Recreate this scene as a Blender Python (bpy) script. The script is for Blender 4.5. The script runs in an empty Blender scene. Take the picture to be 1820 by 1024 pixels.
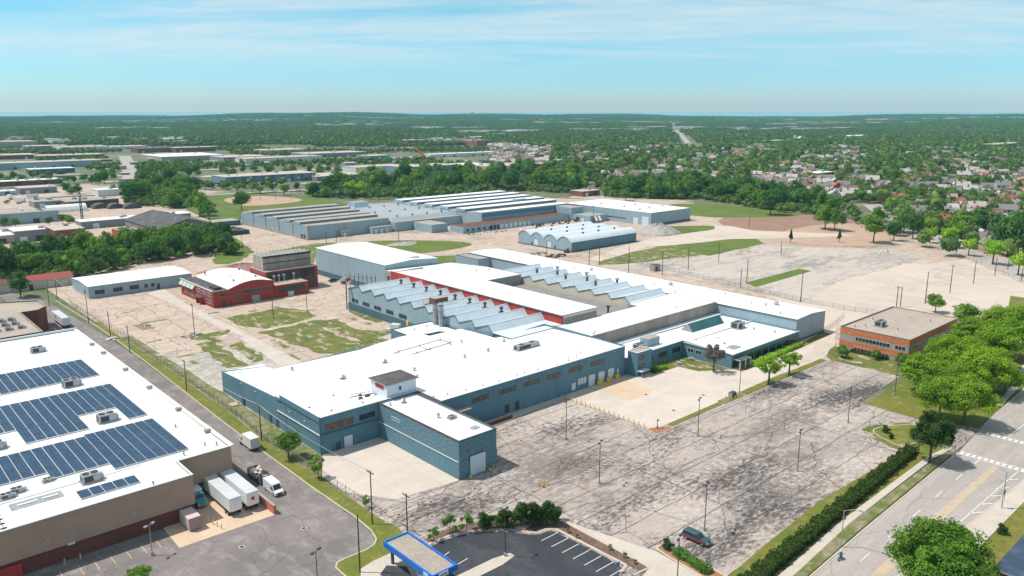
import bpy, math, random
import numpy as np
from mathutils import Vector, Matrix
R=math.radians
S=bpy.context.scene; COL=S.collection
# ------------------------------------------------------------------ camera
FP=1400.0; HY=200.0; CH=80.0                 # focal length / horizon row of the 1820 px photograph, camera height
TH=math.atan2(512-HY,FP); PHI=R(47.9)
cd=bpy.data.cameras.new('camera'); cam=bpy.data.objects.new('camera',cd); COL.objects.link(cam)
cd.sensor_width=36; cd.lens=36*FP/1820; cd.clip_start=1; cd.clip_end=60000
cam.location=(0,0,CH); cam.rotation_euler=(math.pi/2-TH,0,PHI-math.pi/2); S.camera=cam
# ------------------------------------------------------------------ sky, sun, exposure
SUN_EL=R(60); SUN_AZ=R(135)                  # light comes from -X +Y
W=bpy.data.worlds.new('World'); S.world=W; W.use_nodes=True
nt=W.node_tree; N=nt.nodes; L=nt.links; N.clear()
out=N.new('ShaderNodeOutputWorld'); bg=N.new('ShaderNodeBackground'); bg.inputs[1].default_value=0.10
sky=N.new('ShaderNodeTexSky'); sky.sky_type='NISHITA'; sky.sun_disc=False; sky.sun_elevation=SUN_EL
sky.sun_rotation=math.pi/2-SUN_AZ; sky.altitude=200; sky.air_density=1.0; sky.dust_density=0.6; sky.ozone_density=1.5
tc=N.new('ShaderNodeTexCoord'); sep=N.new('ShaderNodeSeparateXYZ'); L.new(tc.outputs['Generated'],sep.inputs[0])
zc_=N.new('ShaderNodeMath'); zc_.operation='MAXIMUM'; L.new(sep.outputs[2],zc_.inputs[0]); zc_.inputs[1].default_value=0.008
cx_=N.new('ShaderNodeCombineXYZ'); L.new(sep.outputs[0],cx_.inputs[0]); L.new(sep.outputs[1],cx_.inputs[1]); L.new(zc_.outputs[0],cx_.inputs[2]); L.new(cx_.outputs[0],sky.inputs['Vector'])
# clouds on a high plane: direction / height
mz=N.new('ShaderNodeMath'); mz.operation='MAXIMUM'; L.new(sep.outputs[2],mz.inputs[0]); mz.inputs[1].default_value=0.02
ad=N.new('ShaderNodeMath'); ad.operation='ADD'; L.new(mz.outputs[0],ad.inputs[0]); ad.inputs[1].default_value=0.10
dv=N.new('ShaderNodeVectorMath'); dv.operation='DIVIDE'; L.new(tc.outputs['Generated'],dv.inputs[0])
cb=N.new('ShaderNodeCombineXYZ'); [L.new(ad.outputs[0],cb.inputs[i]) for i in range(3)]; L.new(cb.outputs[0],dv.inputs[1])
mp=N.new('ShaderNodeMapping'); mp.vector_type='POINT'; mp.inputs['Rotation'].default_value=(0,0,R(-58)); mp.inputs['Scale'].default_value=(0.55,1.9,0.01)
mp.inputs['Location'].default_value=(3.1,0.4,0)
mpr=N.new('ShaderNodeVectorRotate'); mpr.rotation_type='Z_AXIS'; mpr.inputs['Angle'].default_value=R(-47.9+8); L.new(dv.outputs[0],mpr.inputs[0])
mp.inputs['Rotation'].default_value=(0,0,0); mp.inputs['Scale'].default_value=(1.5,0.45,0.01)
L.new(mpr.outputs[0],mp.inputs[0])
def wn(scale,detail,rough,dist):
    n=N.new('ShaderNodeTexNoise'); n.inputs['Scale'].default_value=scale; n.inputs['Detail'].default_value=detail
    n.inputs['Roughness'].default_value=rough; n.inputs['Distortion'].default_value=dist; L.new(mp.outputs[0],n.inputs['Vector']); return n
n1=wn(0.8,9,0.6,0.8); n2=wn(3.2,8,0.62,0.6)
mr=N.new('ShaderNodeMapRange'); L.new(n1.outputs[0],mr.inputs[0]); mr.inputs[1].default_value=0.30; mr.inputs[2].default_value=0.56
mr2=N.new('ShaderNodeMapRange'); L.new(n2.outputs[0],mr2.inputs[0]); mr2.inputs[1].default_value=0.3; mr2.inputs[2].default_value=0.75; mr2.inputs[3].default_value=0.5
mul=N.new('ShaderNodeMath'); mul.operation='MULTIPLY'; L.new(mr.outputs[0],mul.inputs[0]); L.new(mr2.outputs[0],mul.inputs[1])
hz=N.new('ShaderNodeMapRange'); L.new(sep.outputs[2],hz.inputs[0]); hz.inputs[1].default_value=0.045; hz.inputs[2].default_value=0.075
mul2=N.new('ShaderNodeMath'); mul2.operation='MULTIPLY'; L.new(mul.outputs[0],mul2.inputs[0]); L.new(hz.outputs[0],mul2.inputs[1])
fm=N.new('ShaderNodeMath'); fm.operation='MULTIPLY'; L.new(mul2.outputs[0],fm.inputs[0]); fm.inputs[1].default_value=0.8
tint=N.new('ShaderNodeMix'); tint.data_type='RGBA'; tint.blend_type='MULTIPLY'; tint.inputs['Factor'].default_value=1
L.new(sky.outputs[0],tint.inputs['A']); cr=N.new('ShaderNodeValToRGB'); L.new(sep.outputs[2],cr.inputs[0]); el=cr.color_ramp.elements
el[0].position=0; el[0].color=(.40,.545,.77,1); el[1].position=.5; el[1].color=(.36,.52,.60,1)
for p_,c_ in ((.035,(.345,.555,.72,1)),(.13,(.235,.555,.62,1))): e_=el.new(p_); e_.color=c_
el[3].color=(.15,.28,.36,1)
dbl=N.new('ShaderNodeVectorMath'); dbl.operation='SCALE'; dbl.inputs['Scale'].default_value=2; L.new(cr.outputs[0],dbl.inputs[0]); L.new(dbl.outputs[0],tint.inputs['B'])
mx=N.new('ShaderNodeMix'); mx.data_type='RGBA'; L.new(fm.outputs[0],mx.inputs['Factor']); L.new(tint.outputs['Result'],mx.inputs['A'])
mx.inputs['B'].default_value=(6.6,7.4,7.6,1)
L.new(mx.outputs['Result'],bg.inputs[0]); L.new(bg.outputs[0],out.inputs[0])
sd=bpy.data.lights.new('sun','SUN'); sd.energy=4.0; sd.angle=R(0.5); sd.color=(1,0.93,0.84)
so=bpy.data.objects.new('sun',sd); COL.objects.link(so)
sdir=Vector((math.cos(SUN_EL)*math.cos(SUN_AZ),math.cos(SUN_EL)*math.sin(SUN_AZ),math.sin(SUN_EL)))
so.rotation_euler=sdir.to_track_quat('Z','Y').to_euler(); so.location=(0,0,200)
S.view_settings.view_transform='Standard'; S.view_settings.look='None'; S.view_settings.exposure=0.18; S.view_settings.gamma=1
S.cycles.max_bounces=6; S.cycles.transparent_max_bounces=12; S.cycles.volume_bounces=1
# ------------------------------------------------------------------ survey: photograph pixel -> point of the place
st,ct=math.sin(TH),math.cos(TH); cp,sp_=math.cos(PHI),math.sin(PHI)
def ray(px,py):
    dx=(px-910)/FP; dy=-(py-512)/FP; fw=ct+dy*st; up=-st+dy*ct
    return fw*cp+dx*sp_, fw*sp_-dx*cp, up
def G(px,py,z=0.0):
    a,b,u=ray(px,py); t=(z-CH)/u; return (a*t,b*t)
def depth(x,y): return x*cp+y*sp_
def side(x,y): return x*sp_-y*cp
def inview(x,y,m=0):
    d=depth(x,y); return d>60 and abs(side(x,y))<d*0.665+m
rng=np.random.default_rng(7); random.seed(7)
# ------------------------------------------------------------------ materials
def lin(h):
    h=h.lstrip('#'); v=[int(h[i:i+2],16)/255 for i in (0,2,4)]
    return tuple((x/12.92 if x<=.04045 else ((x+.055)/1.055)**2.4) for x in v)+(1,)
def C(c): return lin(c) if isinstance(c,str) else (tuple(c)+(1,))[:4]
MAT={}
def mat(name,base,layers=(),rough=.85,bump=None,metal=0,spec=.3,coord='pos',transl=0,alpha=None):
    """layers: (kind, size_m, colour, lo, hi, strength, stretch)"""
    if name in MAT: return MAT[name]
    m=bpy.data.materials.new(name); MAT[name]=m; m.use_nodes=True; t=m.node_tree; n=t.nodes; l=t.links
    b=n['Principled BSDF']; b.inputs['Roughness'].default_value=rough; b.inputs['Metallic'].default_value=metal
    b.inputs['Specular IOR Level'].default_value=spec
    if coord=='pos': g=n.new('ShaderNodeNewGeometry'); vec=g.outputs['Position']
    else: g=n.new('ShaderNodeTexCoord'); vec=g.outputs['Object']
    cur=None
    def mixin(fac,c):
        nonlocal cur
        x=n.new('ShaderNodeMix'); x.data_type='RGBA'; l.new(fac,x.inputs['Factor'])
        if cur is None: x.inputs['A'].default_value=C(base)
        else: l.new(cur,x.inputs['A'])
        x.inputs['B'].default_value=C(c); cur=x.outputs['Result']
    for i,ly in enumerate(layers):
        kind,size,c,lo,hi,fac=ly[:6]; stt=ly[6] if len(ly)>6 else (1,1,1)
        mp=n.new('ShaderNodeMapping'); mp.inputs['Scale'].default_value=[s/size for s in stt]
        mp.inputs['Location'].default_value=(i*3.7,i*1.9,0); l.new(vec,mp.inputs[0])
        if kind=='noise':
            x=n.new('ShaderNodeTexNoise'); x.inputs['Scale'].default_value=1; x.inputs['Detail'].default_value=7; x.inputs['Roughness'].default_value=.6
            x.inputs['Distortion'].default_value=.3; l.new(mp.outputs[0],x.inputs['Vector']); v=x.outputs[0]
        elif kind=='clust':
            x=n.new('ShaderNodeTexNoise'); x.inputs['Scale'].default_value=1; x.inputs['Detail'].default_value=4; l.new(mp.outputs[0],x.inputs['Vector'])
            mp2=n.new('ShaderNodeMapping'); mp2.inputs['Scale'].default_value=[q/ly[7] for q in stt]; mp2.inputs['Location'].default_value=(i*2.1,7,0); l.new(vec,mp2.inputs[0])
            x2=n.new('ShaderNodeTexNoise'); x2.inputs['Scale'].default_value=1; x2.inputs['Detail'].default_value=8; x2.inputs['Roughness'].default_value=.68; x2.inputs['Distortion'].default_value=.15; l.new(mp2.outputs[0],x2.inputs['Vector'])
            a=n.new('ShaderNodeMath'); a.operation='MULTIPLY_ADD'; l.new(x.outputs[0],a.inputs[0]); a.inputs[1].default_value=ly[8]; l.new(x2.outputs[0],a.inputs[2])
            q=n.new('ShaderNodeMath'); q.operation='SUBTRACT'; l.new(a.outputs[0],q.inputs[0]); q.inputs[1].default_value=ly[8]*.5; v=q.outputs[0]
        elif kind=='crack':
            d=n.new('ShaderNodeTexNoise'); d.inputs['Scale'].default_value=1.7; d.inputs['Detail'].default_value=4; l.new(mp.outputs[0],d.inputs['Vector'])
            a=n.new('ShaderNodeVectorMath'); a.operation='MULTIPLY_ADD'; l.new(d.outputs['Color'],a.inputs[0]); a.inputs[1].default_value=(.35,.35,0); l.new(mp.outputs[0],a.inputs[2])
            x=n.new('ShaderNodeTexVoronoi'); x.feature='DISTANCE_TO_EDGE'; x.inputs['Scale'].default_value=1; x.voronoi_dimensions='2D'; l.new(a.outputs[0],x.inputs['Vector'])
            v=x.outputs['Distance']
        elif kind in('gridx','gridy','gridz'):
            d=n.new('ShaderNodeTexNoise'); d.inputs['Scale'].default_value=.12; d.inputs['Detail'].default_value=3; l.new(vec,d.inputs['Vector'])
            wob=ly[7] if len(ly)>7 else .12
            sx=n.new('ShaderNodeSeparateXYZ'); l.new(mp.outputs[0],sx.inputs[0])
            a=n.new('ShaderNodeMath'); a.operation='MULTIPLY_ADD'; l.new(d.outputs[0],a.inputs[0]); a.inputs[1].default_value=wob; l.new(sx.outputs['xyz'.index(kind[-1])],a.inputs[2])
            p=n.new('ShaderNodeMath'); p.operation='PINGPONG'; l.new(a.outputs[0],p.inputs[0]); p.inputs[1].default_value=.5; v=p.outputs[0]
        elif kind=='rand':
            x=n.new('ShaderNodeObjectInfo'); v=x.outputs['Random']
        elif kind=='brick':
            x=n.new('ShaderNodeTexVoronoi'); x.feature='F1'; x.distance='CHEBYCHEV'; x.inputs['Scale'].default_value=1; x.inputs['Randomness'].default_value=.3; l.new(mp.outputs[0],x.inputs['Vector'])
            sc=n.new('ShaderNodeSeparateColor'); l.new(x.outputs['Color'],sc.inputs[0]); v=sc.outputs[0]
        r=n.new('ShaderNodeMapRange'); l.new(v,r.inputs[0]); r.inputs[1].default_value=lo; r.inputs[2].default_value=hi
        r.inputs[3].default_value=0; r.inputs[4].default_value=fac
        if lo>hi: r.inputs[1].default_value=hi; r.inputs[2].default_value=lo; r.inputs[3].default_value=fac; r.inputs[4].default_value=0
        mixin(r.outputs[0],c)
    if cur is None: b.inputs['Base Color'].default_value=C(base)
    else: l.new(cur,b.inputs['Base Color'])
    if bump:
        size,stren,dist=bump[:3]; stt=bump[3] if len(bump)>3 else (1,1,1)
        mp=n.new('ShaderNodeMapping'); mp.inputs['Scale'].default_value=[s/size for s in stt]; l.new(vec,mp.inputs[0])
        x=n.new('ShaderNodeTexNoise'); x.inputs['Scale'].default_value=1; x.inputs['Detail'].default_value=3; l.new(mp.outputs[0],x.inputs['Vector'])
        bp=n.new('ShaderNodeBump'); bp.inputs['Strength'].default_value=stren; bp.inputs['Distance'].default_value=dist
        l.new(x.outputs[0],bp.inputs['Height']); l.new(bp.outputs[0],b.inputs['Normal'])
    if transl:
        o=n['Material Output']; tr=n.new('ShaderNodeBsdfTranslucent'); ms=n.new('ShaderNodeMixShader'); ms.inputs[0].default_value=transl
        if cur is not None: l.new(cur,tr.inputs[0])
        else: tr.inputs[0].default_value=C(base)
        l.new(b.outputs[0],ms.inputs[1]); l.new(tr.outputs[0],ms.inputs[2]); l.new(ms.outputs[0],o.inputs[0])
    if alpha is not None: b.inputs['Alpha'].default_value=alpha
    return m
# ground surfaces
g_ground=mat('urban_ground',(.15,.16,.09),[('noise',60,(.30,.27,.22),.48,.6,.9),('noise',9,(.07,.11,.035),.42,.62,.9),('noise',2,(.2,.2,.14),.5,.75,.4)])
g_grass=mat('lawn',(.185,.18,.032),[('noise',14,(.115,.155,.022),.4,.6,.85),('noise',3,(.255,.235,.06),.5,.68,.8),('noise',1.1,(.07,.10,.018),.5,.7,.6),('noise',5,(.30,.235,.12),.62,.72,.6)],bump=(.5,.6,.25))
g_field=mat('field_grass',(.125,.175,.026),[('noise',22,(.08,.125,.02),.42,.66,.85),('noise',5,(.19,.20,.07),.5,.75,.6),('noise',1.5,(.05,.085,.014),.5,.7,.5)])
g_weeds=mat('weedy_ground',(.24,.21,.12),[('noise',6,(.12,.16,.035),.42,.58,.95),('noise',2,(.34,.30,.22),.5,.66,.8),('noise',.9,(.1,.085,.045),.55,.7,.6)])
g_patchgrass=mat('patchy_grass',(.15,.165,.035),[('noise',7,(.085,.12,.022),.42,.6,.85),('noise',3.2,(.44,.37,.29),.56,.60,.92,(1,.55,1)),('noise',1.5,(.26,.22,.10),.50,.66,.7),('noise',.8,(.06,.09,.018),.55,.7,.6)])
g_yard=mat('yard_concrete',(.53,.41,.335),[('noise',34,(.44,.345,.285),.42,.60,.85),('noise',7,(.58,.485,.395),.45,.62,.8,(.7,1.3,1)),('noise',3.6,(.30,.23,.175),.58,.72,.65,(1.5,.6,1)),('crack',8,(.09,.08,.055),.020,.006,.8),('gridx',9.1,(.13,.11,.08),.018,.007,.7,(1,1,1),.22),('gridy',6.1,(.13,.11,.08),.022,.008,.7,(1,1,1),.3),('clust',26,(.17,.15,.11),.60,.70,.8,(1,1,1),2.2,1.0),('noise',2.1,(.15,.17,.06),.655,.70,.75),('noise',1.2,(.36,.30,.24),.5,.72,.55),('noise',90,(.44,.33,.26),.5,.66,.5)])
g_rubble=mat('rubble_lot',(.47,.43,.38),[('noise',12,(.30,.285,.26),.45,.62,.8),('noise',4,(.56,.52,.47),.45,.62,.8),('crack',4.2,(.09,.10,.04),.028,.004,.85),('noise',2.0,(.12,.14,.045),.60,.68,.85),('noise',.8,(.22,.18,.14),.58,.72,.7)])
g_pale=mat('pale_gravel',(.57,.48,.405),[('noise',40,(.50,.42,.355),.4,.65,.9),('clust',50,(.36,.315,.28),.56,.72,.6,(.4,1.6,1),5,.8),('noise',7,(.62,.535,.46),.45,.62,.6,(1,.35,1)),('noise',5,(.44,.39,.34),.62,.74,.5,(1,.3,1)),('noise',1.5,(.56,.5,.43),.5,.72,.4)])
g_greylot=mat('grey_cracked_lot',(.50,.435,.385),[('clust',40,(.34,.305,.28),.47,.62,.8,(.5,1.5,1),7,1.0),('clust',26,(.20,.18,.165),.58,.70,.75,(.5,1.5,1),3,1.1),('noise',5,(.59,.51,.45),.52,.68,.7,(.6,1.4,1)),('crack',14,(.14,.13,.12),.005,.0015,.6),('gridy',8,(.2,.18,.16),.012,.004,.5,(1,1,1),.2)])
g_lot=mat('stained_parking_concrete',(.46,.39,.345),[('noise',20,(.38,.325,.285),.40,.62,.7),('noise',2.2,(.49,.43,.385),.48,.66,.75,(.6,1.4,1)),
   ('gridy',17.5,(.25,.23,.22),.20,.46,.38,(1,1,1),.25),
   ('clust',32,(.16,.14,.13),.46,.66,.76,(.7,1.3,1),2.6,1.0),('clust',26,(.05,.046,.048),.53,.70,.88,(.7,1.4,1),1.15,1.25),('clust',20,(.58,.52,.475),.53,.68,.75,(.8,1.3,1),1.3,.6),
   ('noise',5,(.44,.33,.28),.66,.75,.35),('noise',.45,(.16,.15,.15),.54,.70,.55),
   ('crack',15,(.045,.043,.043),.0068,.003,.92),('gridy',7.6,(.045,.04,.04),.017,.008,.92,(1,1,1),.16),('gridx',27,(.055,.05,.05),.005,.002,.9,(1,1,1),.10)])
g_dock=mat('dock_yard_concrete',(.60,.525,.455),[('noise',14,(.53,.46,.40),.4,.62,.8),('noise',4,(.64,.57,.505),.45,.65,.6,(.6,1.4,1)),('gridx',10,(.30,.27,.24),.006,.002,.7,(1,1,1),.05),('crack',13,(.3,.27,.24),.004,.001,.6),('noise',1.2,(.44,.39,.35),.6,.75,.4)])
g_ramp=mat('orange_concrete',(.62,.47,.34),[('noise',5,(.54,.41,.30),.4,.65,.8),('noise',1,(.68,.54,.42),.5,.7,.5)])
g_alley=mat('alley_asphalt',(.235,.205,.195),[('noise',16,(.17,.152,.15),.42,.62,.85),('noise',3,(.33,.30,.285),.5,.66,.7,(1,.6,1)),('noise',1.1,(.13,.125,.13),.55,.7,.6),('crack',10,(.07,.07,.07),.008,.002,.8),('gridy',7,(.10,.095,.095),.006,.002,.55,(1,1,1),.5)])
g_newasph=mat('fresh_asphalt',(.045,.05,.06),[('noise',9,(.085,.09,.10),.48,.66,.8,(1,.5,1)),('noise',1.2,(.032,.035,.042),.5,.7,.7),('noise',3,(.13,.13,.135),.66,.75,.5)])
g_street=mat('street_asphalt',(.42,.375,.345),[('noise',20,(.33,.295,.275),.42,.62,.8,(.2,2,1)),('noise',3,(.47,.43,.40),.5,.66,.6,(.2,1.6,1)),('crack',14,(.10,.10,.10),.005,.0015,.7),('gridx',12,(.16,.15,.15),.003,.001,.5,(1,1,1),.3),('noise',.8,(.22,.21,.2),.55,.7,.45)])
g_walk=mat('pavement_concrete',(.56,.50,.43),[('noise',6,(.48,.43,.37),.42,.62,.8),('gridx',1.6,(.33,.30,.27),.02,.01,.5,(1,1,1),0),('noise',.8,(.62,.56,.49),.5,.7,.5)])
g_kerb=mat('kerb_concrete',(.58,.49,.40),[('noise',3,(.47,.40,.33),.42,.62,.8)])
g_dirt=mat('bare_earth',(.29,.175,.125),[('noise',30,(.35,.215,.15),.4,.65,.9),('noise',6,(.235,.14,.10),.45,.65,.7),('noise',1.5,(.39,.26,.19),.55,.72,.5)])
g_tan=mat('tan_earth',(.47,.325,.235),[('noise',16,(.42,.28,.2),.4,.65,.9),('noise',3,(.54,.41,.31),.5,.7,.6,(1,.4,1))])
g_mulch=mat('mulch',(.16,.10,.085),[('noise',.5,(.28,.18,.15),.5,.66,.9),('noise',3,(.10,.07,.06),.5,.7,.6)],bump=(.3,.8,.2))
g_redmulch=mat('red_mulch',(.34,.16,.09),[('noise',.5,(.45,.26,.16),.5,.66,.9)],bump=(.3,.8,.2))
m_white=mat('white_paint',(.78,.76,.72),[('noise',.6,(.45,.43,.41),.55,.75,.7)])
m_yell=mat('yellow_paint',(.62,.42,.22),[('noise',.8,(.5,.38,.27),.45,.7,.8)])
m_med=mat('faded_yellow_median',(.55,.42,.29),[('noise',2.5,(.43,.37,.31),.42,.60,.95),('noise',.6,(.60,.45,.30),.5,.7,.5)])
# buildings
m_roof=mat('white_roof_membrane',(.80,.80,.79),[('noise',18,(.70,.70,.69),.52,.7,.6),('noise',6,(.52,.50,.48),.60,.74,.55,(.35,1.7,1)),('noise',1.6,(.36,.34,.32),.67,.74,.6,(.3,1.9,1)),('gridx',3.0,(.62,.62,.61),.012,.004,.45,(1,1,1),.0),('gridy',22,(.6,.6,.6),.003,.001,.5,(1,1,1),.2)],rough=.6)
m_roofd=mat('white_roof_plain',(.77,.78,.78),[('noise',7,(.64,.65,.65),.5,.72,.6),('noise',1.5,(.52,.52,.52),.68,.78,.4)],rough=.6)
m_tan=mat('tan_gravel_roof',(.42,.36,.30),[('noise',12,(.34,.29,.25),.42,.62,.8),('noise',2,(.48,.41,.35),.5,.7,.6),('noise',4,(.2,.17,.15),.64,.74,.5)])
m_dark=mat('dark_tar_roof',(.085,.08,.085),[('noise',5,(.16,.15,.15),.45,.66,.8),('noise',1.5,(.30,.28,.27),.66,.74,.6)])
m_blk=mat('painted_block_blue',(.125,.24,.30),[('noise',6,(.10,.20,.255),.4,.65,.7),('noise',1.2,(.12,.24,.315),.5,.7,.45),('gridz',1.22,(.065,.14,.19),.03,.015,.5,(1,1,1),0),('noise',1.1,(.05,.10,.135),.57,.72,.55,(1,1,.10)),('noise',.9,(.20,.31,.37),.62,.76,.35,(1,1,.15))],bump=(.4,.25,.05))
m_split=mat('split_face_block_blue',(.12,.22,.27),[('noise',.5,(.22,.36,.41),.50,.58,.8,(1.2,1.2,2)),('noise',.3,(.06,.12,.15),.54,.6,.7),('gridz',.6,(.07,.13,.16),.08,.03,.5,(1,1,1),0)],bump=(.4,1,.25))
m_sid=mat('steel_siding_blue',(.31,.415,.47),[('noise',9,(.265,.365,.425),.42,.62,.7),('gridx',1.0,(.22,.33,.40),.08,.03,.35,(1,1,1),0),('gridy',1.0,(.22,.33,.40),.08,.03,.35,(1,1,1),0),('noise',2,(.33,.46,.53),.55,.72,.4,(1,1,.2)),('noise',1.3,(.19,.28,.34),.60,.74,.45,(1,1,.08)),('gridx',7.5,(.17,.25,.31),.02,.01,.6,(1,1,1),0),('gridy',7.5,(.17,.25,.31),.02,.01,.6,(1,1,1),0)],rough=.5)
m_lsid=mat('pale_steel_roof',(.66,.72,.76),[('noise',6,(.57,.65,.70),.42,.64,.7),('gridx',.9,(.46,.56,.63),.07,.03,.4,(1,1,1),0),('noise',1.5,(.62,.71,.76),.55,.7,.5)],rough=.45)
m_glz=mat('whitened_north_light_glass',(.63,.71,.76),[('noise',5,(.54,.63,.69),.42,.62,.8),('gridx',1.5,(.38,.48,.55),.03,.012,.5,(1,1,1),0),('noise',1.2,(.60,.69,.74),.55,.7,.5)],rough=.35)
m_dbase=mat('dark_blue_base',(.075,.14,.185),[('noise',3,(.095,.165,.21),.45,.65,.6)])
m_cream=mat('cream_siding',(.60,.56,.45),[('noise',5,(.52,.48,.39),.45,.65,.7)])
m_redw=mat('red_panel',(.42,.055,.045),[('noise',4,(.33,.045,.04),.45,.65,.7),('noise',1.5,(.5,.12,.09),.62,.72,.4)])
m_brk=mat('painted_red_brick',(.36,.055,.045),[('noise',5,(.28,.045,.04),.42,.62,.8),('noise',1,(.43,.10,.075),.55,.7,.5),('gridz',.3,(.26,.05,.045),.1,.05,.25,(1,1,1),0)])
m_obrk=mat('orange_brick',(.52,.16,.075),[('brick',.45,(.68,.26,.13),.2,.8,.7,(1,1,1.6)),('noise',.5,(.24,.07,.045),.55,.68,.6)])
m_pink=mat('beige_brick',(.42,.29,.215),[('noise',8,(.29,.20,.16),.42,.62,.6),('brick',.5,(.40,.29,.235),.3,.9,.4,(1,1,2)),('gridz',.4,(.26,.18,.15),.08,.04,.25,(1,1,1),0)])
m_dbrk=mat('dark_red_brick',(.16,.055,.045),[('noise',5,(.125,.045,.04),.42,.62,.7),('brick',.5,(.2,.075,.06),.3,.9,.5,(1,1,2))])
m_gry=mat('grey_concrete',(.36,.35,.33),[('noise',6,(.28,.275,.26),.42,.62,.7),('noise',1.5,(.42,.41,.39),.55,.7,.4)])
m_cor=mat('corrugated_grey',(.29,.26,.23),[('noise',4,(.42,.35,.28),.45,.6,.8,(1,1,.2)),('noise',1.5,(.2,.2,.2),.6,.7,.6,(1,1,.2))])
m_trim=mat('trim_dark',(.07,.11,.13))
m_wtrim=mat('pale_trim',(.60,.64,.64))
m_glass=mat('dark_glass',(.02,.03,.035),rough=.12,spec=.6)
m_gold=mat('bronze_film_glass',(.16,.095,.05),[('noise',1.2,(.07,.045,.03),.45,.6,.9)],rough=.25,spec=.5)
m_door=mat('roller_door_white',(.62,.70,.74),[('gridz',.55,(.48,.56,.60),.06,.02,.6,(1,1,1),0)],rough=.5)
m_ddoor=mat('painted_dark_door',(.05,.10,.13))
m_metal=mat('galvanised_metal',(.42,.44,.45),[('noise',1,(.30,.31,.32),.45,.65,.7)],rough=.45,metal=.4)
m_dmetal=mat('dark_metal',(.06,.06,.065),rough=.6)
m_rust=mat('rusty_metal',(.14,.06,.04),[('noise',.7,(.25,.13,.09),.5,.65,.8)])
m_wood=mat('weathered_pole_wood',(.085,.062,.05),[('noise',1,(.14,.11,.09),.5,.7,.7,(1,1,.1))])
m_wire=mat('bright_wire',(.62,.64,.65),rough=.4)
m_safety=mat('safety_yellow',(.75,.47,.03),[('noise',.4,(.55,.33,.03),.55,.7,.6)])
m_orange=mat('safety_orange',(.75,.13,.02))
m_pv=mat('solar_cells',(.03,.07,.13),[('noise',1.7,(.05,.11,.18),.4,.65,.8),('gridx',1.02,(.012,.03,.06),.08,.03,.6,(1,1,1),0)],rough=.18,spec=.7)
m_brightblue=mat('bank_blue',(.01,.17,.62),[('gridx',.5,(.006,.11,.45),.1,.04,.7,(1,1,1),0),('gridy',.5,(.006,.11,.45),.1,.04,.7,(1,1,1),0)],rough=.4)
m_pebble=mat('pebble_roof',(.36,.31,.26),[('noise',.35,(.52,.46,.40),.5,.62,.8),('noise',3,(.29,.25,.215),.45,.65,.6)])
m_vwhite=mat('vehicle_white',(.74,.76,.76),[('noise',1.2,(.62,.64,.64),.5,.75,.5)],rough=.35,spec=.5)
m_valu=mat('trailer_roof_grey',(.60,.63,.66),[('noise',2,(.50,.53,.55),.45,.65,.7)],rough=.4)
m_vteal=mat('vehicle_teal',(.05,.30,.33),rough=.3,spec=.5)
m_tyre=mat('tyre_rubber',(.02,.02,.022),rough=.9)
m_rim=mat('wheel_rim',(.5,.5,.5),rough=.4,metal=.5)
m_lamp=mat('lamp_lens',(.8,.8,.75),rough=.2)
m_tail=mat('tail_lens',(.45,.02,.02),rough=.3)
m_mar=mat('maroon_panel',(.28,.03,.055),rough=.35,spec=.5)
m_dteal=mat('dark_teal_paint',(.025,.085,.10),rough=.25,spec=.6)
m_dumpblue=mat('skip_blue_steel',(.06,.11,.14),[('noise',.8,(.10,.09,.08),.55,.7,.7)])
m_card=mat('cardboard_debris',(.48,.30,.18),[('noise',.6,(.62,.42,.28),.45,.65,.8)])
m_skin=mat('skin',(.45,.25,.17)); m_cloth=mat('teal_jacket',(.05,.22,.24)); m_jean=mat('dark_trousers',(.03,.035,.05))
m_bark=mat('bark',(.10,.075,.055),[('noise',.5,(.16,.125,.095),.45,.65,.7,(1,1,.2))])
m_slate=mat('glossy_blue_panels',(.03,.055,.10),[('noise',3,(.10,.15,.21),.5,.7,.7)],rough=.2,spec=.6)
def leafmat(name,c,c2,cr,k=2.15):
    c=tuple(x*k for x in c); c2=tuple(x*k for x in c2); cr=tuple(x*k for x in cr)
    return mat(name,c,[('noise',2.2,c2,.40,.62,.85),('rand',1,cr,.0,1.0,.75),('noise',.8,tuple(x*1.5 for x in c),.58,.70,.55)],rough=.7,transl=.28,coord='obj',spec=.2)
lf_mid=leafmat('leaves_green',(.060,.125,.020),(.035,.080,.014),(.095,.165,.020))
lf_dark=leafmat('leaves_deep',(.030,.080,.018),(.020,.050,.013),(.045,.105,.022))
lf_lime=leafmat('leaves_lime',(.140,.250,.020),(.085,.170,.015),(.175,.275,.020))
lf_yg=leafmat('leaves_near_bright',(.105,.185,.014),(.048,.105,.010),(.14,.215,.012))
lf_map=leafmat('maple_leaves',(.075,.145,.014),(.03,.075,.009),(.08,.15,.014))
lf_brown=leafmat('leaves_purple_brown',(.105,.085,.055),(.055,.045,.035),(.09,.08,.05))
lf_con=leafmat('needles',(.020,.050,.022),(.015,.035,.016),(.03,.06,.022))
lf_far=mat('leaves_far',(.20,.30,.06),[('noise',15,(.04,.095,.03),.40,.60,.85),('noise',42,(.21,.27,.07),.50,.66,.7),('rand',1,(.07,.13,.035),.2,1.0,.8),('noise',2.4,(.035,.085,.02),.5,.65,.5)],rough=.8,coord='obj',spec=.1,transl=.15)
lf_shr=leafmat('shrub_leaves',(.040,.085,.018),(.022,.048,.012),(.05,.09,.016),1.35)
lf_hedge=leafmat('hedge_leaves',(.050,.090,.016),(.025,.052,.010),(.055,.09,.014),1.2)
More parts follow.
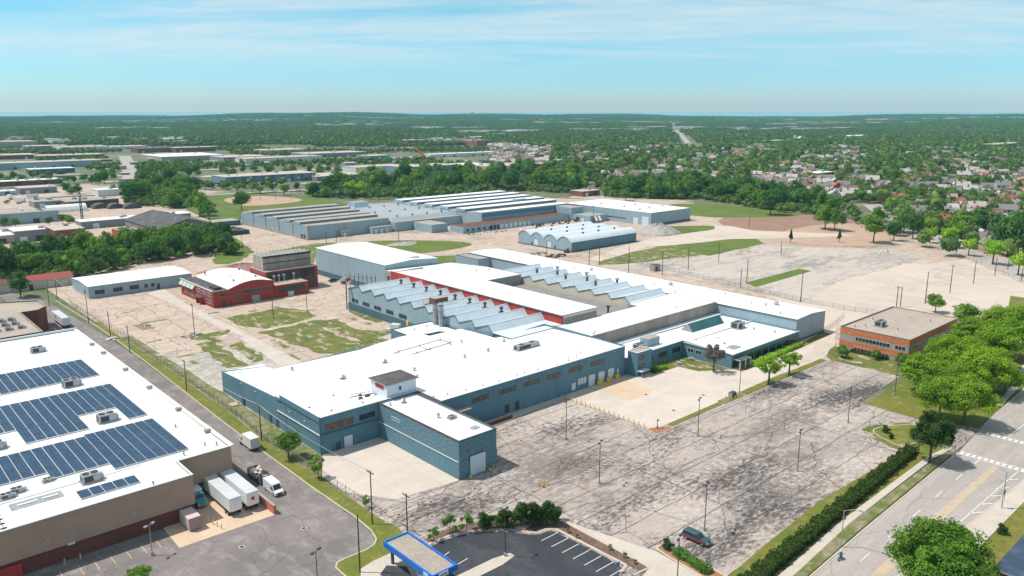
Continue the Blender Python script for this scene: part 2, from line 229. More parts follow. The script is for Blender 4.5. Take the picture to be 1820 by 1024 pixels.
# ------------------------------------------------------------------ mesh builder and object helpers
ORG={}
class MB:
    def __init__(s): s.v=[]; s.f=[]; s.m=[]; s.mats=[]
    def mi(s,m):
        if m not in s.mats: s.mats.append(m)
        return s.mats.index(m)
    def add(s,vs,fs,m):
        o=len(s.v); s.v+=[tuple(v) for v in vs]; i=s.mi(m)
        for f in fs: s.f.append(tuple(o+k for k in f)); s.m.append(i)
        return s
    def box(s,x0,y0,z0,x1,y1,z1,m,top=None):
        vs=[(x0,y0,z0),(x1,y0,z0),(x1,y1,z0),(x0,y1,z0),(x0,y0,z1),(x1,y0,z1),(x1,y1,z1),(x0,y1,z1)]
        s.add(vs,[(0,3,2,1),(0,1,5,4),(1,2,6,5),(2,3,7,6),(3,0,4,7)],m)
        s.add(vs[4:],[(0,1,2,3)],top or m); return s
    def prism(s,pts,z0,z1,m,top=None):
        n=len(pts); a=sum(pts[i][0]*pts[(i+1)%n][1]-pts[(i+1)%n][0]*pts[i][1] for i in range(n))
        if a<0: pts=pts[::-1]
        z1s=z1 if isinstance(z1,(list,tuple)) else [z1]*n
        if a<0 and isinstance(z1,(list,tuple)): z1s=z1s[::-1]
        vs=[(p[0],p[1],z0) for p in pts]+[(p[0],p[1],z) for p,z in zip(pts,z1s)]
        s.add(vs,[(i,(i+1)%n,n+(i+1)%n,n+i) for i in range(n)]+[tuple(range(n-1,-1,-1))],m)
        s.add(vs[n:],[tuple(range(n))],top or m); return s
    def prof(s,pts,a0,a1,axis,m,mats=None):
        """extrude a closed profile; axis 'x': pts are (y,z); axis 'y': pts are (x,z)"""
        n=len(pts)
        f=(lambda a,p:(a,p[0],p[1])) if axis=='x' else (lambda a,p:(p[0],a,p[1]))
        vs=[f(a0,p) for p in pts]+[f(a1,p) for p in pts]
        s.add(vs,[tuple(range(n)),tuple(range(2*n-1,n-1,-1))],m)
        for i in range(n):
            j=(i+1)%n; s.add([vs[i],vs[n+i],vs[n+j],vs[j]],[(0,1,2,3)],(mats or {}).get(i,m))
        return s
    def cyl(s,x,y,z0,z1,r,m,n=8,r1=None):
        r1=r if r1 is None else r1
        vs=[(x+r*math.cos(2*math.pi*i/n),y+r*math.sin(2*math.pi*i/n),z0) for i in range(n)]+[(x+r1*math.cos(2*math.pi*i/n),y+r1*math.sin(2*math.pi*i/n),z1) for i in range(n)]
        return s.add(vs,[(i,(i+1)%n,n+(i+1)%n,n+i) for i in range(n)]+[tuple(range(n-1,-1,-1)),tuple(range(n,2*n))],m)
    def tube(s,p,q,r,m,n=5,r1=None):
        p=Vector(p);q=Vector(q);d=(q-p).normalized(); a=d.orthogonal().normalized(); b=d.cross(a); r1=r if r1 is None else r1
        vs=[p+(a*math.cos(2*math.pi*i/n)+b*math.sin(2*math.pi*i/n))*r for i in range(n)]+[q+(a*math.cos(2*math.pi*i/n)+b*math.sin(2*math.pi*i/n))*r1 for i in range(n)]
        return s.add(vs,[(i,(i+1)%n,n+(i+1)%n,n+i) for i in range(n)]+[tuple(range(n-1,-1,-1)),tuple(range(n,2*n))],m)
    def path(s,pts,r,m,n=5):
        for a,b in zip(pts,pts[1:]): s.tube(a,b,r,m,n)
        return s
    def build(s,name,parent=None,smooth=False,label=None):
        o=ORG.get(parent.name,(0,0,0)) if parent else (0,0,0)
        me=bpy.data.meshes.new(name); me.from_pydata([(v[0]-o[0],v[1]-o[1],v[2]-o[2]) for v in s.v],[],s.f)
        for m in s.mats: me.materials.append(m)
        me.polygons.foreach_set('material_index',s.m)
        if smooth: me.polygons.foreach_set('use_smooth',[True]*len(s.f))
        me.update(); ob=bpy.data.objects.new(name,me); COL.objects.link(ob)
        if parent: ob.parent=parent; ORG[ob.name]=o
        if label: ob['label']=label
        return ob
def npmesh(name,v,f,mats,parent=None,mi=None,smooth=False):
    me=bpy.data.meshes.new(name); nf,k=f.shape
    me.vertices.add(len(v)); me.vertices.foreach_set('co',v.astype(np.float32).ravel())
    me.loops.add(nf*k); me.loops.foreach_set('vertex_index',f.astype(np.int32).ravel())
    me.polygons.add(nf); me.polygons.foreach_set('loop_start',np.arange(nf,dtype=np.int32)*k); me.polygons.foreach_set('loop_total',np.full(nf,k,np.int32))
    for m in mats: me.materials.append(m)
    if mi is not None: me.polygons.foreach_set('material_index',mi.astype(np.int32))
    me.update(calc_edges=True); ob=bpy.data.objects.new(name,me); COL.objects.link(ob)
    if parent: ob.parent=parent
    return ob
def tag(o,label=None,cat=None,group=None,kind=None):
    if label: o['label']=label
    if cat: o['category']=cat
    if group: o['group']=group
    if kind: o['kind']=kind
    return o
def thing(name,label,cat,loc=(0,0,0),group=None,rz=0):
    o=bpy.data.objects.new(name,None); COL.objects.link(o); o.location=loc; o.rotation_euler=(0,0,rz); o.empty_display_size=.5
    ORG[o.name]=tuple(loc) if rz==0 else (0,0,0)
    return tag(o,label,cat,group)
def copy_tree(o,parent=None):
    c=o.copy(); COL.objects.link(c); c.parent=parent
    for ch in [x for x in o.children]: copy_tree(ch,c)
    return c
_lay=[0]
def sheet(name,pts,m,z,kind='structure',kerb=None,parent=None):
    """flat ground sheet from world points (counter order free)"""
    n=len(pts); a=sum(pts[i][0]*pts[(i+1)%n][1]-pts[(i+1)%n][0]*pts[i][1] for i in range(n))
    if a<0: pts=pts[::-1]
    _lay[0]+=1; z=z+_lay[0]*.00013
    b=MB(); b.add([(p[0],p[1],z) for p in pts],[tuple(range(n))],m)
    o=b.build(name); o['kind']=kind; return o
def PX(*pts,z=0): return [G(x,y,z) for x,y in pts]
def rect(x0,y0,x1,y1): return [(x0,y0),(x1,y0),(x1,y1),(x0,y1)]
def smoothpoly(pts,it=2):
    for _ in range(it):
        q=[]
        for i in range(len(pts)):
            a,b=pts[i],pts[(i+1)%len(pts)]; q+=[(a[0]*.75+b[0]*.25,a[1]*.75+b[1]*.25),(a[0]*.25+b[0]*.75,a[1]*.25+b[1]*.75)]
        pts=q
    return pts
def rough(pts,amp=.6,step=2.0):
    q=[]
    for i in range(len(pts)):
        a,b=pts[i],pts[(i+1)%len(pts)]; d=math.hypot(b[0]-a[0],b[1]-a[1]); k=max(1,int(d/step))
        for j in range(k):
            t=j/k; q.append((a[0]+(b[0]-a[0])*t+random.uniform(-amp,amp),a[1]+(b[1]-a[1])*t+random.uniform(-amp,amp)))
    return q
# ================================================================== TERRAIN AND GROUND SHEETS
def sstep(a,b,x):
    t=np.clip((x-a)/(b-a),0,1); return t*t*(3-2*t)
def zt(x,y):
    x=np.asarray(x,float); y=np.asarray(y,float); d=np.hypot(x,y); an=np.arctan2(y,x)
    h=sstep(3200,9000,d)*(27+11*np.sin(an*7+1.0)+7*np.sin(an*17+2)+5*np.sin(an*41+d/900)*sstep(5000,9000,d))+sstep(2500,4500,d)*3*np.sin(x/400)*np.cos(y/520)
    return np.maximum(h,0)*1.38
rad=np.concatenate([[0,300,700,1200,1800,2500],np.linspace(3000,11000,33)]); na=240
v=[];f=[]
for r in rad:
    a=np.arange(na)*2*np.pi/na; x=r*np.cos(a); y=r*np.sin(a); v.append(np.stack([x,y,zt(x,y)-.03],1))
v=np.concatenate(v); 
for i in range(len(rad)-1):
    a=np.arange(na); b=(a+1)%na; f.append(np.stack([i*na+a,(i+1)*na+a,(i+1)*na+b,i*na+b],1))
o=npmesh('ground',v,np.concatenate(f),[g_ground]); o['kind']='structure'
sheet('factory_yard',[(79,160),(79,640),(240,760),(300,640),(520,560),(600,420),(545,345),(560,150),(440,100),(244,112),(100,112),(79,125)],g_yard,0.0)
sheet('open_gravel_lot',[(280,60)]+[(292,112),(291,150),(333,196),(396,205),(450,160),(482,150),(431,107),(395,80)],g_pale,.02)
sheet('cracked_grey_lot',rough(PX((1066,472),(1130,467),(1260,455),(1350,437),(1460,441),(1560,444),(1655,455),(1570,480),(1490,500),(1425,538),(1330,516),(1180,486)),.8,5),g_greylot,.04)
# earthworks
sheet('tan_earthworks',smoothpoly(PX((1350,425),(1430,400),(1560,395),(1600,420),(1570,440),(1480,437),(1380,432)),2),g_tan,.06)
sheet('bare_earth_field',smoothpoly(PX((1272,388),(1340,380),(1440,381),(1540,392),(1530,401),(1440,412),(1340,411),(1290,406)),1),g_dirt,.055)
sheet('haul_road',rough(PX((1160,424),(1270,408),(1270,400),(1300,402),(1340,410),(1500,416),(1520,419),(1400,424),(1300,425),(1240,432),(1150,440),(1065,465),(1045,462),(1100,440)),.5,4),g_pale,.10)
# lawns and weeds on the site
sheet('grass_field',smoothpoly(PX((1180,362),(1300,363),(1440,380),(1400,386),(1230,387),(1215,372)),1),g_field,.08)
sheet('grass_field',rough(PX((1185,432),(1300,424),(1345,425),(1360,433),(1300,446),(1260,455),(1225,447)),1,5),g_field,.08)
sheet('grass_verge',rough(PX((1062,460),(1130,447),(1195,433),(1260,452),(1210,457),(1130,468),(1066,471)),1,5),g_patchgrass,.07)
sheet('grass_field',smoothpoly(PX((1157,415),(1170,404),(1200,402),(1270,401),(1275,407),(1225,417),(1170,421)),1),g_field,.09)
sheet('grass_median',PX((1324,503),(1344,510.5),(1442,482),(1420,478)),g_field,.09)
sheet('grass_field',smoothpoly(PX((636,430),(700,427),(790,428),(835,431),(840,437),(770,449),(720,452),(670,441)),1),g_field,.06)
sheet('grass_field',rough(PX((745,457),(815,454),(818,468),(765,471),(735,462)),1,5),g_field,.06)
sheet('grass_field',rough(PX((385,425),(420,423),(450,447),(430,462),(405,470),(380,470)),1,4),g_field,.06)
sheet('grass_verge',rough(PX((470,449),(560,433),(600,431),(560,455),(560,470),(500,452)),1,4),g_patchgrass,.06)
# weed patches between the red brick works and the front warehouse
for pts,m in [(((402,565),(500,547),(550,552),(562,562),(520,575),(470,584),(430,580)),g_patchgrass),
              (((462,592),(560,570),(600,568),(630,585),(700,590),(650,610),(600,585),(570,582),(640,622),(680,628),(660,640),(600,610)),g_patchgrass),
              (((462,590),(520,580),(560,590),(660,612),(660,618),(610,632),(570,628),(520,612)),g_patchgrass),
              (((560,575),(590,572),(690,605),(660,612)),g_patchgrass),
              (((350,612),(380,606),(440,650),(400,655)),g_patchgrass),(((405,615),(425,608),(475,640),(450,645)),g_patchgrass),
              (((340,598),(405,585),(410,590),(380,602),(345,606)),g_patchgrass),
              (((620,548),(660,560),(680,572),(665,574),(620,556)),g_patchgrass)]:
    sheet('weed_patch',rough(PX(*pts),1,3),m,.05+.004*len(pts)+random.random()*.01)
for k_ in range(46):
    x_=random.uniform(84,165); y_=random.uniform(226,318)
    if 121<x_ and y_>314: continue
    a_=random.uniform(1,6); b_=random.uniform(.5,1.6)
    if random.random()<.5: a_,b_=b_,a_
    sheet('weed_patch',rough([(x_-a_,y_-b_),(x_+a_,y_-b_),(x_+a_,y_+b_),(x_-a_,y_+b_)],.5,1.2),random.choice((g_patchgrass,g_weeds,g_rubble)),.031+k_*.0007)
sheet('rubble_ground',rough([(80,200),(80,262),(112,262),(118,225),(96,205),(84,203)],.8,3),g_rubble,.03)
sheet('site_road',PX((262,522),(290,512),(322,535),(370,560),(430,590),(500,625),(545,648),(500,652),(440,610),(360,566),(300,537)),g_walk,.045)
# fence-line verge, alley, plain lots on the left
sheet('weedy_strip',rough([(76.5,146),(83.6,158),(83.6,222),(83,300),(79,300),(79,200)],.3,3),g_weeds,.05)
sheet('alley',[(62,141),(72.6,141),(73.4,150),(74.2,190),(75.6,240),(76,300),(73,380),(60,430),(60,300)],g_alley,.05)
sheet('delivery_yard_asphalt',[(-20,149.6),(62,149.6),(62,141),(73.4,143),(73.6,130),(73,121),(71.5,118),(69,117),(63.5,117),(62,115),(61,108),(58,90),(-20,90)],g_alley,.055)
sheet('dock_apron',[(43.4,141.3),(63,141),(62.2,170),(44,170)],g_ramp,.07)
sheet('pavement',[(-20,148.7),(43.2,148.7),(43.2,150.8),(-20,150.8)],g_gry if False else g_alley,.09)
def kerb(pts,w=.22,h=.13,name='kerb',m=g_kerb,closed=False):
    b=MB(); P=list(pts)+([pts[0]] if closed else [])
    for a,c in zip(P,P[1:]):
        d=Vector((c[0]-a[0],c[1]-a[1])); 
        if d.length<.01: continue
        n=Vector((-d.y,d.x)).normalized()*w/2; e=d.normalized()*.03
        q=[(a[0]-e.x+n.x,a[1]-e.y+n.y),(a[0]-e.x-n.x,a[1]-e.y-n.y),(c[0]+e.x-n.x,c[1]+e.y-n.y),(c[0]+e.x+n.x,c[1]+e.y+n.y)]
        b.prism(q,-.02,h+random.uniform(-.004,.004),m)
    return tag(b.build(name),kind='structure')
AK=[(76.2,380),(77.3,330),(77.2,294),(76.2,250),(74.8,205),(74.2,180),(73.9,145.6),(74.1,129.8),(73.6,122.5),(72.6,119.2),(71.2,117.8),(69.1,117.2),(64.6,117.3),(62.8,117),(61.9,115.8),(61.8,112.5),(60.5,98)]
sheet('grass_verge',[(77.3,330),(77.2,294),(76.2,250),(74.8,205),(74.2,180),(73.9,145.6),(74.1,129.8),(73.6,122.5),(75.5,119),(77.5,124),(77.3,145),(77.4,180),(78.6,205),(79.3,250),(79.8,330)],g_grass,.075)
sheet('grass_verge',smoothpoly([(73.6,122),(77.5,124),(78.5,119),(75,113),(69,112.6),(68,105),(62,98),(60.6,98),(61.9,112.5),(62.1,116),(63.5,117.3),(69.1,117.2),(71.5,118)],1),g_grass,.078)
kerb(AK,.3)
# forecourt left of the block garage, stained customer lot, loading yard, small islands
sheet('parking_lot',[(76.5,125),(79,147),(100,127.8),(111.2,127.8),(111.2,148.6),(131,147),(154,147),(154.3,116),(185,116.4),(222.6,116.4),(245,115.4),(245,92),(214,90),(213,74),(195,66.8),(125,66.8),(100,64),(92,60),(60,90)],g_lot,.03)
sheet('forecourt',[(78,150),(84,160.4),(99.8,160.4),(99.8,128),(84.5,130),(78,140)],g_dock,.05)
sheet('loading_yard',[(154.6,148),(154.6,118),(158,116.8),(184,117),(193,117.4),(222,118),(247,118),(258,123),(310,150),(290,152),(256,130.6),(212,130),(212,142),(200,146),(192,147.4),(184.6,149.9),(157,149.9)],g_dock,.06)
sheet('dock_recess',[(166.6,134.5),(179,135.5),(179,149.9),(166.6,149.9)],g_ramp,.08)
sheet('building_strip',[(112,149.9),(112,147.4),(131,146.6),(154,148.2),(157,149.9)],g_walk,.06)
sheet('service_drive',[(262,121),(245,116.6),(222,116.6),(222,118),(250,123),(262,128),(320,155),(325,150)],g_pale,.07)
sheet('courtyard_lawn',[(190.5,149.9),(191.5,144.2),(202,143.8),(203,136.6),(212.4,131),(212.4,149.9)],g_patchgrass,.09)
sheet('planting_strip',[(213,130.2),(213,127.4),(252,127.6),(276,129),(276,132.5),(255,130.2)],g_grass,.10)
b=smoothpoly([(153.6,118.6),(153.2,114.2),(161,114.3),(157.8,117)],1); sheet('mulch_island',b,g_redmulch,.12); kerb(b,.2,closed=True)
b=[(160.5,116.8),(160.5,115.2),(184,115.2),(184,116.8)]; sheet('grass_island',b,g_grass,.11); kerb([(154,114.1),(161,114.3),(245,114.4)],.25)
b=[(184.6,117.6),(184.6,114.9),(195,114.9),(195,117.6)]; sheet('mulch_island',b,g_weeds,.12)
sheet('grass_island',rough([(196,117.4),(196,114.9),(222,114.9),(244,115),(244,117),(222,117.4)],.15,3),g_grass,.12)
kerb([(244.8,113),(245,93)],.25)
sheet('front_lawn',[(245.2,114),(245.2,93),(252,90),(262,92),(262,121),(256,120),(248,117)],g_patchgrass,.09)
b=smoothpoly([(188.8,70),(192.5,79.3),(196.5,81.4),(202,79.4),(210,74),(210,68.5),(190,66.5)],1); sheet('grass_verge',rough(b,.2,1.5),g_patchgrass,.08)
b=smoothpoly([(190.8,68.5),(194.2,77.6),(198,79.2),(204,76.4),(209,72.8),(208,68)],1); sheet('grass_island',b,g_grass,.11); kerb(b,.25,.14,closed=True)
# verge, pavement and street on the right
sheet('grass_verge',[(92,62),(125,63),(190,62.2),(198,61.2),(198,68),(190,68),(150,69.5),(125,68),(108,66.5),(100,64.5)],g_grass,.09)
sheet('pavement',[(80,57.6),(123,59.4),(146,61),(190,61.6),(199,60.8),(199,62),(190,63),(146,62.6),(123,61.2),(80,60)],g_walk,.12)
sheet('tree_lawn',[(80,56.3),(123,57.6),(146,58.5),(196,59.6),(196,61.2),(146,61),(123,59.6),(80,57.8)],g_weeds,.11)
sheet('street',[(40,38),(40,54),(80,55.8),(123,57.2),(146,58),(199.7,59),(220,60.8),(261,62.4),(330,72),(420,100),(430,86),(330,55),(261,44),(193,43.6),(164,44.8),(120,44.8),(80,42)],g_street,.07)
kerb([(60,55),(80,55.8),(123,57.2),(146,58),(195,59)],.3,.15)
kerb([(222,60.8),(261,62.5),(330,72.2),(400,93)],.3,.15)
sheet('entrance_drive',[(197,59),(218,60.8),(215,70),(212,76),(200,66)],g_lot,.075)
sheet('pavement',[(80,38),(120,40),(160,40.5),(183,40.5),(230,40.8),(261,41),(261,44),(193,43.6),(164,44.8),(120,44.6),(80,42)],g_walk,.10)
sheet('front_lawn',[(80,30),(80,38),(160,40.4),(230,40.6),(261,40.8),(261,30)],g_grass,.085)
kerb([(80,42),(120,44.8),(164,44.9),(193,43.7),(261,44.1)],.3,.15)
sheet('grass_verge',[(218,61.5),(261,63.2),(330,73),(396,95),(395,105),(330,88),(262,86),(245,90),(214,88),(213,75),(216,68)],g_grass,.06)
sheet('pavement',[(240,63.5),(262,66),(330,77),(380,92),(380,90),(330,75),(262,64),(240,62.2)],g_walk,.09)
sheet('garden_path',[(258,73),(258,74.4),(278,68),(277,66.6)],g_walk,.09)
sheet('painted_median',[(100,47.5),(164.7,49.1),(196.9,49.6),(196.9,51),(160.6,51.0),(100,49.4)],g_road if False else m_med,.09)
b=MB()
def qstrip(b,p,q,w,m,z):
    d=Vector((q[0]-p[0],q[1]-p[1])); n=Vector((-d.y,d.x)).normalized()*w/2
    b.add([(p[0]+n.x,p[1]+n.y,z),(p[0]-n.x,p[1]-n.y,z),(q[0]-n.x,q[1]-n.y,z),(q[0]+n.x,q[1]+n.y,z)],[(0,1,2,3)],m)
x=110
while x<196: qstrip(b,(x,53.6+(x-150)*.01),(x+4,53.65+(x-150)*.01),.16,m_white,.10); x+=12
qstrip(b,(217,53.9),(262,53.8),.16,m_white,.10); qstrip(b,(130,46.9),(197,46.0),.16,m_white,.10)
for x in (168,173.4,178.6,184,190): qstrip(b,(x,46.6),(x+2.6,44.7),.25,m_white,.10)
for x0 in (197.6,215.2):
    for k in (0,1):
        qstrip(b,(x0+k*1.7,59),(x0+k*1.7,44.3),.22,m_white,.10)
    for k in range(11): qstrip(b,(x0+.2,58.2-k*1.28),(x0+1.5,58.2-k*1.28),.62,m_white,.10)
for k in range(3): qstrip(b,(226+k*.7,51.4-k*.2),(227+k*.7,51.2-k*.1),.2,m_white,.10)
tag(b.build('road_markings'),kind='structure')
b=MB()
for k,x in enumerate((18.6,21.6,24.7,27.7,30.2,32.9,35.6,38.3,41.0)): qstrip(b,(x,147.6),(x,143.6),.13,m_yell,.075)
for k in range(6): qstrip(b,(18.8,147-k*.55),(21.4,147.3-k*.55),.1,m_yell,.075)
for k in range(26):    # faint hatching left on the stained lot
    t=k/25; qstrip(b,(116.5+36*t,112.6),(117.3+36*t,111.2),.10,m_white,.045) if k<14 else None
tag(b.build('parking_markings'),kind='structure')
# bank lot
BL=smoothpoly([(84,76),(72,84),(62,96),(66,103),(73.5,108.4),(79,110.2),(84,110),(88.5,108.2),(93.2,104.4),(95.6,100.5),(96.8,99.4),(98.8,99.3),(100,98.3),(100.7,80.7),(97,80.1),(97,76)],1)
sheet('bank_parking_lot',BL,g_newasph,.085)
kb=[(66,104.2),(73,109.1),(79,111),(84.4,110.8),(89,108.8),(93.9,105),(96.2,101.2),(97,100.2),(99.2,100),(100.9,98.6),(101.3,81.3),(98.6,80.3)]
sheet('mulch_bed',smoothpoly([(79,111.4),(80,113.4),(86,113),(92,110.8),(97,107.6),(102.8,102.6),(104,99.6),(104,78),(101.2,78),(101.2,98.4),(99.4,100.3),(97.2,100.5),(94,105.5),(89,109.2),(84.4,111.2)],1),g_mulch,.10)
kerb(kb,.55,.12); kerb([(104,99.8),(103.8,78),(99.8,78.4)],.35,.12)
kerb([(74.5,114.4),(80,114),(86,113.6),(92,111.4),(97.4,108),(103.4,102.8),(104,99.8)],.3,.12)
sheet('bank_drive',smoothpoly([(63,112),(70,113.5),(76,112.2),(74,108),(69,100),(60,92)],1),g_walk,.09)
sheet('bank_drive',[(66.5,108.5),(69,110.2),(71.5,107.5),(70,103),(67,103)],g_newasph,.11)
b=MB()
for y in (97.5,94.7,91.9,89.1,86.3,83.5,80.9): qstrip(b,(95.6,y),(100.2,y),.14,m_white,.10)
for x0,y0,x1,y1 in ((77.5,105.5,80.2,106.2),(78.2,101.8,81.4,102.2),(78.6,98.2,82.2,98.4)): qstrip(b,(x0,y0),(x1,y1),.14,m_white,.10)
tag(b.build('parking_markings'),kind='structure')
il=smoothpoly([(88.2,98.8),(88.2,96.2),(74,96.2),(66,98.6),(74,99)],1)
b=MB(); b.prism(il,0,.24,g_walk); tag(b.build('traffic_island'),kind='structure')
# driveway south of the bank and its planted kerb
sheet('drive_concrete',[(104.2,101),(109,80),(108,68),(92,60),(97,76),(104,78)],g_gry if False else g_walk,.06)
mi=smoothpoly([(110.4,81.6),(109.5,80.4),(108.4,70),(107,60),(110.5,60),(112,70),(112.2,79.5),(111.8,81)],1)
sheet('mulch_bed',mi,g_redmulch,.10); kerb(mi,.45,.14,closed=True)
# left neighbourhood lots and roads, far left streets
sheet('industrial_lot',[(60,430),(80,440),(150,480),(235,560),(215,640),(330,800),(250,1000),(60,900),(40,600)],g_pale if False else g_yard,.02)
for k_ in range(60):
    px_=random.uniform(-40,980); py_=random.uniform(247,335)
    x_,y_=G(px_,py_); w_=random.uniform(15,60)
    sheet('car_park' if k_%3 else 'gravel_yard',[(x_,y_),(x_+w_*1.5,y_),(x_+w_*1.5,y_+w_*.5),(x_,y_+w_*.5)],random.choice((g_yard,g_alley,g_pale,g_greylot)),.10+k_*.008)
sheet('park_lawn',PX((330,372),(350,348),(400,343),(560,352),(620,365),(500,372),(440,376),(425,392),(380,395)),g_field,.62)
sheet('infield',smoothpoly(PX((405,353),(450,349),(520,352),(545,358),(480,366),(430,368),(395,358)),1),g_tan,.66)
def strip(name,pix,w,m,z):
    P=[Vector(G(*p)) for p in pix]; Lf=[];Rt=[]
    for i,p in enumerate(P):
        d=(P[min(i+1,len(P)-1)]-P[max(i-1,0)]).normalized(); n=Vector((-d.y,d.x))*w/2; Lf.append(tuple(p+n)); Rt.append(tuple(p-n))
    return sheet(name,Lf+Rt[::-1],m,z)
strip('side_road',[(236,330),(230,300),(222,278)],20,g_street,.70)
strip('side_road',[(560,338),(420,345),(300,352),(230,345),(60,352)],12,g_street,.72)
sheet('residential_road',[(395,82),(431,105),(482,148),(527,182),(570,222),(640,272),(700,310),(716,300),(650,262),(580,210),(536,172),(492,138),(440,95),(405,72)],g_street,.12)
sheet('pavement',[(482,151.5),(527,186),(570,226.5),(640,277),(640,275),(570,224),(527,184),(482,149.5)],g_walk,.14)
kerb([(395,82),(431,105),(482,148),(527,182),(570,222),(640,272)],.4,.15)
b=MB(); b.add([(p[0],p[1],.06) for p in PX((1030,342),(1100,352),(1235,357),(1190,364),(1110,357),(1010,352))],[(0,1,2,3,4,5)],g_yard); tag(b.build('rear_lot'),kind='structure')
# gravel heaps
def heap(name,px,py,rx,ry,h,m,label,cat,seed=0):
    x,y=G(px,py); r=np.random.default_rng(seed); n=36; k=9; vs=[(x,y,h)]; fs=[]
    for i in range(1,k+1):
        for j in range(n):
            a=2*math.pi*j/n; t=i/k; q=1+.14*math.sin(3*a+seed)+.08*math.sin(7*a)
            vs.append((x+rx*t*q*math.cos(a),y+ry*t*q*math.sin(a),max(h*(1-t)**.85+r.uniform(-.12,.12)*h*(1-t)*1.5,-.05)))
    fs=[(0,1+j,1+(j+1)%n) for j in range(n)]
    for i in range(k-1):
        for j in range(n): a=1+i*n; fs.append((a+j,a+n+j,a+n+(j+1)%n,a+(j+1)%n))
    b=MB(); b.add(vs,fs,m); return tag(b.build(name),label,cat)
m_grav=mat('grey_gravel',(.42,.39,.36),[('noise',.8,(.25,.23,.215),.45,.62,.8)])
m_pinkgrav=mat('pink_crushed_brick',(.36,.20,.18),[('noise',1.2,(.26,.14,.125),.45,.62,.8)])
heap('gravel_heap',1170,413,12,15,6.5,m_grav,'pale grey conical gravel heap beside the blue metal warehouse','gravel heap',3)
heap('gravel_heap',1142,419,7,5,1.2,m_grav,'low flat gravel spread beside the conical heap','gravel heap',4)
heap('rubble_heap',425,477,19,9,2.6,m_pinkgrav,'long pink crushed brick heap behind the red brick works','rubble heap',5)
heap('rubble_heap',716,434,11,6,1.8,m_grav,'low grey rubble heap on the green patch behind the tall steel shed','rubble heap',6)
# ================================================================== BUILDINGS
def walls(b,pts,z0,z1,m,t=.3,skip=()):
    """closed wall ring along pts (counter-clockwise), thickness t inwards"""
    n=len(pts)
    inn=[]
    for i in range(n):
        p0,p1,p2=Vector(pts[i-1]),Vector(pts[i]),Vector(pts[(i+1)%n]); d1=(p1-p0).normalized(); d2=(p2-p1).normalized()
        n1=Vector((-d1.y,d1.x)); n2=Vector((-d2.y,d2.x)); k=n1+n2; inn.append(tuple(p1+k*(t/max(.3,k.dot(n1)))))
    for i in range(n):
        if i in skip: continue
        j=(i+1)%n; za=z1[i] if isinstance(z1,list) else z1; zb=z1[j] if isinstance(z1,list) else z1
        q=[pts[i],pts[j],inn[j],inn[i]]; vs=[(p[0],p[1],z0) for p in q]+[(pts[i][0],pts[i][1],za),(pts[j][0],pts[j][1],zb),(inn[j][0],inn[j][1],zb),(inn[i][0],inn[i][1],za)]
        b.add(vs,[(0,1,5,4),(2,3,7,6),(4,5,6,7)],m)
    return inn
def roofslab(b,inn,z,m):
    zs=z if isinstance(z,list) else [z]*len(inn)
    b.add([(p[0],p[1],q) for p,q in zip(inn,zs)],[tuple(range(len(inn)))],m)
def shell(root,pts,h,mw,mr,par=.35,coping=m_wtrim,t=.3,z0=0):
    b=MB(); inn=walls(b,pts,z0,h,mw,t); b.build('wall',root)
    hs=[x-par for x in h] if isinstance(h,list) else h-par
    b=MB(); roofslab(b,inn,hs,mr); b.build('roof',root)
    if coping:
        b=MB(); n=len(pts)
        for i in range(n):
            j=(i+1)%n; a,c=Vector(pts[i]),Vector(pts[j]); d=(c-a).normalized(); nn=Vector((-d.y,d.x)); za=h[i] if isinstance(h,list) else h; zb=h[j] if isinstance(h,list) else h
            o1=a-nn*.06-d*.06; o2=c-nn*.06+d*.06; i2=c+nn*(t+.03)-d*.0; i1=a+nn*(t+.03)
            b.add([(o1.x,o1.y,za+.004),(o2.x,o2.y,zb+.004),(i2.x,i2.y,zb+.004),(i1.x,i1.y,za+.004),(o1.x,o1.y,za+.1+.003*i),(o2.x,o2.y,zb+.1+.003*i),(i2.x,i2.y,zb+.1+.003*i),(i1.x,i1.y,za+.1+.003*i)],
                  [(0,1,5,4),(1,2,6,5),(2,3,7,6),(3,0,4,7),(4,5,6,7)],coping)
        b.build('coping',root)
    return root
def win(root,ax,pl,a0,a1,z0,z1,n=4,gm=None,fm=None,out=-1,name='window',fr=.07,sub=True):
    gm=gm or m_glass; fm=fm or m_trim; b=MB(); g=MB()
    def bx(B,u0,u1,w0,w1,d0,d1,m):
        lo,hi=sorted((pl+out*d0,pl+out*d1))
        if ax=='y': B.box(u0,lo,w0,u1,hi,w1,m)
        else: B.box(lo,u0,w0,hi,u1,w1,m)
    bx(b,a0,a1,z0-.0,z0+fr,-.05,.10,fm); bx(b,a0,a1,z1-fr,z1,-.05,.10,fm)
    for k in range(n+1):
        u=a0+(a1-a0-fr)*k/n; bx(b,u,u+fr,z0+fr,z1-fr,-.05,.09,fm)
    if sub:
        o=b.build(name,root); bx(g,a0+.02,a1-.02,z0+.03,z1-.03,-.04,.03,gm); g.build('glass',o)
    else:
        bx(b,a0+.02,a1-.02,z0+.03,z1-.03,-.04,.03,gm); o=b.build(name,root)
    return o
def door(root,ax,pl,a0,a1,z1,m=None,out=-1,z0=0,name='door',frame=m_trim):
    b=MB(); 
    def bx(u0,u1,w0,w1,d,mm):
        lo,hi=sorted((pl-out*.05,pl+out*d))
        if ax=='y': b.box(u0,lo,w0,u1,hi,w1,mm)
        else: b.box(lo,u0,w0,hi,u1,w1,mm)
    bx(a0,a1,z0+.02,z1,.03,m or m_door)
    bx(a0-.12,a0,z0+.01,z1+.12,.09,frame); bx(a1,a1+.12,z0+.01,z1+.12,.09,frame); bx(a0,a1,z1,z1+.12,.08,frame)
    return b.build(name,root)
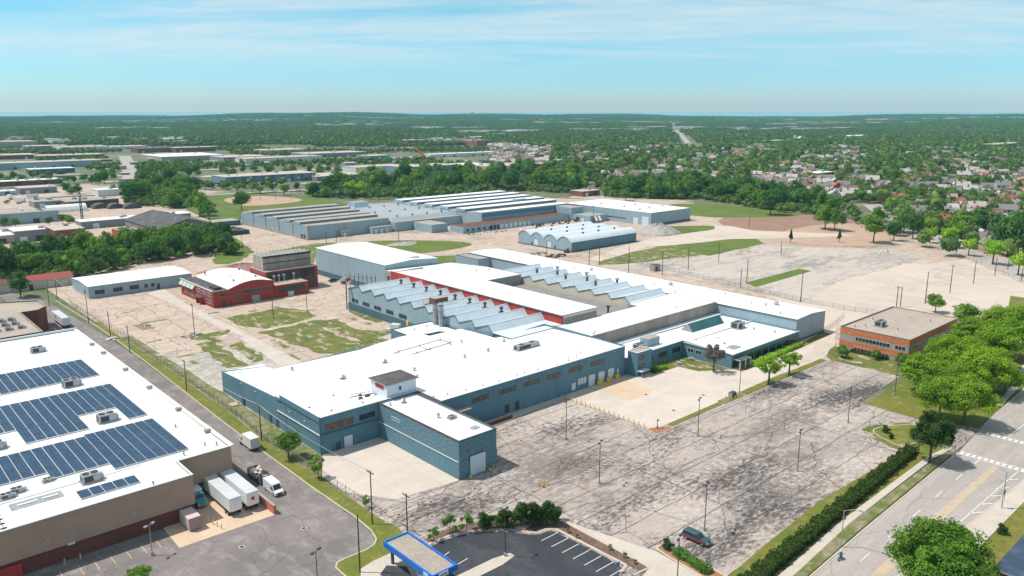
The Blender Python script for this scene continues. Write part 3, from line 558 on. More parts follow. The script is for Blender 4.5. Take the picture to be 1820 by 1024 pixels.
def vent(root,x,y,z,s=.5,h=.8,name='roof_vent',m=None):
    b=MB(); b.cyl(x,y,z-.1,z+h*.55,s*.35,m or m_metal,8); b.cyl(x,y,z+h*.55,z+h,s*.7,m or m_metal,8,s*.25); b.box(x-s*.6,y-s*.6,z-.1,x+s*.6,y+s*.6,z+.06,m_roofd); return b.build(name,root)
def anchor(root,x,y,z,m=None):
    b=MB(); b.cyl(x,y,z-.05,z+.1,.32,m or m_gry,8); b.tube((x,y,z),(x,y,z+1.15),.06,m_dmetal); return b.build('vent_pipe',root)
def hvac(root,x,y,z,sx=2.4,sy=1.8,h=1.3,name='air_conditioner'):
    b=MB(); b.box(x-sx/2-.25,y-sy/2-.25,z-.05,x+sx/2+.25,y+sy/2+.25,z+.22,m_metal); b.box(x-sx/2,y-sy/2,z+.22,x+sx/2,y+sy/2,z+h,m_metal)
    for k in (-1,1): b.cyl(x+k*sx*.24,y,z+h,z+h+.12,min(sx*.2,sy*.38),m_dmetal,12)
    b.box(x-sx/2-.02,y-sy*.35,z+.4,x-sx/2+.01,y+sy*.35,z+h-.2,m_dmetal); b.box(x-sx*.4,y-sy/2-.03,z+.4,x+sx*.1,y-sy/2+.01,z+h-.25,m_dmetal)
    b.box(x+sx/2,y-sy*.3,z+.3,x+sx/2+.7,y+sy*.3,z+h*.7,m_metal)
    return b.build(name,root)
def lights_on(root,ax,pl,lst,z,out=-1):
    for a in lst:
        b=MB(); 
        if ax=='y': b.box(a-.12,pl+out*.35,z,a+.12,pl+.05,z+.16,m_wtrim)
        else: b.box(pl+out*.35,a-.12,z,pl+.05,a+.12,z+.16,m_wtrim)
        b.build('wall_lamp',root)
# ---- front warehouse
fw=thing('warehouse','long front warehouse with white flat roof and blue block front with three white dock doors','warehouse',(130,160,0))
P=[(83.7,160.6),(111.8,160.6),(111.8,150.3),(183,150.3),(183,186),(166.5,186.6),(166.5,190),(161.4,190),(161.4,204.8),(156,204.8),(148,210.8),(96,210.8),(96,215.2),(84.0,219.5),(83.7,181)]
hh=[9.4,9.4,9.4,9.5,9.4,8.4,8.4,8.2,7.9,7.4,7.2,6.4,6.3,6.2,8.2]
b=MB(); inn=walls(b,P,0,hh,m_blk); b.build('wall',fw)
# roof surface as strips between front and back
b=MB()
zf=lambda x,y: 9.15-.055*max(0,(y-162))*(1 if x<140 else .55)*1.0
xs=[84,96,111.9,125,140,148,156,161.4,166.5,182.7]; 
def yr(x): return (150.6 if x>=111.9 else 160.9, 219.0 if x<96 else 210.6 if x<148 else 210.6 if x<148.1 else 204.6 if x<161.4 else 186.5)
for x0,x1 in zip(xs,xs[1:]):
    xm=(x0+x1)/2; y0,y1=yr(xm); ys=[y0]+[y for y in (162,175,190) if y0<y<y1]+[y1]
    for ya,yb in zip(ys,ys[1:]): b.add([(x0,ya,zf(x0,ya)),(x1,ya,zf(x1,ya)),(x1,yb,zf(x1,yb)),(x0,yb,zf(x0,yb))],[(0,1,2,3)],m_roof)
b.build('roof',fw)
b=MB(); b.box(83.45,160.4,8.2,83.69,181,9.7,m_blk,m_wtrim); b.box(83.45,181,7.9,83.69,183.5,8.75,m_blk,m_wtrim); b.box(83.7,160.35,9.4,111.8,160.75,9.5,m_wtrim); b.box(111.85,150.1,9.41,183.2,150.6,9.52,m_wtrim)
b.box(183.0,150.3,9.4,183.3,182,9.53,m_dmetal); b.build('coping',fw)
b=MB(); b.box(83.5,160.2,4.78,100,160.6,5.12,m_dbase); b.box(83.45,160.35,4.8,83.7,183,4.95,m_wtrim); b.box(83.4,160.2,0,83.62,160.5,9.3,m_dbase); b.build('string_course',fw)
win(fw,'y',160.6,85.1,92.7,5.75,7.25,5,m_gold); win(fw,'y',160.6,94.4,98.9,5.8,7.2,3)
door(fw,'y',160.6,89.9,92.3,2.9,name='roller_door'); door(fw,'y',160.6,87.7,88.9,1.9,m_ddoor)
for a0,a1 in ((121.7,127.4),(131.1,137.1),(140.4,146.2),(148.8,154.5),(158.1,163.7),(167.2,172.9)): win(fw,'y',150.3,a0,a1,6.25,7.5,4,m_gold)
win(fw,'y',150.3,161.8,165.6,1.5,3.7,3,m_wtrim)
door(fw,'y',150.3,159.2,161,2.8,m_door,z0=.55); door(fw,'y',150.3,179.4,180.3,2.8,m_door,z0=.55)
for a in (166.5,170.8,175.2): door(fw,'y',150.3,a,a+2.9,3.6,z0=.0,name='roller_door')
door(fw,'y',150.3,133.3,134.6,2.7,m_dmetal,z0=.5); door(fw,'y',150.3,137.1,138.3,2.7,m_dmetal,z0=.5)
lights_on(fw,'y',150.3,(128,150,166,186-8),8.6); lights_on(fw,'x',83.7,(205,176,168,196),6.4)
for y in (204,183,187): door(fw,'x',83.7,y,y+1,2.2,m_ddoor)
b=MB(); b.prism([(111.85,150.2),(111.85,148.2),(120,148.2),(120,150.2)],5.7,6.0,m_gry,m_tan); b.build('canopy',fw)
b=MB()   # sunken ramp wall by the front
b.box(113,146.9,0,133,147.15,1.1,m_dbrk); b.box(113,147.8,0,113.2,150,1.1,m_dbrk); b.box(112,146.2,0,133,146.5,.35,m_metal); b.build('retaining_wall',fw)
for xx,w in ((170.0,1.4),(174.1,1.4),(178.2,1.4)): MB().box(xx-.5,148.9,0,xx-.5+w,149.6,1.5,m_safety).build('dock_bumper',fw)
for X,Y in ((86,170),(88.5,163.5),(97,163),(103.5,157+5),(95,174),(104,165.5),(112.8,154.6),(116.2,153.4),(122,153),(127.5,152.6),(133,152.4),(139.5,152.2),(142.6,152.6),(147.5,152.4),(155,152.2),(168,155),(160,152.4),(164,153)): anchor(fw,X,Y,zf(X,Y),m_rust if X<106 else m_gry)
for X,Y,s in ((104.5,186,1.6),(121.5,191,1.5),(122.5,177,.8),(140,176,.7),(149.5,176.5,.9),(160,181,.9),(119,170.5,.5),(99,205,.8),(150,190,.6)): vent(fw,X,Y,zf(X,Y),s,1.1)
hvac(fw,160,170.5,zf(160,171),9.0,2.0,1.6)
b=MB()  # tower on the roof over the corner
b.box(103,161.2,8.9,112,168.6,12.7,m_blk if False else m_lsid); b.build('penthouse_wall',fw)
b=MB(); b.box(102.5,160.7,12.7,112.5,169.1,12.95,m_gry,m_dark); b.build('penthouse_roof',fw)
b=MB(); b.box(102.9,162.6,11.2,103,166.4,12.2,m_redw); b.build('red_panel',fw); win(fw,'y',161.2,106.7,107.3,10.6,11.6,1)
b=MB()  # steel frame of a removed unit
for a,c in (((128,196),(146,196)),((131,190.5),(146,190.5)),((146,196),(146,190.5)),((138,196),(138,190.5))): b.tube((a[0],a[1],zf(*a)+.7),(c[0],c[1],zf(*c)+.7),.12,m_rust)
for x,y in ((130,196),(138,196),(146,196),(146,190.5),(138,190.5),(133,190.5)): b.tube((x,y,zf(x,y)-.1),(x,y,zf(x,y)+1.5),.1,m_rust)
b.build('steel_frame',fw)
b=MB()
for k in range(9): 
    x=97+k*.9+random.random(); y=167.5+random.uniform(-1.6,1.2); b.box(x,y,zf(x,y)-.05,x+random.uniform(.3,1.4),y+random.uniform(.2,.5),zf(x,y)+random.uniform(.15,.5),m_dark)
b.path([(96.5,168.5,9.2),(102.8,166.5,9.3)],.12,m_dmetal); b.path([(98,170.5,9),(102.8,168.5,9.3)],.1,m_metal); b.build('roof_debris',fw)
# ---- garage wing
gw=thing('garage_wing','split-faced blue block garage wing with a white roller door, projecting in front of the warehouse','garage',(105,144,0))
b=MB(); pts=[(100,128.2),(111,128.2),(111,160.3),(100,160.3)]; inn=walls(b,pts,4.15,9.15,m_split); walls(b,[(99.96,128.16),(111.04,128.16),(111.04,160.32),(99.96,160.32)],0,4.15,m_blk); b.build('wall',gw)
b=MB(); roofslab(b,inn,8.85,m_roofd); b.build('roof',gw)
b=MB(); b.box(99.85,128.0,9.15,111.15,128.4,9.27,m_dmetal); b.box(99.85,128.4,9.15,100.2,160.3,9.28,m_rust); b.box(110.8,128.4,9.15,111.15,160.3,9.26,m_rust); b.box(99.8,128.3,4.1,99.95,160.3,4.28,m_wtrim); b.build('coping',gw)
b=MB(); b.box(99.88,128.05,0,111.12,128.2,4.14,m_split); b.build('split_block_face',gw)
door(gw,'y',128.05,103,107.6,4.7,name='roller_door'); win(gw,'x',100,151,154.8,6.5,7.3,2,m_blk,m_wtrim)
hvac(gw,107.5,140.5,8.85,1.5,1.2,.8,'exhaust_unit'); vent(gw,105.5,143,8.85,.7,1.3); vent(gw,105,157,8.85,1.2,1.1); vent(gw,101.5,157.5,8.85,.5,.8)
b=MB(); b.box(107,131.6,8.87,109,133.2,9.0,m_metal); b.build('skylight',gw)
# ---- stair tower at the right end of the warehouse
st_=thing('stair_tower','small blue block stair tower with flat tan roof beside the dock doors','stair tower',(187,149,0))
shell(st_,rect(184.2,146.3,191.4,150.1),7.7,m_blk,m_tan,.1); win(st_,'y',146.3,185,187.6,5.2,6.5,1,m_gold); win(st_,'y',146.3,185,187.6,2.6,3.8,1,m_gold)
b=MB(); b.box(184.3,144.6,1.9,188.4,146.25,2.1,m_wtrim); b.tube((184.6,144.8,0),(184.6,144.8,1.9),.08,m_metal); b.build('canopy',st_)
# ---- offices behind / low flat roofed building
lo=thing('office_building','low white-roofed office with dark strip windows around the courtyard lawn','office',(220,150,0))
b=MB(); P=[(183.3,150.2),(212.9,150.2),(212.9,131.2),(255.2,131.2),(255.2,165.4),(183.3,165.4)]; inn=walls(b,P,0,[5.3,5.3,4.6,4.6,4.6,5.0],m_blk); b.build('wall',lo)
b=MB(); roofslab(b,inn,[4.9,4.9,4.3,4.3,4.3,4.7],m_roofd); b.build('roof',lo)
b=MB(); b.box(183.3,149.95,5.3,213.1,150.25,5.42,m_wtrim); b.box(212.7,130.9,4.6,255.2,131.4,4.72,m_wtrim); b.box(212.65,131.4,4.72,212.9,150,5.0,m_wtrim); b.box(213,149.8,4.2,255,150.3,4.66,m_gry,m_roofd); b.build('coping',lo)
for a0,a1 in ((192.6,196.9),(199.9,204.4),(207.3,211.7)): win(lo,'y',150.2,a0,a1,1.9,3.6,2)
win(lo,'x',212.9,145.6,147.9,1.9,3.3,2,fm=m_wtrim); win(lo,'x',212.9,142.6,144.9,1.9,3.3,2,fm=m_wtrim)
for k in range(7): win(lo,'y',131.2,222+k*4.6,225.8+k*4.6,.8,3.2,3)
win(lo,'y',131.2,213.6,216.2,.2,3.0,2)
b=MB(); b.box(213.6,128.4,3.0,220,131.1,3.25,m_wtrim,m_dark)
for x,y in ((213.8,128.6),(219.8,128.6),(217,128.6)): b.box(x-.12,y-.12,0,x+.12,y+.12,3,m_wtrim)
b.build('entrance_canopy',lo)
b=MB(); b.prof([(160.6,4.5),(155.4,4.5),(157.6,7.2)],226,245.5,'x',m_gry,{1:mat('green_glazing',(.05,.17,.17),[('noise',5,(.035,.12,.13),.42,.62,.8),('gridx',1.2,(.03,.10,.11),.06,.03,.6)],rough=.3),2:m_lsid}); b.build('skylight_monitor',lo)
b=MB(); b.box(184,162.6,4.7,255,165.2,4.9,m_lsid); b.build('roof_gutter',lo)
b=MB(); b.box(199.3,154,4.7,205.3,157.4,7.5,m_sid,m_tan); b.build('plant_room',lo)
hvac(lo,196.6,155.2,4.7,4.0,3.0,1.7); hvac(lo,243.5,148.5,4.4,4.4,3.2,2.3,'cooling_tower')
b=MB(); b.box(219,134.5,4.35,223.5,137.5,4.6,m_metal); b.build('skylight',lo)
for X,Y in ((226,145),(248,136.5),(218,148.5),(246,143.5),(222,140),(250.5,149)): vent(lo,X,Y,4.4,.7,.8)
# ---- strip (connecting) building and long building
sb=thing('connecting_building','white-roofed connecting building with weathered grey wall behind the office roofs','industrial building',(220,172,0))
b=MB(); P=[(183.4,165.6),(255.3,165.6),(255.3,186.4),(227.6,186.4),(227.6,182.2),(183.4,182.2)]; inn=walls(b,P,0,9.0,m_cor); b.build('wall',sb)
b=MB(); roofslab(b,inn,8.9,m_roof); b.build('roof',sb)
b=MB(); b.box(183.4,165.3,9.0,255.3,165.7,9.14,m_gry); b.build('coping',sb)
for X,Y in ((187,167),(189,168.2),(236,170)): vent(sb,X,Y,8.9,.5,.7)
lb=thing('steel_building','very long white-roofed pale blue steel building running to the service drive','industrial building',(265,220,0))
yA,yB=132.4,316
b=MB(); b.prof([(255.4,0),(276.5,0),(276.5,8.2),(266,9.0),(255.4,8.5)],yA+.3,yA,'y',m_sid)
b.prof([(255.4,0),(276.5,0),(276.5,8.2),(266,9.0),(255.4,8.5)],yB,yB-.3,'y',m_sid)
b.box(255.4,yA+.3,0,255.7,yB-.3,8.45,m_sid); b.box(276.2,yA+.3,0,276.5,yB-.3,8.15,m_sid); b.build('wall',lb)
b=MB(); b.add([(255.2,yA-.15,8.55),(266,yA-.15,9.06),(266,yB+.15,9.06),(255.2,yB+.15,8.55),(276.7,yA-.15,8.25),(276.7,yB+.15,8.25)],[(0,1,2,3),(1,4,5,2)],m_roof); b.build('roof',lb)
b=MB(); b.box(255.1,yA,8.3,255.38,yB,8.5,m_dmetal); b.build('gutter',lb)
b=MB(); b.box(255.3,132.2,0,276.4,132.38,.8,m_dbase); b.build('base_course',lb)
for k in range(11): vent(lb,257.6+(k%3)*6,140+k*15.5,8.75,.5,.9)
vent(lb,268.5,148,9,1.7,1.3); vent(lb,264.5,150,9,.8,1); vent(lb,267,196,9,1.8,1.2); vent(lb,266,240,9,1.6,1.2)
door(lb,'y',yA,256.6,257.7,2.2,m_ddoor)
bx=thing('steel_building','boxy grey-blue steel annex with two white doors at the far end of the long building','industrial building',(252,306,0))
shell(bx,rect(247.3,299,255.2,317),8.1,m_sid,m_gry,.1,m_dmetal); door(bx,'x',247.3,310.5,314.5,3.8,name='roller_door'); door(bx,'x',247.3,304.5,306.8,2.3)
# ---- sawtooth sheds
def saw(root,x0,x1,ys,zp,zv,yend,mw,mr,mg,z0=0,steep=2.0):
    """teeth along Y; ys = peak positions descending; steep glazed face looks to -Y"""
    prof=[(yend[0],z0),(yend[0],zv)]
    w=MB(); r=MB(); g=MB()
    top=[(yend[0],zv)]
    for i,y in enumerate(ys):
        top.append((y,zp)); top.append((y-steep,zv))
    top.append((yend[1],zv))
    for xx,dx in ((x0,.3),(x1-.3,.3)):
        for (ya,za),(yb,zb) in zip(top,top[1:]):
            w.add([(xx,ya,z0),(xx+dx,ya,z0),(xx+dx,yb,z0),(xx,yb,z0),(xx,ya,za),(xx+dx,ya,za),(xx+dx,yb,zb),(xx,yb,zb)],[(0,3,7,4),(1,5,6,2),(4,7,6,5)],mw)
    w.box(x0+.3,yend[0]-.3,z0,x1-.3,yend[0],zv,mw); w.box(x0+.3,yend[1],z0,x1-.3,yend[1]+.3,zv,mw)
    w.build('wall',root)
    for i,((ya,za),(yb,zb)) in enumerate(zip(top,top[1:])):
        B_=g if zb<za else r; m=mg if zb<za else mr
        B_.add([(x0-.12,ya,za+.05),(x0-.12,yb,zb+.05),(x1+.12,yb,zb+.05),(x1+.12,ya,za+.05)],[(0,1,2,3)],m)
        if zb<za:
            B_.add([(x0-.13,ya+.15,za-.12),(x0-.13,ya-.1,za-.12),(x1+.13,ya-.1,za-.12),(x1+.13,ya+.15,za-.12),(x0-.13,ya+.15,za+.12),(x0-.13,ya-.1,za+.12),(x1+.13,ya-.1,za+.12),(x1+.13,ya+.15,za+.12)],[(0,3,2,1),(0,1,5,4),(2,3,7,6),(4,5,6,7),(1,2,6,5),(3,0,4,7)],m_roofd)
    r.build('roof',root); g.build('roof_glazing',root)
    e=MB()
    for (ya,za),(yb,zb) in zip(top,top[1:]): e.tube((x0-.16,ya,za-.02),(x0-.16,yb,zb-.02),.13,m_trim,4)
    e.build('edge_trim',root)
s1=thing('sawtooth_shed','sawtooth-roofed pale blue shed with ten white roof teeth facing the front warehouse','factory shed',(176,232,0))
pk=[274,264.7,255.6,246.9,237.6,228.4,219.6,210.8,201.7,192.8]
saw(s1,163.6,188,pk,11.1,8.8,(282.5,181.5),m_sid,m_lsid,m_glz)
b=MB(); b.box(163.2,206,0,163.58,282.4,2.9,m_dbase); b.build('base_course',s1)
for a0,a1 in ((277.6,279.9),(275.2,277.0),(266.5,271.5),(258,263),(249.3,254.3),(240.4,245.6)): win(s1,'x',163.6,a0,a1,3.6,5.1,5,m_glass)
for y in pk[:6]+pk[6:9]:
    b=MB(); X,Y=180.2,y+3.4; b.cyl(X,Y,9.8,11.6,.38,m_dmetal,8); b.cyl(X,Y,11.6,12.1,.75,m_dmetal,8,.75); b.cyl(X,Y,12.1,12.5,.4,m_dmetal,8,.2); b.box(X-.7,Y-.7,9.6,X+.7,Y+.7,10.6,m_dmetal); b.build('ventilator',s1)
for y in (220.0,216.6):
    b=MB(); X=162.0
    for k in range(6): b.cyl(X,y,k*2.2+.5,k*2.2+2.65,.95,m_metal,12); b.cyl(X,y,k*2.2+2.65,k*2.2+2.75,1.02,m_dmetal,12)
    b.box(X-1.1,y-1.1,0,X+1.1,y+1.1,.9,m_rust); b.build('exhaust_stack',s1)
b=MB(); X,Y=170,231
b.box(X-1,Y-1.5,10.4,X+5,Y+2.2,12.6,m_rust,m_gry); b.box(X-3,Y-3,10.0,X+7.5,Y+3,10.15,m_rust)
for k in range(6): b.tube((X-3+k*2.1,Y-3,10.1),(X-3+k*2.1,Y-3,11.3),.05,m_dmetal,4); b.tube((X-3+k*2.1,Y+3,10.1),(X-3+k*2.1,Y+3,11.3),.05,m_dmetal,4)
b.tube((X-3,Y-3,11.3),(X+7.5,Y-3,11.3),.05,m_dmetal,4); b.build('rooftop_unit',s1)
b=MB(); b.box(163.1,238.8,.9,163.55,240.2,3.2,m_safety); b.build('yellow_panel',s1)
an=thing('annex','low flat white-roofed annex between the sawtooth shed and the weedy yard','annex',(155,215,0))
shell(an,[(146,211.2),(156.5,211.2),(160.9,206),(163.0,206),(163.0,224.5),(146,224.5)],6.2,m_blk,m_roofd,.15,m_trim); vent(an,152,219,6,.6,.7); vent(an,158,220,6,.6,.7)
rr=thing('monitor_building','raised white-roofed hall with red cladding between the two sawtooth sheds','factory hall',(197,232,0))
b=MB(); b.box(188.2,182.6,0,188.6,288,11.9,m_redw); b.box(205.5,182.6,0,205.9,262,11.9,m_gry); b.box(188.6,182.6,0,205.5,183,9.4,m_cream); b.box(188.6,182.7,9.4,205.5,183,11.2,m_cor)
b.box(188.6,287.7,0,205.5,288,11.4,m_gry); b.box(205.5,262.2,0,205.9,288,10.4,m_gry); b.build('wall',rr)
b=MB(); b.box(187.9,182.3,11.9,206.1,262,12.15,m_gry,m_roof); b.build('roof',rr)
b=MB(); b.box(188.6,182.2,11.1,205.9,182.6,11.88,m_cream); b.box(187.85,182.3,11.55,188.15,262,11.9,m_dmetal); b.build('fascia',rr)
cr=thing('cross_building','white flat cross building linking the tall steel shed and the rear sawtooth shed','factory hall',(212,275,0))
b=MB(); P=[(188.7,262.1),(206.2,262.1),(206.2,250.4),(231.8,250.4),(231.8,274),(226,293.6),(188.7,293.6)]; inn=walls(b,P,0,[11.6,10.6,10.2,10.2,10.2,10.2,11.4],m_gry); b.build('wall',cr)
b=MB(); roofslab(b,inn,[11.6,10.6,10.15,10.15,10.15,10.15,11.3],m_roof); b.build('roof',cr)
vent(cr,222,270,10.2,.8,.8); vent(cr,228,268,10.2,.8,.8); vent(cr,206,288,10.4,.8,.6)
s2=thing('sawtooth_shed','rear sawtooth-roofed shed with cream gable wall beside the grey alley roof','factory shed',(244,225,0))
saw(s2,232.4,255.2,[263,254.4,245.6,236.6,227.7,218.6,209.7,200.8,191.8],10.2,8.1,(270,186.6),m_cream,m_lsid,m_glz)
for k,y in enumerate((252,243,234,225,216.5)):
    X=247 if k%2 else 243; b=MB(); b.cyl(X,y,9,10.9,.5,m_dmetal,8); b.cyl(X,y,10.9,11.6,.9,m_metal,8); b.build('ventilator',s2)
for y in (247.5,229.5,212):
    b=MB(); b.cyl(251.5,y,9.3,11,.5,m_dmetal,8); b.cyl(251.5,y,11,11.7,.9,m_metal,8); b.build('ventilator',s2)
ar=thing('alley_roof','long low grey covered alley roof between the white hall and the cream sawtooth gables','roofed alley',(218,222,0))
b=MB(); b.box(206.3,182.9,0,206.5,250,5.6,m_gry); b.box(231.9,187,0,232.1,250,5.6,m_gry); b.build('wall',ar)
b=MB(); b.box(206.6,182.9,5.6,231.8,250,5.9,m_gry,mat('asphalt_felt_roof',(.26,.25,.25),[('noise',5,(.20,.195,.2),.45,.65,.7),('gridx',3,(.33,.32,.32),.03,.01,.4)])); b.build('roof',ar)
b=MB(); b.cyl(216,186,5.9,9.8,.35,m_dmetal); b.cyl(216,186,9.8,10.2,.8,m_dmetal); b.build('flue',ar)
tl=thing('steel_shed','tall windowless pale blue steel shed with gently pitched white roof','industrial shed',(203,326,0))
y0,y1=294,357.2
b=MB(); pr=[(189.2,0),(218.5,0),(218.5,13.2),(204,14.2),(189.2,13.4)]; b.prof(pr,y0+.3,y0,'y',m_sid); b.prof(pr,y1,y1-.3,'y',m_sid); b.box(189.2,y0+.3,0,189.5,y1-.3,13.35,m_sid); b.box(218.2,y0+.3,0,218.5,y1-.3,13.15,m_sid); b.build('wall',tl)
b=MB(); b.add([(189,y0-.1,13.45),(204,y0-.1,14.25),(204,y1+.1,14.25),(189,y1+.1,13.45),(218.7,y0-.1,13.25),(218.7,y1+.1,13.25)],[(0,1,2,3),(1,4,5,2)],m_roof); b.build('roof',tl)
b=MB(); b.box(188.95,y0+14,0,189.18,y1,2.6,m_dbase); b.build('base_course',tl)
b=MB(); b.box(206,298,13.9,211,300,14.3,m_metal); b.build('skylight',tl)
# transformer yard poles between tall shed and sawtooth
ty=thing('switch_yard','row of dark steel poles with cross wires against the tall steel shed','switch yard',(192,305,0))
for k in range(8):
    t=k/7; X=178+8*t; Y=309-12*t; b=MB(); b.tube((X,Y,0),(X,Y,8.6+(k%2)*.8),.13,m_dmetal); b.box(X-.5,Y-.06,7.4,X+.5,Y+.06,7.55,m_dmetal); b.build('pole',ty)
b=MB(); b.path([(178,309,7.8),(186,297,7.8)],.05,m_dmetal,4); b.path([(178,309,6.6),(186,297,6.6)],.05,m_dmetal,4); b.build('wire',ty)
# ---- light blue long bungalow
lw=thing('blue_warehouse','long low pale blue block warehouse with white roof beside the fence','warehouse',(112,388,0))
X1=133
b=MB(); pr=[(374.5,0),(401,0),(401,5.2),(388,6.0),(374.5,5.4)]
b.prof(pr,88,88.3,'x',m_sid); b.prof(pr,X1,X1-.3,'x',m_sid); b.box(88.3,374.5,0,X1-.3,374.8,5.35,m_sid); b.box(88.3,400.7,0,X1-.3,401,5.15,m_sid); b.build('wall',lw)
b=MB(); b.add([(87.8,374.3,5.45),(X1+.2,374.3,5.45),(X1+.2,388,6.1),(87.8,388,6.1),(X1+.2,401.2,5.25),(87.8,401.2,5.25)],[(0,1,2,3),(3,2,4,5)],m_roof); b.build('roof',lw)
for a in (90.5,98,105): win(lw,'y',374.5,a,a+4,1.6,3.4,3)
win(lw,'y',374.5,111.3,112.9,1.6,3.2,1); win(lw,'y',374.5,114.2,115.8,1.6,3.2,1); win(lw,'y',374.5,128.6,130.6,1.6,3.4,1); door(lw,'y',374.5,117,118.1,2.6,m_dbrk); win(lw,'x',88,379,382,1.4,3,2)
# ---- red brick works
rb=thing('brick_works','painted red brick works with curved white roof and green awnings','factory',(136,340,0))
b=MB(); b.box(121.9,320.8,0,128.6,357.8,6.9,m_brk,m_dark)
pr=[(128.6,0),(149,0),(149,8.2),(138.4,9.5),(128.6,7.0)]; b.prof(pr,320.81,321.2,'y',m_brk); b.prof(pr,357.4,357.79,'y',m_brk); b.box(148.7,321.2,0,149,357.4,8.1,m_brk); b.build('wall',rb)
b=MB(); n=8; pts=[]
for k in range(n+1):
    t=k/n; pts.append((128.6+20.2*t,7.0+1.2*t+1.9*math.sin(math.pi*min(1,t*1.02))))
for (xa,za),(xb,zb) in zip(pts,pts[1:]): b.add([(xa,321.25,za),(xb,321.25,zb),(xb,357.3,zb),(xa,357.3,za)],[(0,1,2,3)],m_roofd)
b.build('roof',rb)
b=MB(); b.box(121.8,320.7,6.9,128.7,321.0,7.05,m_gry); b.box(121.7,321,6.9,122.1,357.8,7.3,m_wtrim); b.build('coping',rb)
for k in range(5): win(rb,'x',121.9,324+k*6.3,328.4+k*6.3,1.4,2.8,4,fm=m_wtrim); 
for k in range(3): win(rb,'x',121.9,323+k*5.6,327+k*5.6,4.4,6.0,4,fm=m_wtrim)
b=MB()
for k in range(4): 
    y=340.5+k*4.2; b.add([(121.85,y,6.6),(121.85,y+3.8,6.6),(120.6,y+3.8,5.0),(120.6,y,5.0)],[(0,1,2,3)],mat('pale_green_awning',(.42,.55,.46)))
b.build('awning',rb)
b=MB(); b.box(120,331,0,121.85,331.4,2.9,m_brk); b.box(120,335,0,121.85,335.4,2.9,m_brk); b.box(119.6,330.6,2.9,121.88,335.8,3.15,m_dark); b.build('porch',rb)
for a0,a1,z0,z1 in ((124.4,127.6,4.6,5.7),(129.5,131.3,4.4,5.6),(132.4,134.2,4.4,5.7),(135,139.2,4.3,5.9),(139.8,142.6,4.3,5.9),(132.4,134.2,1.2,2.6),(130,131.4,1.2,2.4),(143.4,147,4.6,5.8)): win(rb,'y',320.8,a0,a1,z0,z1,3,fm=m_gry)
door(rb,'y',320.8,138.6,142.3,3.0,m_gry,name='roller_door'); door(rb,'y',320.8,125.8,127,2.2,m_dmetal)
for X,Y in ((131,352),(137,338),(141,333),(139,345),(145,330),(146,350),(134,328)): vent(rb,X,Y,8.4,.7,1.3,m=m_dmetal)
b=MB(); b.box(124,324,6.9,127,330,7.9,m_dmetal); b.build('roof_debris',rb)
bh=thing('boiler_house','tall red brick boiler house with grey corrugated penthouse and railings','boiler house',(162,336,0))
b=MB(); b.box(149.3,329.6,0,175,346,10.3,m_brk,m_gry); b.box(149.2,320.9,0,165.5,329.5,5.6,m_brk,m_tan); b.build('wall',bh)
b=MB(); b.box(150.3,333.5,10.3,173.8,343.5,16.6,m_cor,m_gry); b.box(150.2,333.3,13.2,173.9,333.5,13.5,m_dmetal); b.box(150.1,333.2,15.8,174,333.5,16.75,m_dmetal); b.build('penthouse',bh)
b=MB(); b.box(150.6,329.35,5.9,173.4,329.58,9.6,m_glass); 
for k in range(12): b.box(150.6+k*1.95,329.3,5.9,150.75+k*1.95,329.4,9.6,m_dmetal)
b.build('glazed_wall',bh); win(bh,'y',329.6,166.5,173.5,1.2,5.4,5); win(bh,'y',320.9,151,163.8,2.1,4.6,9); door(bh,'y',320.9,155.4,158.2,2.1,m_wtrim,name='roller_door')
for k in range(4): 
    b=MB(); b.box(149.1,332+k*3.6,1,149.28,333.4+k*3.6,8.8,m_glass); b.build('window',bh)
for X in (152.5,154.8,157.2,162): 
    b=MB(); b.cyl(X,327.6,5.6,8.2,.28,m_metal); b.cyl(X,327.6,8.2,8.9,.7,m_metal,10,.5); b.build('cyclone_vent',bh)
b=MB()
for k in range(13): b.tube((150.4+k*1.94,333.6,16.6),(150.4+k*1.94,333.6,18.0),.06,m_dmetal,4); b.tube((150.4+k*1.94,343.3,16.6),(150.4+k*1.94,343.3,18.0),.06,m_dmetal,4)
b.path([(150.4,343.3,17.9),(150.4,333.6,17.9),(173.7,333.6,17.9),(173.7,343.3,17.9)],.05,m_dmetal,4); b.build('railing',bh)
# ---- arched-roof building
ab=thing('arched_building','pale blue building with four white barrel-vaulted roofs in the middle of the yard','industrial building',(360,335,0))
ya,yb=314,360; nb=4; seg=(yb-ya)/nb
prf=[]
for k in range(nb):
    for j in range(9 if k<nb-1 else 10):
        t=j/9; prf.append((yb-(k+t)*seg,5.6+3.0*math.sin(math.pi*t)**.8))
b=MB(); full=[(yb,0)]+[(yb,5.6)]+prf[1:]+[(ya,0)]
b.prof(full[::-1],330.5,330.9,'x',m_sid); b.prof(full[::-1],389.6,390,'x',m_sid); b.box(330.9,ya,0,389.6,ya+.3,5.5,m_blk); b.box(330.9,yb-.3,0,389.6,yb,5.5,m_sid); b.build('wall',ab)
for k in range(nb):
    b=MB(); pts=[(yb-(k+j/12)*seg,5.7+3.05*math.sin(math.pi*j/12)**.8) for j in range(13)]
    for (p,za),(q,zb) in zip(pts,pts[1:]): b.add([(330.2,p,za),(330.2,q,zb),(390.3,q,zb),(390.3,p,za)],[(0,1,2,3)],m_lsid)
    for x in (342,356,371): b.cyl(x+k*2,yb-(k+.5)*seg+1.5,8.4,9.6,.6,m_dmetal)
    b.build('barrel_roof',ab)
door(ab,'x',330.5,342,345.5,4.4,name='roller_door'); door(ab,'x',330.5,330.5,334,4.4,name='roller_door'); door(ab,'x',330.5,346.8,347.8,2.2,m_ddoor); door(ab,'x',330.5,327,328,2.2,m_ddoor)
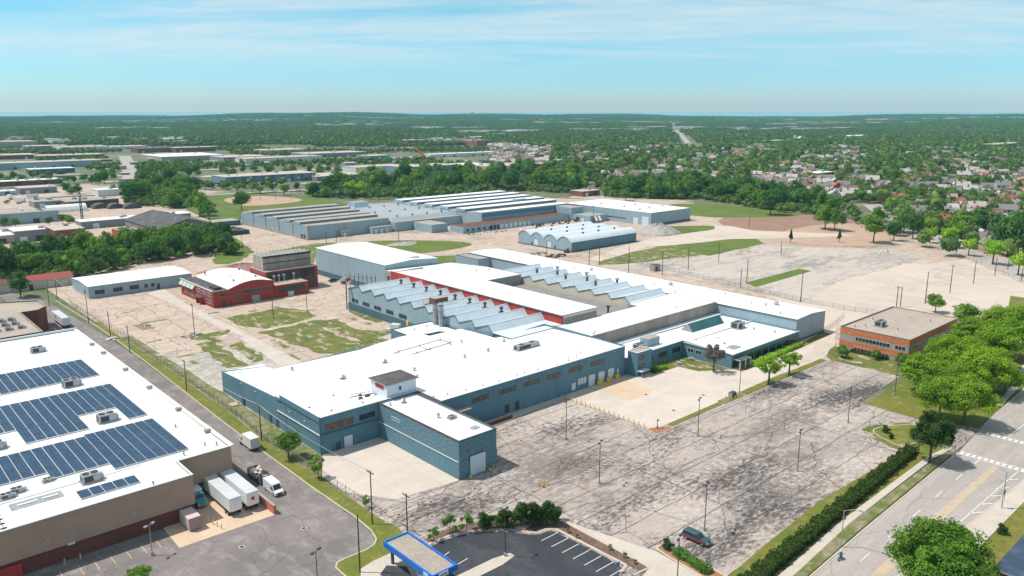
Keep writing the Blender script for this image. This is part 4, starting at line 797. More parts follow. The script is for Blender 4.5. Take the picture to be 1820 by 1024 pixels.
b=MB(); b.box(330.2,314,0,330.48,360,.7,m_dbase); b.box(330.9,313.8,0,390,313.98,.7,m_dbase); b.build('base_course',ab)
# ---- big far building
bb=thing('steel_warehouse','big pale blue metal warehouse with white roof and two white doors beside the green field','warehouse',(475,400,0))
X0,Yn,X1_,Yf=452.5,351.5,500,440
shell(bb,rect(X0,Yn,X1_,Yf),9.4,m_sid,m_roof,.08,m_wtrim)
door(bb,'x',X0,353.5,360,6.6,name='roller_door'); door(bb,'x',X0,363,368,5.2,name='roller_door')
for X,Y in ((462,370),(476,372),(468,390),(484,392),(492,372),(470,415)): vent(bb,X,Y,9.3,1.6,1.8)
b=MB(); b.box(452.2,375,3.4,452.48,420,3.7,m_dmetal); b.box(453,351.2,0,500,351.48,1.2,m_dbase); b.build('pipe',bb)
b=MB(); b.box(452.2,424,5.6,452.48,432,9.2,m_redw); b.build('red_panel',bb)
# ---- rear factory (left block with monitor roofs)
rf=thing('rear_factory','wide pale blue factory with long parallel roof monitors at the back of the yard','factory',(270,510,0))
b=MB(); b.box(238.3,459,0,300,560,9.0,m_sid,m_tan); b.build('wall',rf)
b=MB(); b.box(237.9,459.2,0,238.28,560,1.6,m_gry); b.box(238,458.6,0,240.5,458.98,9.4,m_gry); b.build('base_course',rf)
for k,y in enumerate((540.5,521,501.5,482.5,468.5)):
    b=MB(); xe=(309,307,303,300,297)[k]; b.box(238.1,y,9.0,xe,y+9,10.6,m_sid,m_tan); b.box(238.0,y-.12,9.4,xe,y-.02,10.5,m_blk); b.build('roof_monitor',rf)
for y in (479,499,519,539): 
    b=MB(); b.box(238.0,y,0,238.28,y+.5,9.2,m_gry); b.build('downpipe',rf)
b=MB(); b.box(261,455.8,0,267,458.9,4.2,m_gry,m_tan); b.build('porch',rf); door(rf,'y',455.8,262.5,264.5,2.6,z0=0); b=MB(); b.box(283,453.5,0,299,458.9,4.4,m_sid,m_gry); b.build('lean_to',rf)
for k in range(3): door(rf,'y',453.5,285+k*4.4,287+k*4.4,3,m_door)
door(rf,'x',238.0,507,509,3.4,m_door); door(rf,'x',237.9,466,467.4,3.0,m_dmetal); door(rf,'x',237.9,462.5,463.9,3.0,m_dmetal)
# middle sawtooth factory
mf=thing('rear_factory','low middle factory with rows of small white roof ridges between the two big blocks','factory',(325,490,0))
b=MB(); b.box(300.2,452,0,358,545,6.4,m_sid,m_tan); b.build('wall',mf)
for k in range(9):
    y=456+k*9.6; b=MB(); b.prof([(y,6.4),(y+7.5,6.4),(y+1.4,9.0)],301,357.5,'x',m_lsid,{1:m_roofd,2:m_roofd}); b.build('roof_ridge',mf)
for k in range(12): vent(mf,308+(k%4)*13,461+(k//4)*28,8.5,1.3,1.5,m=m_dmetal)
b=MB(); b.box(318,533,6.4,330,543,12,m_sid,m_gry); b.build('penthouse',mf)
# right factory block with monitors
mr_=thing('rear_factory','large factory block with five long white roof monitors behind the truck docks','factory',(410,480,0))
b=MB(); b.box(358.2,437,0,452,541,9.6,m_sid,m_tan); b.build('wall',mr_)
for k,y in enumerate((527,507,487,467,447)):
    b=MB(); xe=(470,468,462,458,452)[k]; b.box(357.8,y,9.6,xe,y+10.5,11.4,m_sid,m_roof); b.box(357.7,y-.1,9.9,xe,y-.01,11.2,m_blk); b.build('roof_monitor',mr_)
b=MB(); b.box(358,428.5,0,447,436.8,10.6,m_sid,m_roof); b.box(357.9,428.3,7.2,447,428.48,9.6,mat('blue_clerestory',(.10,.24,.34),[('gridx',3,(.2,.34,.42),.08,.03,.7,(1,1,1),0)],rough=.3)); b.build('front_range',mr_)
b=MB(); b.box(420,460,11.4,431,464,13,m_sid,m_lsid); b.build('roof_unit',mr_)
fo=thing('dock_office','long low factory office with rust-stained roof and a row of truck docks','office',(380,425,0))
b=MB(); b.box(329,413,0,432,427.5,4.6,m_sid,m_rust); b.build('wall',fo)
for k in range(5): win(fo,'y',413,331.5+k*5,333.8+k*5,1.4,2.8,2)
for k in range(7): door(fo,'y',413,362+k*4.4,365+k*4.4,3.4,m_door)
for k in range(3): door(fo,'y',413,353+k*3,355+k*3,3.4,m_dmetal)
b=MB(); b.box(432,411,0,445,428,9.5,m_sid,m_gry); b.build('end_block',fo); b=MB(); b.box(315,430,0,328.8,451,5.6,m_sid,m_tan); b.build('side_block',fo); b=MB(); b.box(447,440,0,452,448,6.5,m_gry); b.build('link_block',fo)
dk=thing('dock_house','small dark dock house with two slanting white awnings beside the red panel','dock house',(440,400,0))
b=MB(); b.box(432,392,0,451,410,5,m_sid,m_gry); b.build('wall',dk); door(dk,'x',432,398,401,3.2,m_door); door(dk,'x',432,403,406,3.2,m_dmetal)
b=MB()
for k in range(2): b.add([(436+k*4,391.9,4.6),(438.5+k*4,391.9,4.6),(437.5+k*4,388.5,1.6),(435+k*4,388.5,1.6)],[(0,1,2,3)],m_white)
b.build('awning',dk)
# ---- brick office right
of=thing('brick_office','two storey orange brick office with grey bands and flat tan roof','office building',(282,107,0))
x0,x1,y0,y1=261,303.5,96,119
b=MB(); H_=7.7
for z0,z1,m,o in ((0,1.2,m_gry,.0),(1.2,3.3,m_obrk,.06),(3.3,5.5,m_gry,.0),(5.5,7.7,m_obrk,.06)): walls(b,rect(x0-o,y0-o,x1+o,y1+o),z0,z1,m,.3+o)
b.build('wall',of)
b=MB(); roofslab(b,rect(x0+.2,y0+.2,x1-.2,y1-.2),7.45,m_tan); b.build('roof',of)
b=MB(); b.box(x0-.12,y0-.12,7.7,x0+.25,y1+.12,7.86,m_dbase); b.box(x0+.25,y1-.25,7.7,x1+.12,y1+.12,7.87,m_dbase); b.box(x0+.25,y0-.12,7.7,x1+.12,y0+.25,7.85,m_gry); b.box(x1-.25,y0+.25,7.7,x1+.12,y1-.25,7.84,m_gry); b.build('coping',of)
win(of,'x',x0,102,113.6,3.75,5.2,10,fm=m_wtrim); win(of,'x',x0,97,100.4,3.75,5.2,3,fm=m_wtrim); win(of,'x',x0,102,113.8,-.1+.5,2.0-.1,10,fm=m_wtrim)
for k in range(6): win(of,'y',y0,264+k*6.2,268.6+k*6.2,3.6,5.2,4,fm=m_wtrim)
for k in range(6): win(of,'y',y0,264+k*6.2,268.6+k*6.2,.4,1.7,4,fm=m_wtrim)
hvac(of,272.5,110.5,7.45,4.0,2.6,2.0)
for X,Y in ((264,115.5),(267.5,113.5),(291,101),(279,116),(271,104)): vent(of,X,Y,7.45,.5,1.1,m=m_gry)
# ---- beige store with solar roof
bs=thing('store_building','huge beige and dark brick store with white roof covered in solar panels','store',(40,215,0))
P=[(-24,150.6),(50.2,150.6),(50.2,159),(61.5,159),(62.3,286),(-24,286)]
b=MB(); walls(b,P,3.2,9.4,m_pink,.35); b.build('upper_wall',bs)
b=MB(); Pi=[(-23.7,150.9),(49.9,150.9),(49.9,166),(61.3,166),(61.9,285.7),(-23.7,285.7)]; walls(b,Pi,0,3.2,m_dbrk,.3); 
b.box(49.95,151,0,50.15,152.5,3.19,m_dbrk); b.build('lower_wall',bs)
b=MB(); b.add([(50.3,159.4,3.25),(61.1,159.4,3.25),(61.1,166,3.25),(50.3,166,3.25)],[(3,2,1,0)],m_dmetal); b.add([(50,165.98,0),(61.3,165.98,0),(61.3,165.98,3.2),(50,165.98,3.2)],[(0,1,2,3)],m_dmetal)
b.box(61.2,159.1,0,61.5,160.5,3.19,m_pink); b.build('dock_opening',bs)
b=MB(); roofslab(b,[(-23.65,150.95),(49.85,150.95),(49.85,159.35),(61.15,159.35),(61.95,285.65),(-23.65,285.65)],9.15,m_roof); b.build('roof',bs)
b=MB(); b.box(-24.1,150.5,9.4,50.3,150.9,9.52,m_wtrim); b.box(49.9,150.9,9.4,50.3,159,9.51,m_wtrim); b.box(50.3,158.9,9.4,61.6,159.3,9.53,m_wtrim); b.box(61.3,159.3,9.4,62.3,285.7,9.5,m_roofd); b.box(-24,285.5,9.4,62.4,286.1,9.9,m_lsid); b.build('coping',bs)
for xx,yy,s in ((46.6,266,1),(46.1,225.5,1.15),(45.9,193,1.15),(34.4,161.8,1.0),(23.3,192,1),(22.6,166,.6),(20.6,164.6,.6),(28,167.2,.45)): hvac(bs,xx,yy,9.15,3.2*s,2.2*s,1.7*s)
def array(x0,y0,x1,y1,name='solar_array'):
    b=MB(); cw=2.12; rh=.92; nx=int((x1-x0)/cw); ny=int((y1-y0)/rh)
    for i in range(nx):
        for j in range(ny):
            X=x0+i*cw; Y=y0+j*rh; z=9.42
            b.add([(X,Y,z),(X+cw-.12,Y,z),(X+cw-.12,Y+rh-.24,z+.13),(X,Y+rh-.24,z+.13)],[(0,1,2,3)],m_pv)
    b.box(x0,y0-.25,9.16,x0+nx*cw,y0-.05,9.34,m_metal); return b
qx=lambda k:54.3-2.12*k+.02
jl=[[(qx(36),229.8,54.4,249.0)],[(qx(36),200.6,54.4,220.6),(qx(12),190.48,qx(6)+.1,200.6),(qx(2),190.48,54.4,200.6)],[(qx(36),171.28,qx(12)+.1,186.92),(qx(12),167.6,qx(7)+.1,186.92),(qx(7),163.92,54.4,186.92)],[(30.9,154.6,42.3,158.7)]]
for grp in jl:
    bm=MB()
    for r_ in grp:
        q=array(*r_); o=len(bm.v); bm.v+=q.v
        for f_,mm in zip(q.f,q.m): bm.f.append(tuple(k+o for k in f_)); bm.m.append(bm.mi(q.mats[mm]))
    bm.build('solar_array',bs)
b=MB(); b.add([(20.3,158.2,9.17),(29,158.2,9.17),(29,161.5,9.17),(20.3,161.5,9.17)],[(0,1,2,3)],m_metal); b.box(21.5,159.6,9.17,24.8,160.1,9.32,m_white); b.box(25.6,159.6,9.17,28.2,160.1,9.33,m_white); b.build('skylight_pad',bs)
b=MB(); b.path([(18,151.6,9.3),(18,157.8,9.3),(18,162.4,9.3),(44,162.4,9.3)],.05,m_dmetal,4)
for y in (152,154,156,157.8): b.box(17.5,y,9.16,18.5,y+.2,9.35,m_dmetal)
b.build('gas_pipe',bs)
b=MB()
for y in (170,188,209,229,250,262): b.box(60.2,y,9.45,61.6,y+.9,9.95,m_gry)
b.build('parapet_scupper',bs)
for X,Y in ((52.4,161.5),(57.6,163.5),(59.6,162),(43,151.8),(56.5,178)): vent(bs,X,Y,9.15,.4,.9)
lights_on(bs,'y',150.6,(24,38.6),5.2); lights_on(bs,'y',159,(53.5,),5.0)
b=MB(); b.box(27,150.35,3.05,28.2,150.62,3.4,m_wtrim); b.build('wall_sign_lamp',bs)
b=MB(); b.box(-6,150.4,0,19.6,150.6,2.6,m_redw); b.build('red_base_panel',bs)
dw=tag(MB().box(62.3,141.2,0,62.8,158.6,2.0,mat('red_painted_wall',(.50,.17,.12),[('noise',2,(.42,.13,.10),.45,.65,.7)]),m_gry).build('dock_wall'),'red painted low wall along the dock yard beside the trailers','wall')
# ---- neighbour to the rear left (tan roof) with dock
nb_=thing('brown_building','flat tan-roofed dark red brick building behind the solar roofed store','building',(30,315,0))
shell(nb_,[(-30,291.5),(53.5,291.5),(53.5,326),(59,326),(62.8,331),(62.8,343),(45,352),(45,368),(-30,368)],9,m_dbrk,m_tan,.3,m_gry)
for k in range(12): hvac(nb_,38+(k%4)*3.4+random.random(),302+(k//4)*7,8.7,1.7,1.4,1.1)
door(nb_,'x',53.5,308,318,4.5,m_dmetal,out=1)
sheet('dock_apron',[(53.6,291.8),(60,291.8),(64,326),(53.6,326)],g_ramp,.08)
wl=tag(MB().box(63.2,296,0,63.6,324,1.4,m_redw).build('dock_wall'),'long red low wall beside the semi trailer behind the store','wall')
# ---- canopy of the bank
bk=thing('bank_canopy','blue-edged drive-through bank canopy with pebble roof','canopy',(71.5,104,0))
b=MB(); x0,y0,x1,y1=69.0,96.2,74.4,111
b.box(x0+.35,y0+.35,3.95,x1-.35,y1-.35,4.3,m_gry,m_pebble); b.build('roof',bk)
b=MB(); z0,z1=3.5,4.55
b.box(x0,y0,z0,x1,y0+.3,z1,m_brightblue); b.box(x0,y1-.3,z0,x1,y1,z1,m_brightblue); b.box(x0,y0+.3,z0,x0+.3,y1-.3,z1,m_brightblue); b.box(x1-.3,y0+.3,z0,x1,y1-.3,z1,m_brightblue); b.build('fascia',bk)
for X,Y in ((70.2,110),(73.4,110),(73.6,98),(70.2,98)):
    b=MB(); b.box(X-.22,Y-.22,0,X+.22,Y+.22,3.95,m_dbase); b.build('column',bk)
def text(s,loc,rot,size,m,name,parent,ext=.02):
    c=bpy.data.curves.new(name,'FONT'); c.body=s; c.size=size; c.extrude=ext; c.align_x='CENTER'; c.align_y='CENTER'; c.materials.append(m)
    tmp=bpy.data.objects.new(name,c); COL.objects.link(tmp); bpy.context.view_layer.update()
    me=bpy.data.meshes.new_from_object(tmp.evaluated_get(bpy.context.evaluated_depsgraph_get())); bpy.data.objects.remove(tmp)
    o=bpy.data.objects.new(name,me); COL.objects.link(o)
    if not me.materials: me.materials.append(m)
    if parent: o.parent=parent; org=ORG[parent.name]
    else: org=(0,0,0)
    o.location=(loc[0]-org[0],loc[1]-org[1],loc[2]-org[2]); o.rotation_euler=rot; return o
b=MB(); b.box(70.3,96.08,3.62,72.3,96.19,4.42,m_white); s_=b.build('sign_panel',bk)
text('ATM',(71.3,96.05,4.02),(math.pi/2,0,0),.72,m_redw,'lettering',bk)
b=MB(); b.box(68.88,97.2,3.6,68.99,98.6,4.4,mat('sign_light_blue',(.25,.55,.85))); b.build('sign_panel',bk)
text('ATM',(68.85,97.9,4.0),(math.pi/2,0,-math.pi/2),.5,m_white,'lettering',bk)
atm=thing('cash_machine','pale freestanding cash machine kiosk under the blue canopy','cash machine',(71.8,103,0))
b=MB(); b.box(71.2,102.2,0,72.4,103.8,2.2,m_wtrim); b.build('kiosk',atm); b=MB(); b.box(71.1,102.5,1.0,71.19,103.5,1.6,m_glass); b.build('screen',atm)
# blue glazed roof at bottom right corner
br=thing('glass_roofed_building','dark blue panel roofed building at the bottom right corner','building',(150,24,0))
b=MB(); b.box(135,14,0,168,32.4,7.7,m_dbrk); b.build('wall',br); b=MB(); b.box(134.6,13.6,7.7,168.4,32.8,8.0,m_gry,m_slate); b.build('roof',br)
# low beige shed with red roof, left
sh=thing('storage_shed','beige storage shed with red metal roof beside the round tree','shed',(75,420,0))
b=MB(); b.box(52,412,0,91,424,4.2,m_cream); b.build('wall',sh); b=MB(); b.prof([(411.6,4.2),(424.4,4.2),(418,5.8)],67,91.3,'x',mat('red_metal_roof',(.30,.07,.06),[('gridx',1.2,(.4,.14,.12),.06,.03,.6)])); b.build('roof',sh)
b=MB(); b.prof([(411.6,4.2),(424.4,4.2),(418,5.6)],51.7,67,'x',m_rust); b.build('lean_to_roof',sh)
for k in range(2): door(sh,'y',412,80+k*5,84+k*5,3.2,m_cream)
door(sh,'y',412,72.5,74,2.4,m_dbrk)
def gable(name,label,x0,y0,x1,y1,h,hr,mw,mr,axis='x',cat='building',group=None,ext=.4):
    r=thing(name,label,cat,((x0+x1)/2,(y0+y1)/2,0),group)
    b=MB()
    if axis=='x':
        pr=[(y0,0),(y1,0),(y1,h),((y0+y1)/2,hr),(y0,h)]; b.prof(pr,x0,x0+.2,'x',mw); b.prof(pr,x1-.2,x1,'x',mw); b.box(x0+.2,y0,0,x1-.2,y0+.2,h,mw); b.box(x0+.2,y1-.2,0,x1-.2,y1,h,mw); b.build('wall',r)
        ym=(y0+y1)/2; b=MB(); b.prof([(y0-ext,h-.1),(y0-ext,h+.1),(ym,hr+.2),(y1+ext,h+.1),(y1+ext,h-.1),(ym,hr)],x0-ext,x1+ext,'x',mr); b.build('roof',r)
    else:
        pr=[(x0,0),(x1,0),(x1,h),((x0+x1)/2,hr),(x0,h)]; b.prof(pr,y0,y0+.2,'y',mw); b.prof(pr,y1-.2,y1,'y',mw); b.box(x0,y0+.2,0,x0+.2,y1-.2,h,mw); b.box(x1-.2,y0+.2,0,x1,y1-.2,h,mw); b.build('wall',r)
        xm=(x0+x1)/2; b=MB(); b.prof([(x0-ext,h-.1),(x0-ext,h+.1),(xm,hr+.2),(x1+ext,h+.1),(x1+ext,h-.1),(xm,hr)],y0-ext,y1+ext,'y',mr); b.build('roof',r)
    return r
m_gyw=mat('grey_render',(.27,.25,.225),[('noise',4,(.22,.205,.19),.42,.62,.7)])
g1=gable('brown_shed','large grey gabled shed with dark brown pitched roof beyond the belt of trees',162,507,199,572,9,14,m_gyw,m_dark,'y',ext=.6)
g2=thing('red_shed','low flat grey-roofed shed with red brick side next to the large gabled shed','shed',(155,523,0)); shell(g2,rect(148,493,162,553),6,m_redw,m_cor,.1,None)
hut=thing('small_hut','small dark flat hut at the corner of the rear factory','hut',(230,560,0)); shell(hut,rect(214,556,236,572),3.6,m_dbase,m_tan,.1,None)
ruin=thing('ruined_shed','collapsed dark shed with rusty roof sheets near the factory road','shed',(210,520,0)); b=MB(); b.box(203,510,0,222,534,2.8,m_dmetal); b.build('wall',ruin)
b=MB()
for k in range(14): x=203+random.random()*15; y=511+random.random()*20; b.add([(x,y,3+random.random()),(x+4,y,2.9+random.random()),(x+4,y+3,3+random.random()),(x,y+3,2.9+random.random())],[(0,1,2,3)],random.choice((m_rust,m_gry,m_tan)))
b.build('roof_sheets',ruin)
# ---- distant industrial buildings: (px of base left, py, px right, height, depth, wall, roof, label)
m_farw=mat('far_white_wall',(.62,.62,.60)); m_farg=mat('far_grey_wall',(.24,.25,.26),[('noise',9,(.19,.2,.22),.45,.65,.7)]); m_fart=mat('far_tan_wall',(.40,.33,.27)); m_farb=mat('far_blue_wall',(.10,.19,.26),[('gridx',12,(.20,.30,.38),.3,.28,.8)])
m_farr=mat('far_brick_wall',(.22,.085,.07)); m_tanr=mat('far_tan_roof',(.52,.45,.38),[('noise',30,(.45,.39,.33),.42,.62,.8)])
def uX(px,py,Y):
    a,b_,u=ray(px,py); return a*Y/b_
FAR=[]
def far(px0,py,px1,h,dep,mw,mr,label,name='industrial_building',cat='industrial building',bands=True):
    x0,y0=G(px0,py); 
    # right end: along world X at constant y0
    x1=uX(px1,py-(px1-px0)*.01,y0)
    for _ in range(3):
        t=(y0/ (ray(px1,py)[1])); x1=x1
    # find x1 so that its ground pixel column equals px1
    lo,hi=x0,x0+2500
    for _ in range(40):
        m=(lo+hi)/2; d=m*cp+y0*sp_; s=m*sp_-y0*cp; zc=d*ct+CH*st; c_=910+FP*s/zc
        if c_<px1: lo=m
        else: hi=m
    x1=lo; FAR.append((x0-4,y0-4,x1+4,y0+dep+4))
    r=thing(name,label,cat,((x0+x1)/2,y0+dep/2,0)); b=MB(); b.box(x0,y0,0,x1,y0+dep,h,mw); b.build('wall',r)
    b=MB(); b.box(x0-.3,y0-.3,h,x1+.3,y0+dep+.3,h+.4,m_wtrim if mr is not m_dark else m_dmetal,mr); 
    b.build('roof',r)
    rr_=random.Random(int(px0*7+py))
    for k in range(min(6,int((x1-x0)/18)+1)):
        X=x0+(x1-x0)*rr_.uniform(.08,.92); Y=y0+dep*rr_.uniform(.15,.85); w=rr_.uniform(1.2,3); b=MB(); b.box(X,Y,h+.3,X+w*1.4,Y+w,h+.4+w*.6,rr_.choice((m_metal,m_gry,m_roofd))); b.build('roof_unit',r)
    if bands:
        n=max(2,int((x1-x0)/22))
        for k in range(n):
            X=x0+(x1-x0)*(k+.3)/n; b=MB(); b.box(X,y0-.12,.1 if k%3 else 0,X+4,y0+.05,3.4,m_dmetal if k%3 else m_door); b.build('dock_door',r)
    return r
for a in [
 (-60,265,66,14,80,m_fart,m_tanr,'tall tan block of a building at the far left edge of the wooded horizon'),
 (50,266,122,7,60,m_farg,m_tanr,'low grey shed with tan roof right of the tall tan far building'),
 (108,268,196,7,70,m_farw,m_tanr,'white walled far shed below the forest left of the side road'),
 (198,266,262,6,60,m_farw,m_tanr,'small far white shed in front of the distant forest'),
 (-60,286,66,7,60,m_farr,m_tanr,'dark brick far factory with cluttered roof at the left edge'),
 (70,284,186,6,50,m_farr,m_tanr,'low brick far factory behind the long pale shed'),
 (-60,305,181,9,40,m_sid,m_tanr,'very long pale blue far shed at the left with white roof edge'),
 (54,310,134,6,25,m_dbase,m_roofd,'dark green low shed with white roof in front of the long pale shed'),
 (246,272,314,8,50,m_farr,m_dark,'red brick far building right of the side road trees'),
 (313,271,384,9,40,m_farr,m_tanr,'wide red brick far block above the large white roof'),
 (288,288,398,8,110,m_fart,m_roofd,'large tan warehouse with bright white roof beyond the trees'),
 (398,289,478,8,60,m_farg,m_tanr,'grey warehouse adjoining the bright white roof'),
 (437,293,574,9,40,m_farw,m_tanr,'white far warehouse with dark dock doors'),
 (474,275,545,8,60,m_fart,m_tanr,'tan far warehouse above the white one'),
 (545,281,652,7,60,m_farg,m_tanr,'long grey far warehouse with tan roof'),
 (655,284,693,6,40,m_farg,m_tanr,'short grey far warehouse at the end of the tan row'),
 (402,330,563,9,40,m_farb,m_tanr,'long dark blue and white banded warehouse behind the park'),
 (563,322,645,5,50,m_farg,m_tanr,'low tan roofed range behind the park trees'),
 (633,309,720,8,35,m_farw,m_tanr,'white ribbed building left of the blue block'),
 (720,310,810,9,45,m_farb,m_tanr,'blue fronted far factory beside the construction site'),
 (690,287,760,4,30,m_gry,m_gry,'unfinished concrete block on the construction site'),
 (765,281,884,6,22,m_farw,m_roofd,'long far white shed right of the orange crane'),
 (806,303,872,6,45,m_farg,m_roofd,'low grey range with white roof right of the blue factory'),
 (872,306,946,7,50,m_fart,m_tanr,'tan brick far works with white arched roofs'),
 (946,304,978,9,30,m_farr,m_tanr,'small brick block at the right end of the tan works'),
 (222,327,300,5,22,m_farb,m_tan,'flat blue-grey shed behind the clump of trees on the left'),
 (175,350,232,6,22,m_farw,m_lsid,'white shed with pale teal roof edge by the side road'),
 (-40,334,112,5,20,m_farr,m_roofd,'low brick range with pale roof at the left edge'),
 (36,346,102,6,24,m_farg,m_tanr,'grey walled shed with tan roof and parked trucks'),
 (-30,350,30,4,16,m_sid,m_roofd,'small pale shed at the left edge above the truck yard'),
 (62,370,120,5,22,m_farg,m_gry,'low grey workshop above the white barrel roofed tent'),
 (120,372,212,6,22,m_dbrk,m_gry,'flat grey roofed workshop with red brick front'),
 (-30,404,106,8,16,m_sid,m_gry,'long pale blue-grey building at the left edge'),
 (-60,440,30,5,28,m_fart,m_roofd,'low building with bright white roof at the left edge'),
 (28,432,84,7,20,m_farg,m_roofd,'narrow building with long white roof at left'),
 (100,430,152,7,26,m_farr,m_tanr,'brown brick block with pale roof by the radio mast'),
 (145,408,340,5,14,m_farg,m_roofd,'long workshop with white roof and pale clerestory'),
 (1036,350,1066,5,16,m_farr,m_tanr,'small open-fronted brick garage behind the factory'),
 (1453,322,1482,9,18,m_farr,m_roofd,'dark flat roofed block among the houses')]:
    far(*a)
for px0,py,px1,h,dep,mw,mr,lab in [
 (1372,256,1412,8,30,m_farb,m_tanr,'low blue far works left of the white tank'),(1412,255,1480,7,40,m_farg,m_tanr,'grey roofed far works right of the white tank'),
 (1480,249,1556,9,50,m_farw,m_roofd,'pale long far works among the trees'),(1645,246,1700,6,20,m_farw,m_roofd,'white far strip on the right'),(1700,247,1790,6,20,m_farr,m_tanr,'long far brick strip on the right'),
 (1553,219,1566,16,20,m_farw,m_roofd,'smallest of the three white blocks on the horizon'),(1572,220,1594,16,20,m_fart,m_roofd,'middle white block on the horizon'),(1600,220,1619,24,20,m_farw,m_roofd,'tallest white block on the horizon'),
 (1772,268,1814,13,30,m_farr,m_tanr,'dark brick school block at the far right'),(872,246,898,14,30,m_farw,m_roofd,'white gabled church hall in the far trees'),(898,246,916,10,30,m_fart,m_tanr,'tan wing beside the white church hall')]:
    far(px0,py,px1,h,dep,mw,mr,lab,bands=False)
rq=random.Random(31)
for k in range(64):
    px_=rq.uniform(-20,960); py_=rq.uniform(262,418) if px_<300 else rq.uniform(262,312)
    x_,y_=G(px_,py_); w_=rq.uniform(7,20); l_=rq.uniform(6,13); h_=rq.uniform(3,6)
    if 222<px_<420 and py_>300 or any(a-3<x_+w_ and x_<c_+3 and b_-3<y_+l_ and y_<d_+3 for a,b_,c_,d_ in FAR) : continue
    if 60<px_<350 and 340<py_<420 and (140<px_ or py_<385): continue
    FAR.append((x_,y_,x_+w_,y_+l_)); t=thing('shed','small low shed among the industrial yards on the left','shed',(x_,y_,0),'small sheds of the industrial yards'); b=MB(); b.box(x_,y_,0,x_+w_,y_+l_,h_,rq.choice((m_farw,m_farg,m_fart,m_farb,m_farr,m_sid))); b.build('wall',t)
    b=MB(); b.prof([(y_-.3,h_),(y_+l_+.3,h_),(y_+l_*.5,h_+rq.uniform(.3,1.6))],x_-.3,x_+w_+.3,'x',rq.choice((m_roofd,m_tanr,m_gry,m_roofd,m_dark))); b.build('roof',t)
# arches, tent, clerestory
x,y=G(84,380); tn=thing('fabric_shelter','white barrel roofed fabric shelter beside a red shed','shelter',(x+12,y+5,0)); b=MB()
for k in range(8):
    a0,a1=math.pi*k/8,math.pi*(k+1)/8; b.add([(x,y+6-6*math.cos(a0),6*math.sin(a0)),(x+30,y+6-6*math.cos(a0),6*math.sin(a0)),(x+30,y+6-6*math.cos(a1),6*math.sin(a1)),(x,y+6-6*math.cos(a1),6*math.sin(a1))],[(0,1,2,3)],m_roofd)
b.build('cover',tn); b=MB(); b.prof([(y+6-6*math.cos(math.pi*k/8),6*math.sin(math.pi*k/8)) for k in range(9)],x+29.5,x+29.8,'x',m_farw); b.build('end_wall',tn)
for k,px in enumerate((166,193,222)):
    x,y=G(px,372); t=thing('arched_shed',('left','middle','right')[k]+' of three small dark arched sheds in front of the flat workshop','shed',(x,y,0)); b=MB(); n=8
    pr=[(x+7-7*math.cos(math.pi*j/n),.01+4.2*math.sin(math.pi*j/n)) for j in range(n+1)]; b.prof(pr,y,y+11,'y',m_dark); b.build('vault',t)
# water towers, tank, mast, crane
def wtower(px,py_top,py_base,label):
    x,y=G(px,212); d=math.hypot(x,y)
    k=1; X,Y=x*.8,y*.8; z0=float(zt(X,Y)); t=thing('water_tower',label,'water tower',(X,Y,z0)); h=38
    b=MB()
    for a in range(6): b.tube((X+9*math.cos(a*1.047),Y+9*math.sin(a*1.047),z0),(X+7*math.cos(a*1.047),Y+7*math.sin(a*1.047),z0+h),.9,m_wtrim,5)
    b.cyl(X,Y,z0,z0+h,1.6,m_wtrim); b.build('legs',t); b=MB(); b.cyl(X,Y,z0+h-2,z0+h+3,7,m_wtrim,16,15); b.cyl(X,Y,z0+h+3,z0+h+9,15,m_wtrim,16); b.cyl(X,Y,z0+h+9,z0+h+14,15,m_wtrim,16,3); b.build('tank',t)
wtower(839,204,212,'white water tower on the horizon near the middle')
x,y=G(1423,251); t=thing('storage_tank','round white storage dome at the far works','storage tank',(x,y,0)); b=MB(); b.cyl(x,y,0,9,13,m_farw,16); b.cyl(x,y,9,14,13,m_farw,16,3); b.build('tank',t); b=MB(); b.cyl(x-22,y+6,0,17,4,m_farw,12); b.build('silo',t)
x,y=G(146,398); t=thing('radio_mast','tall lattice radio mast with antennas at the left among low roofs','mast',(x,y,0)); b=MB()
hm=24
for a,c in ((0,0),(1.4,0),(0,1.4),(1.4,1.4)): b.tube((x+a,y+c,0),(x+a*.5+.3,y+c*.5+.3,hm),.22,m_dmetal,4)
for k in range(10): z=k*2.4; b.tube((x,y,z),(x+1.2,y,z+2.4),.12,m_dmetal,4); b.tube((x+1.2,y+1.2,z),(x,y+1.2,z+2.4),.12,m_dmetal,4)
b.build('lattice',t); b=MB(); b.box(x-1.6,y-.3,hm-3,x+3,y+.2,hm-2.6,m_metal)
for k in range(4): b.box(x-1.6+k*1.4,y-.6,hm-4,x-1.2+k*1.4,y-.2,hm-1.6,m_wtrim)
b.build('antenna',t)
x,y=G(757,283); t=thing('crawler_crane','orange lattice boom crane on the far construction site','crane',(x,y,0)); b=MB(); p=Vector((x,y,2)); q=p+Vector((-14*sp_-2,14*cp,0))*1.0+Vector((0,0,17)); q=p+Vector((-sp_*22,cp*22,19))
for dx_ in (0,1.6): b.tube(p+Vector((dx_,0,0)),q+Vector((dx_,0,0)),.5,m_orange,4); b.tube(p+Vector((dx_,0,2)),q+Vector((dx_,0,.8)),.5,m_orange,4)
for k in range(10): a=p.lerp(q,k/10); c=p.lerp(q,(k+1)/10); b.tube(a,c+Vector((1.6,0,1)),.25,m_orange,4)
b.build('boom',t); b=MB(); b.box(x-3,y-3,0,x+4,y+3,4,m_orange); b.build('cab',t)
x,y=G(683,289); t=thing('blue_tank','long horizontal blue tank beyond the trees','tank',(x,y,0)); b=MB(); b.tube((x-12,y,4.5),(x+14,y,4.5),4.2,mat('tank_blue',(.03,.24,.38)),12); b.build('shell',t); b=MB(); b.box(x-9,y-2,0,x-7,y+2,2,m_gry); b.box(x+8,y-2,0,x+10,y+2,2,m_gry); b.build('saddle',t)
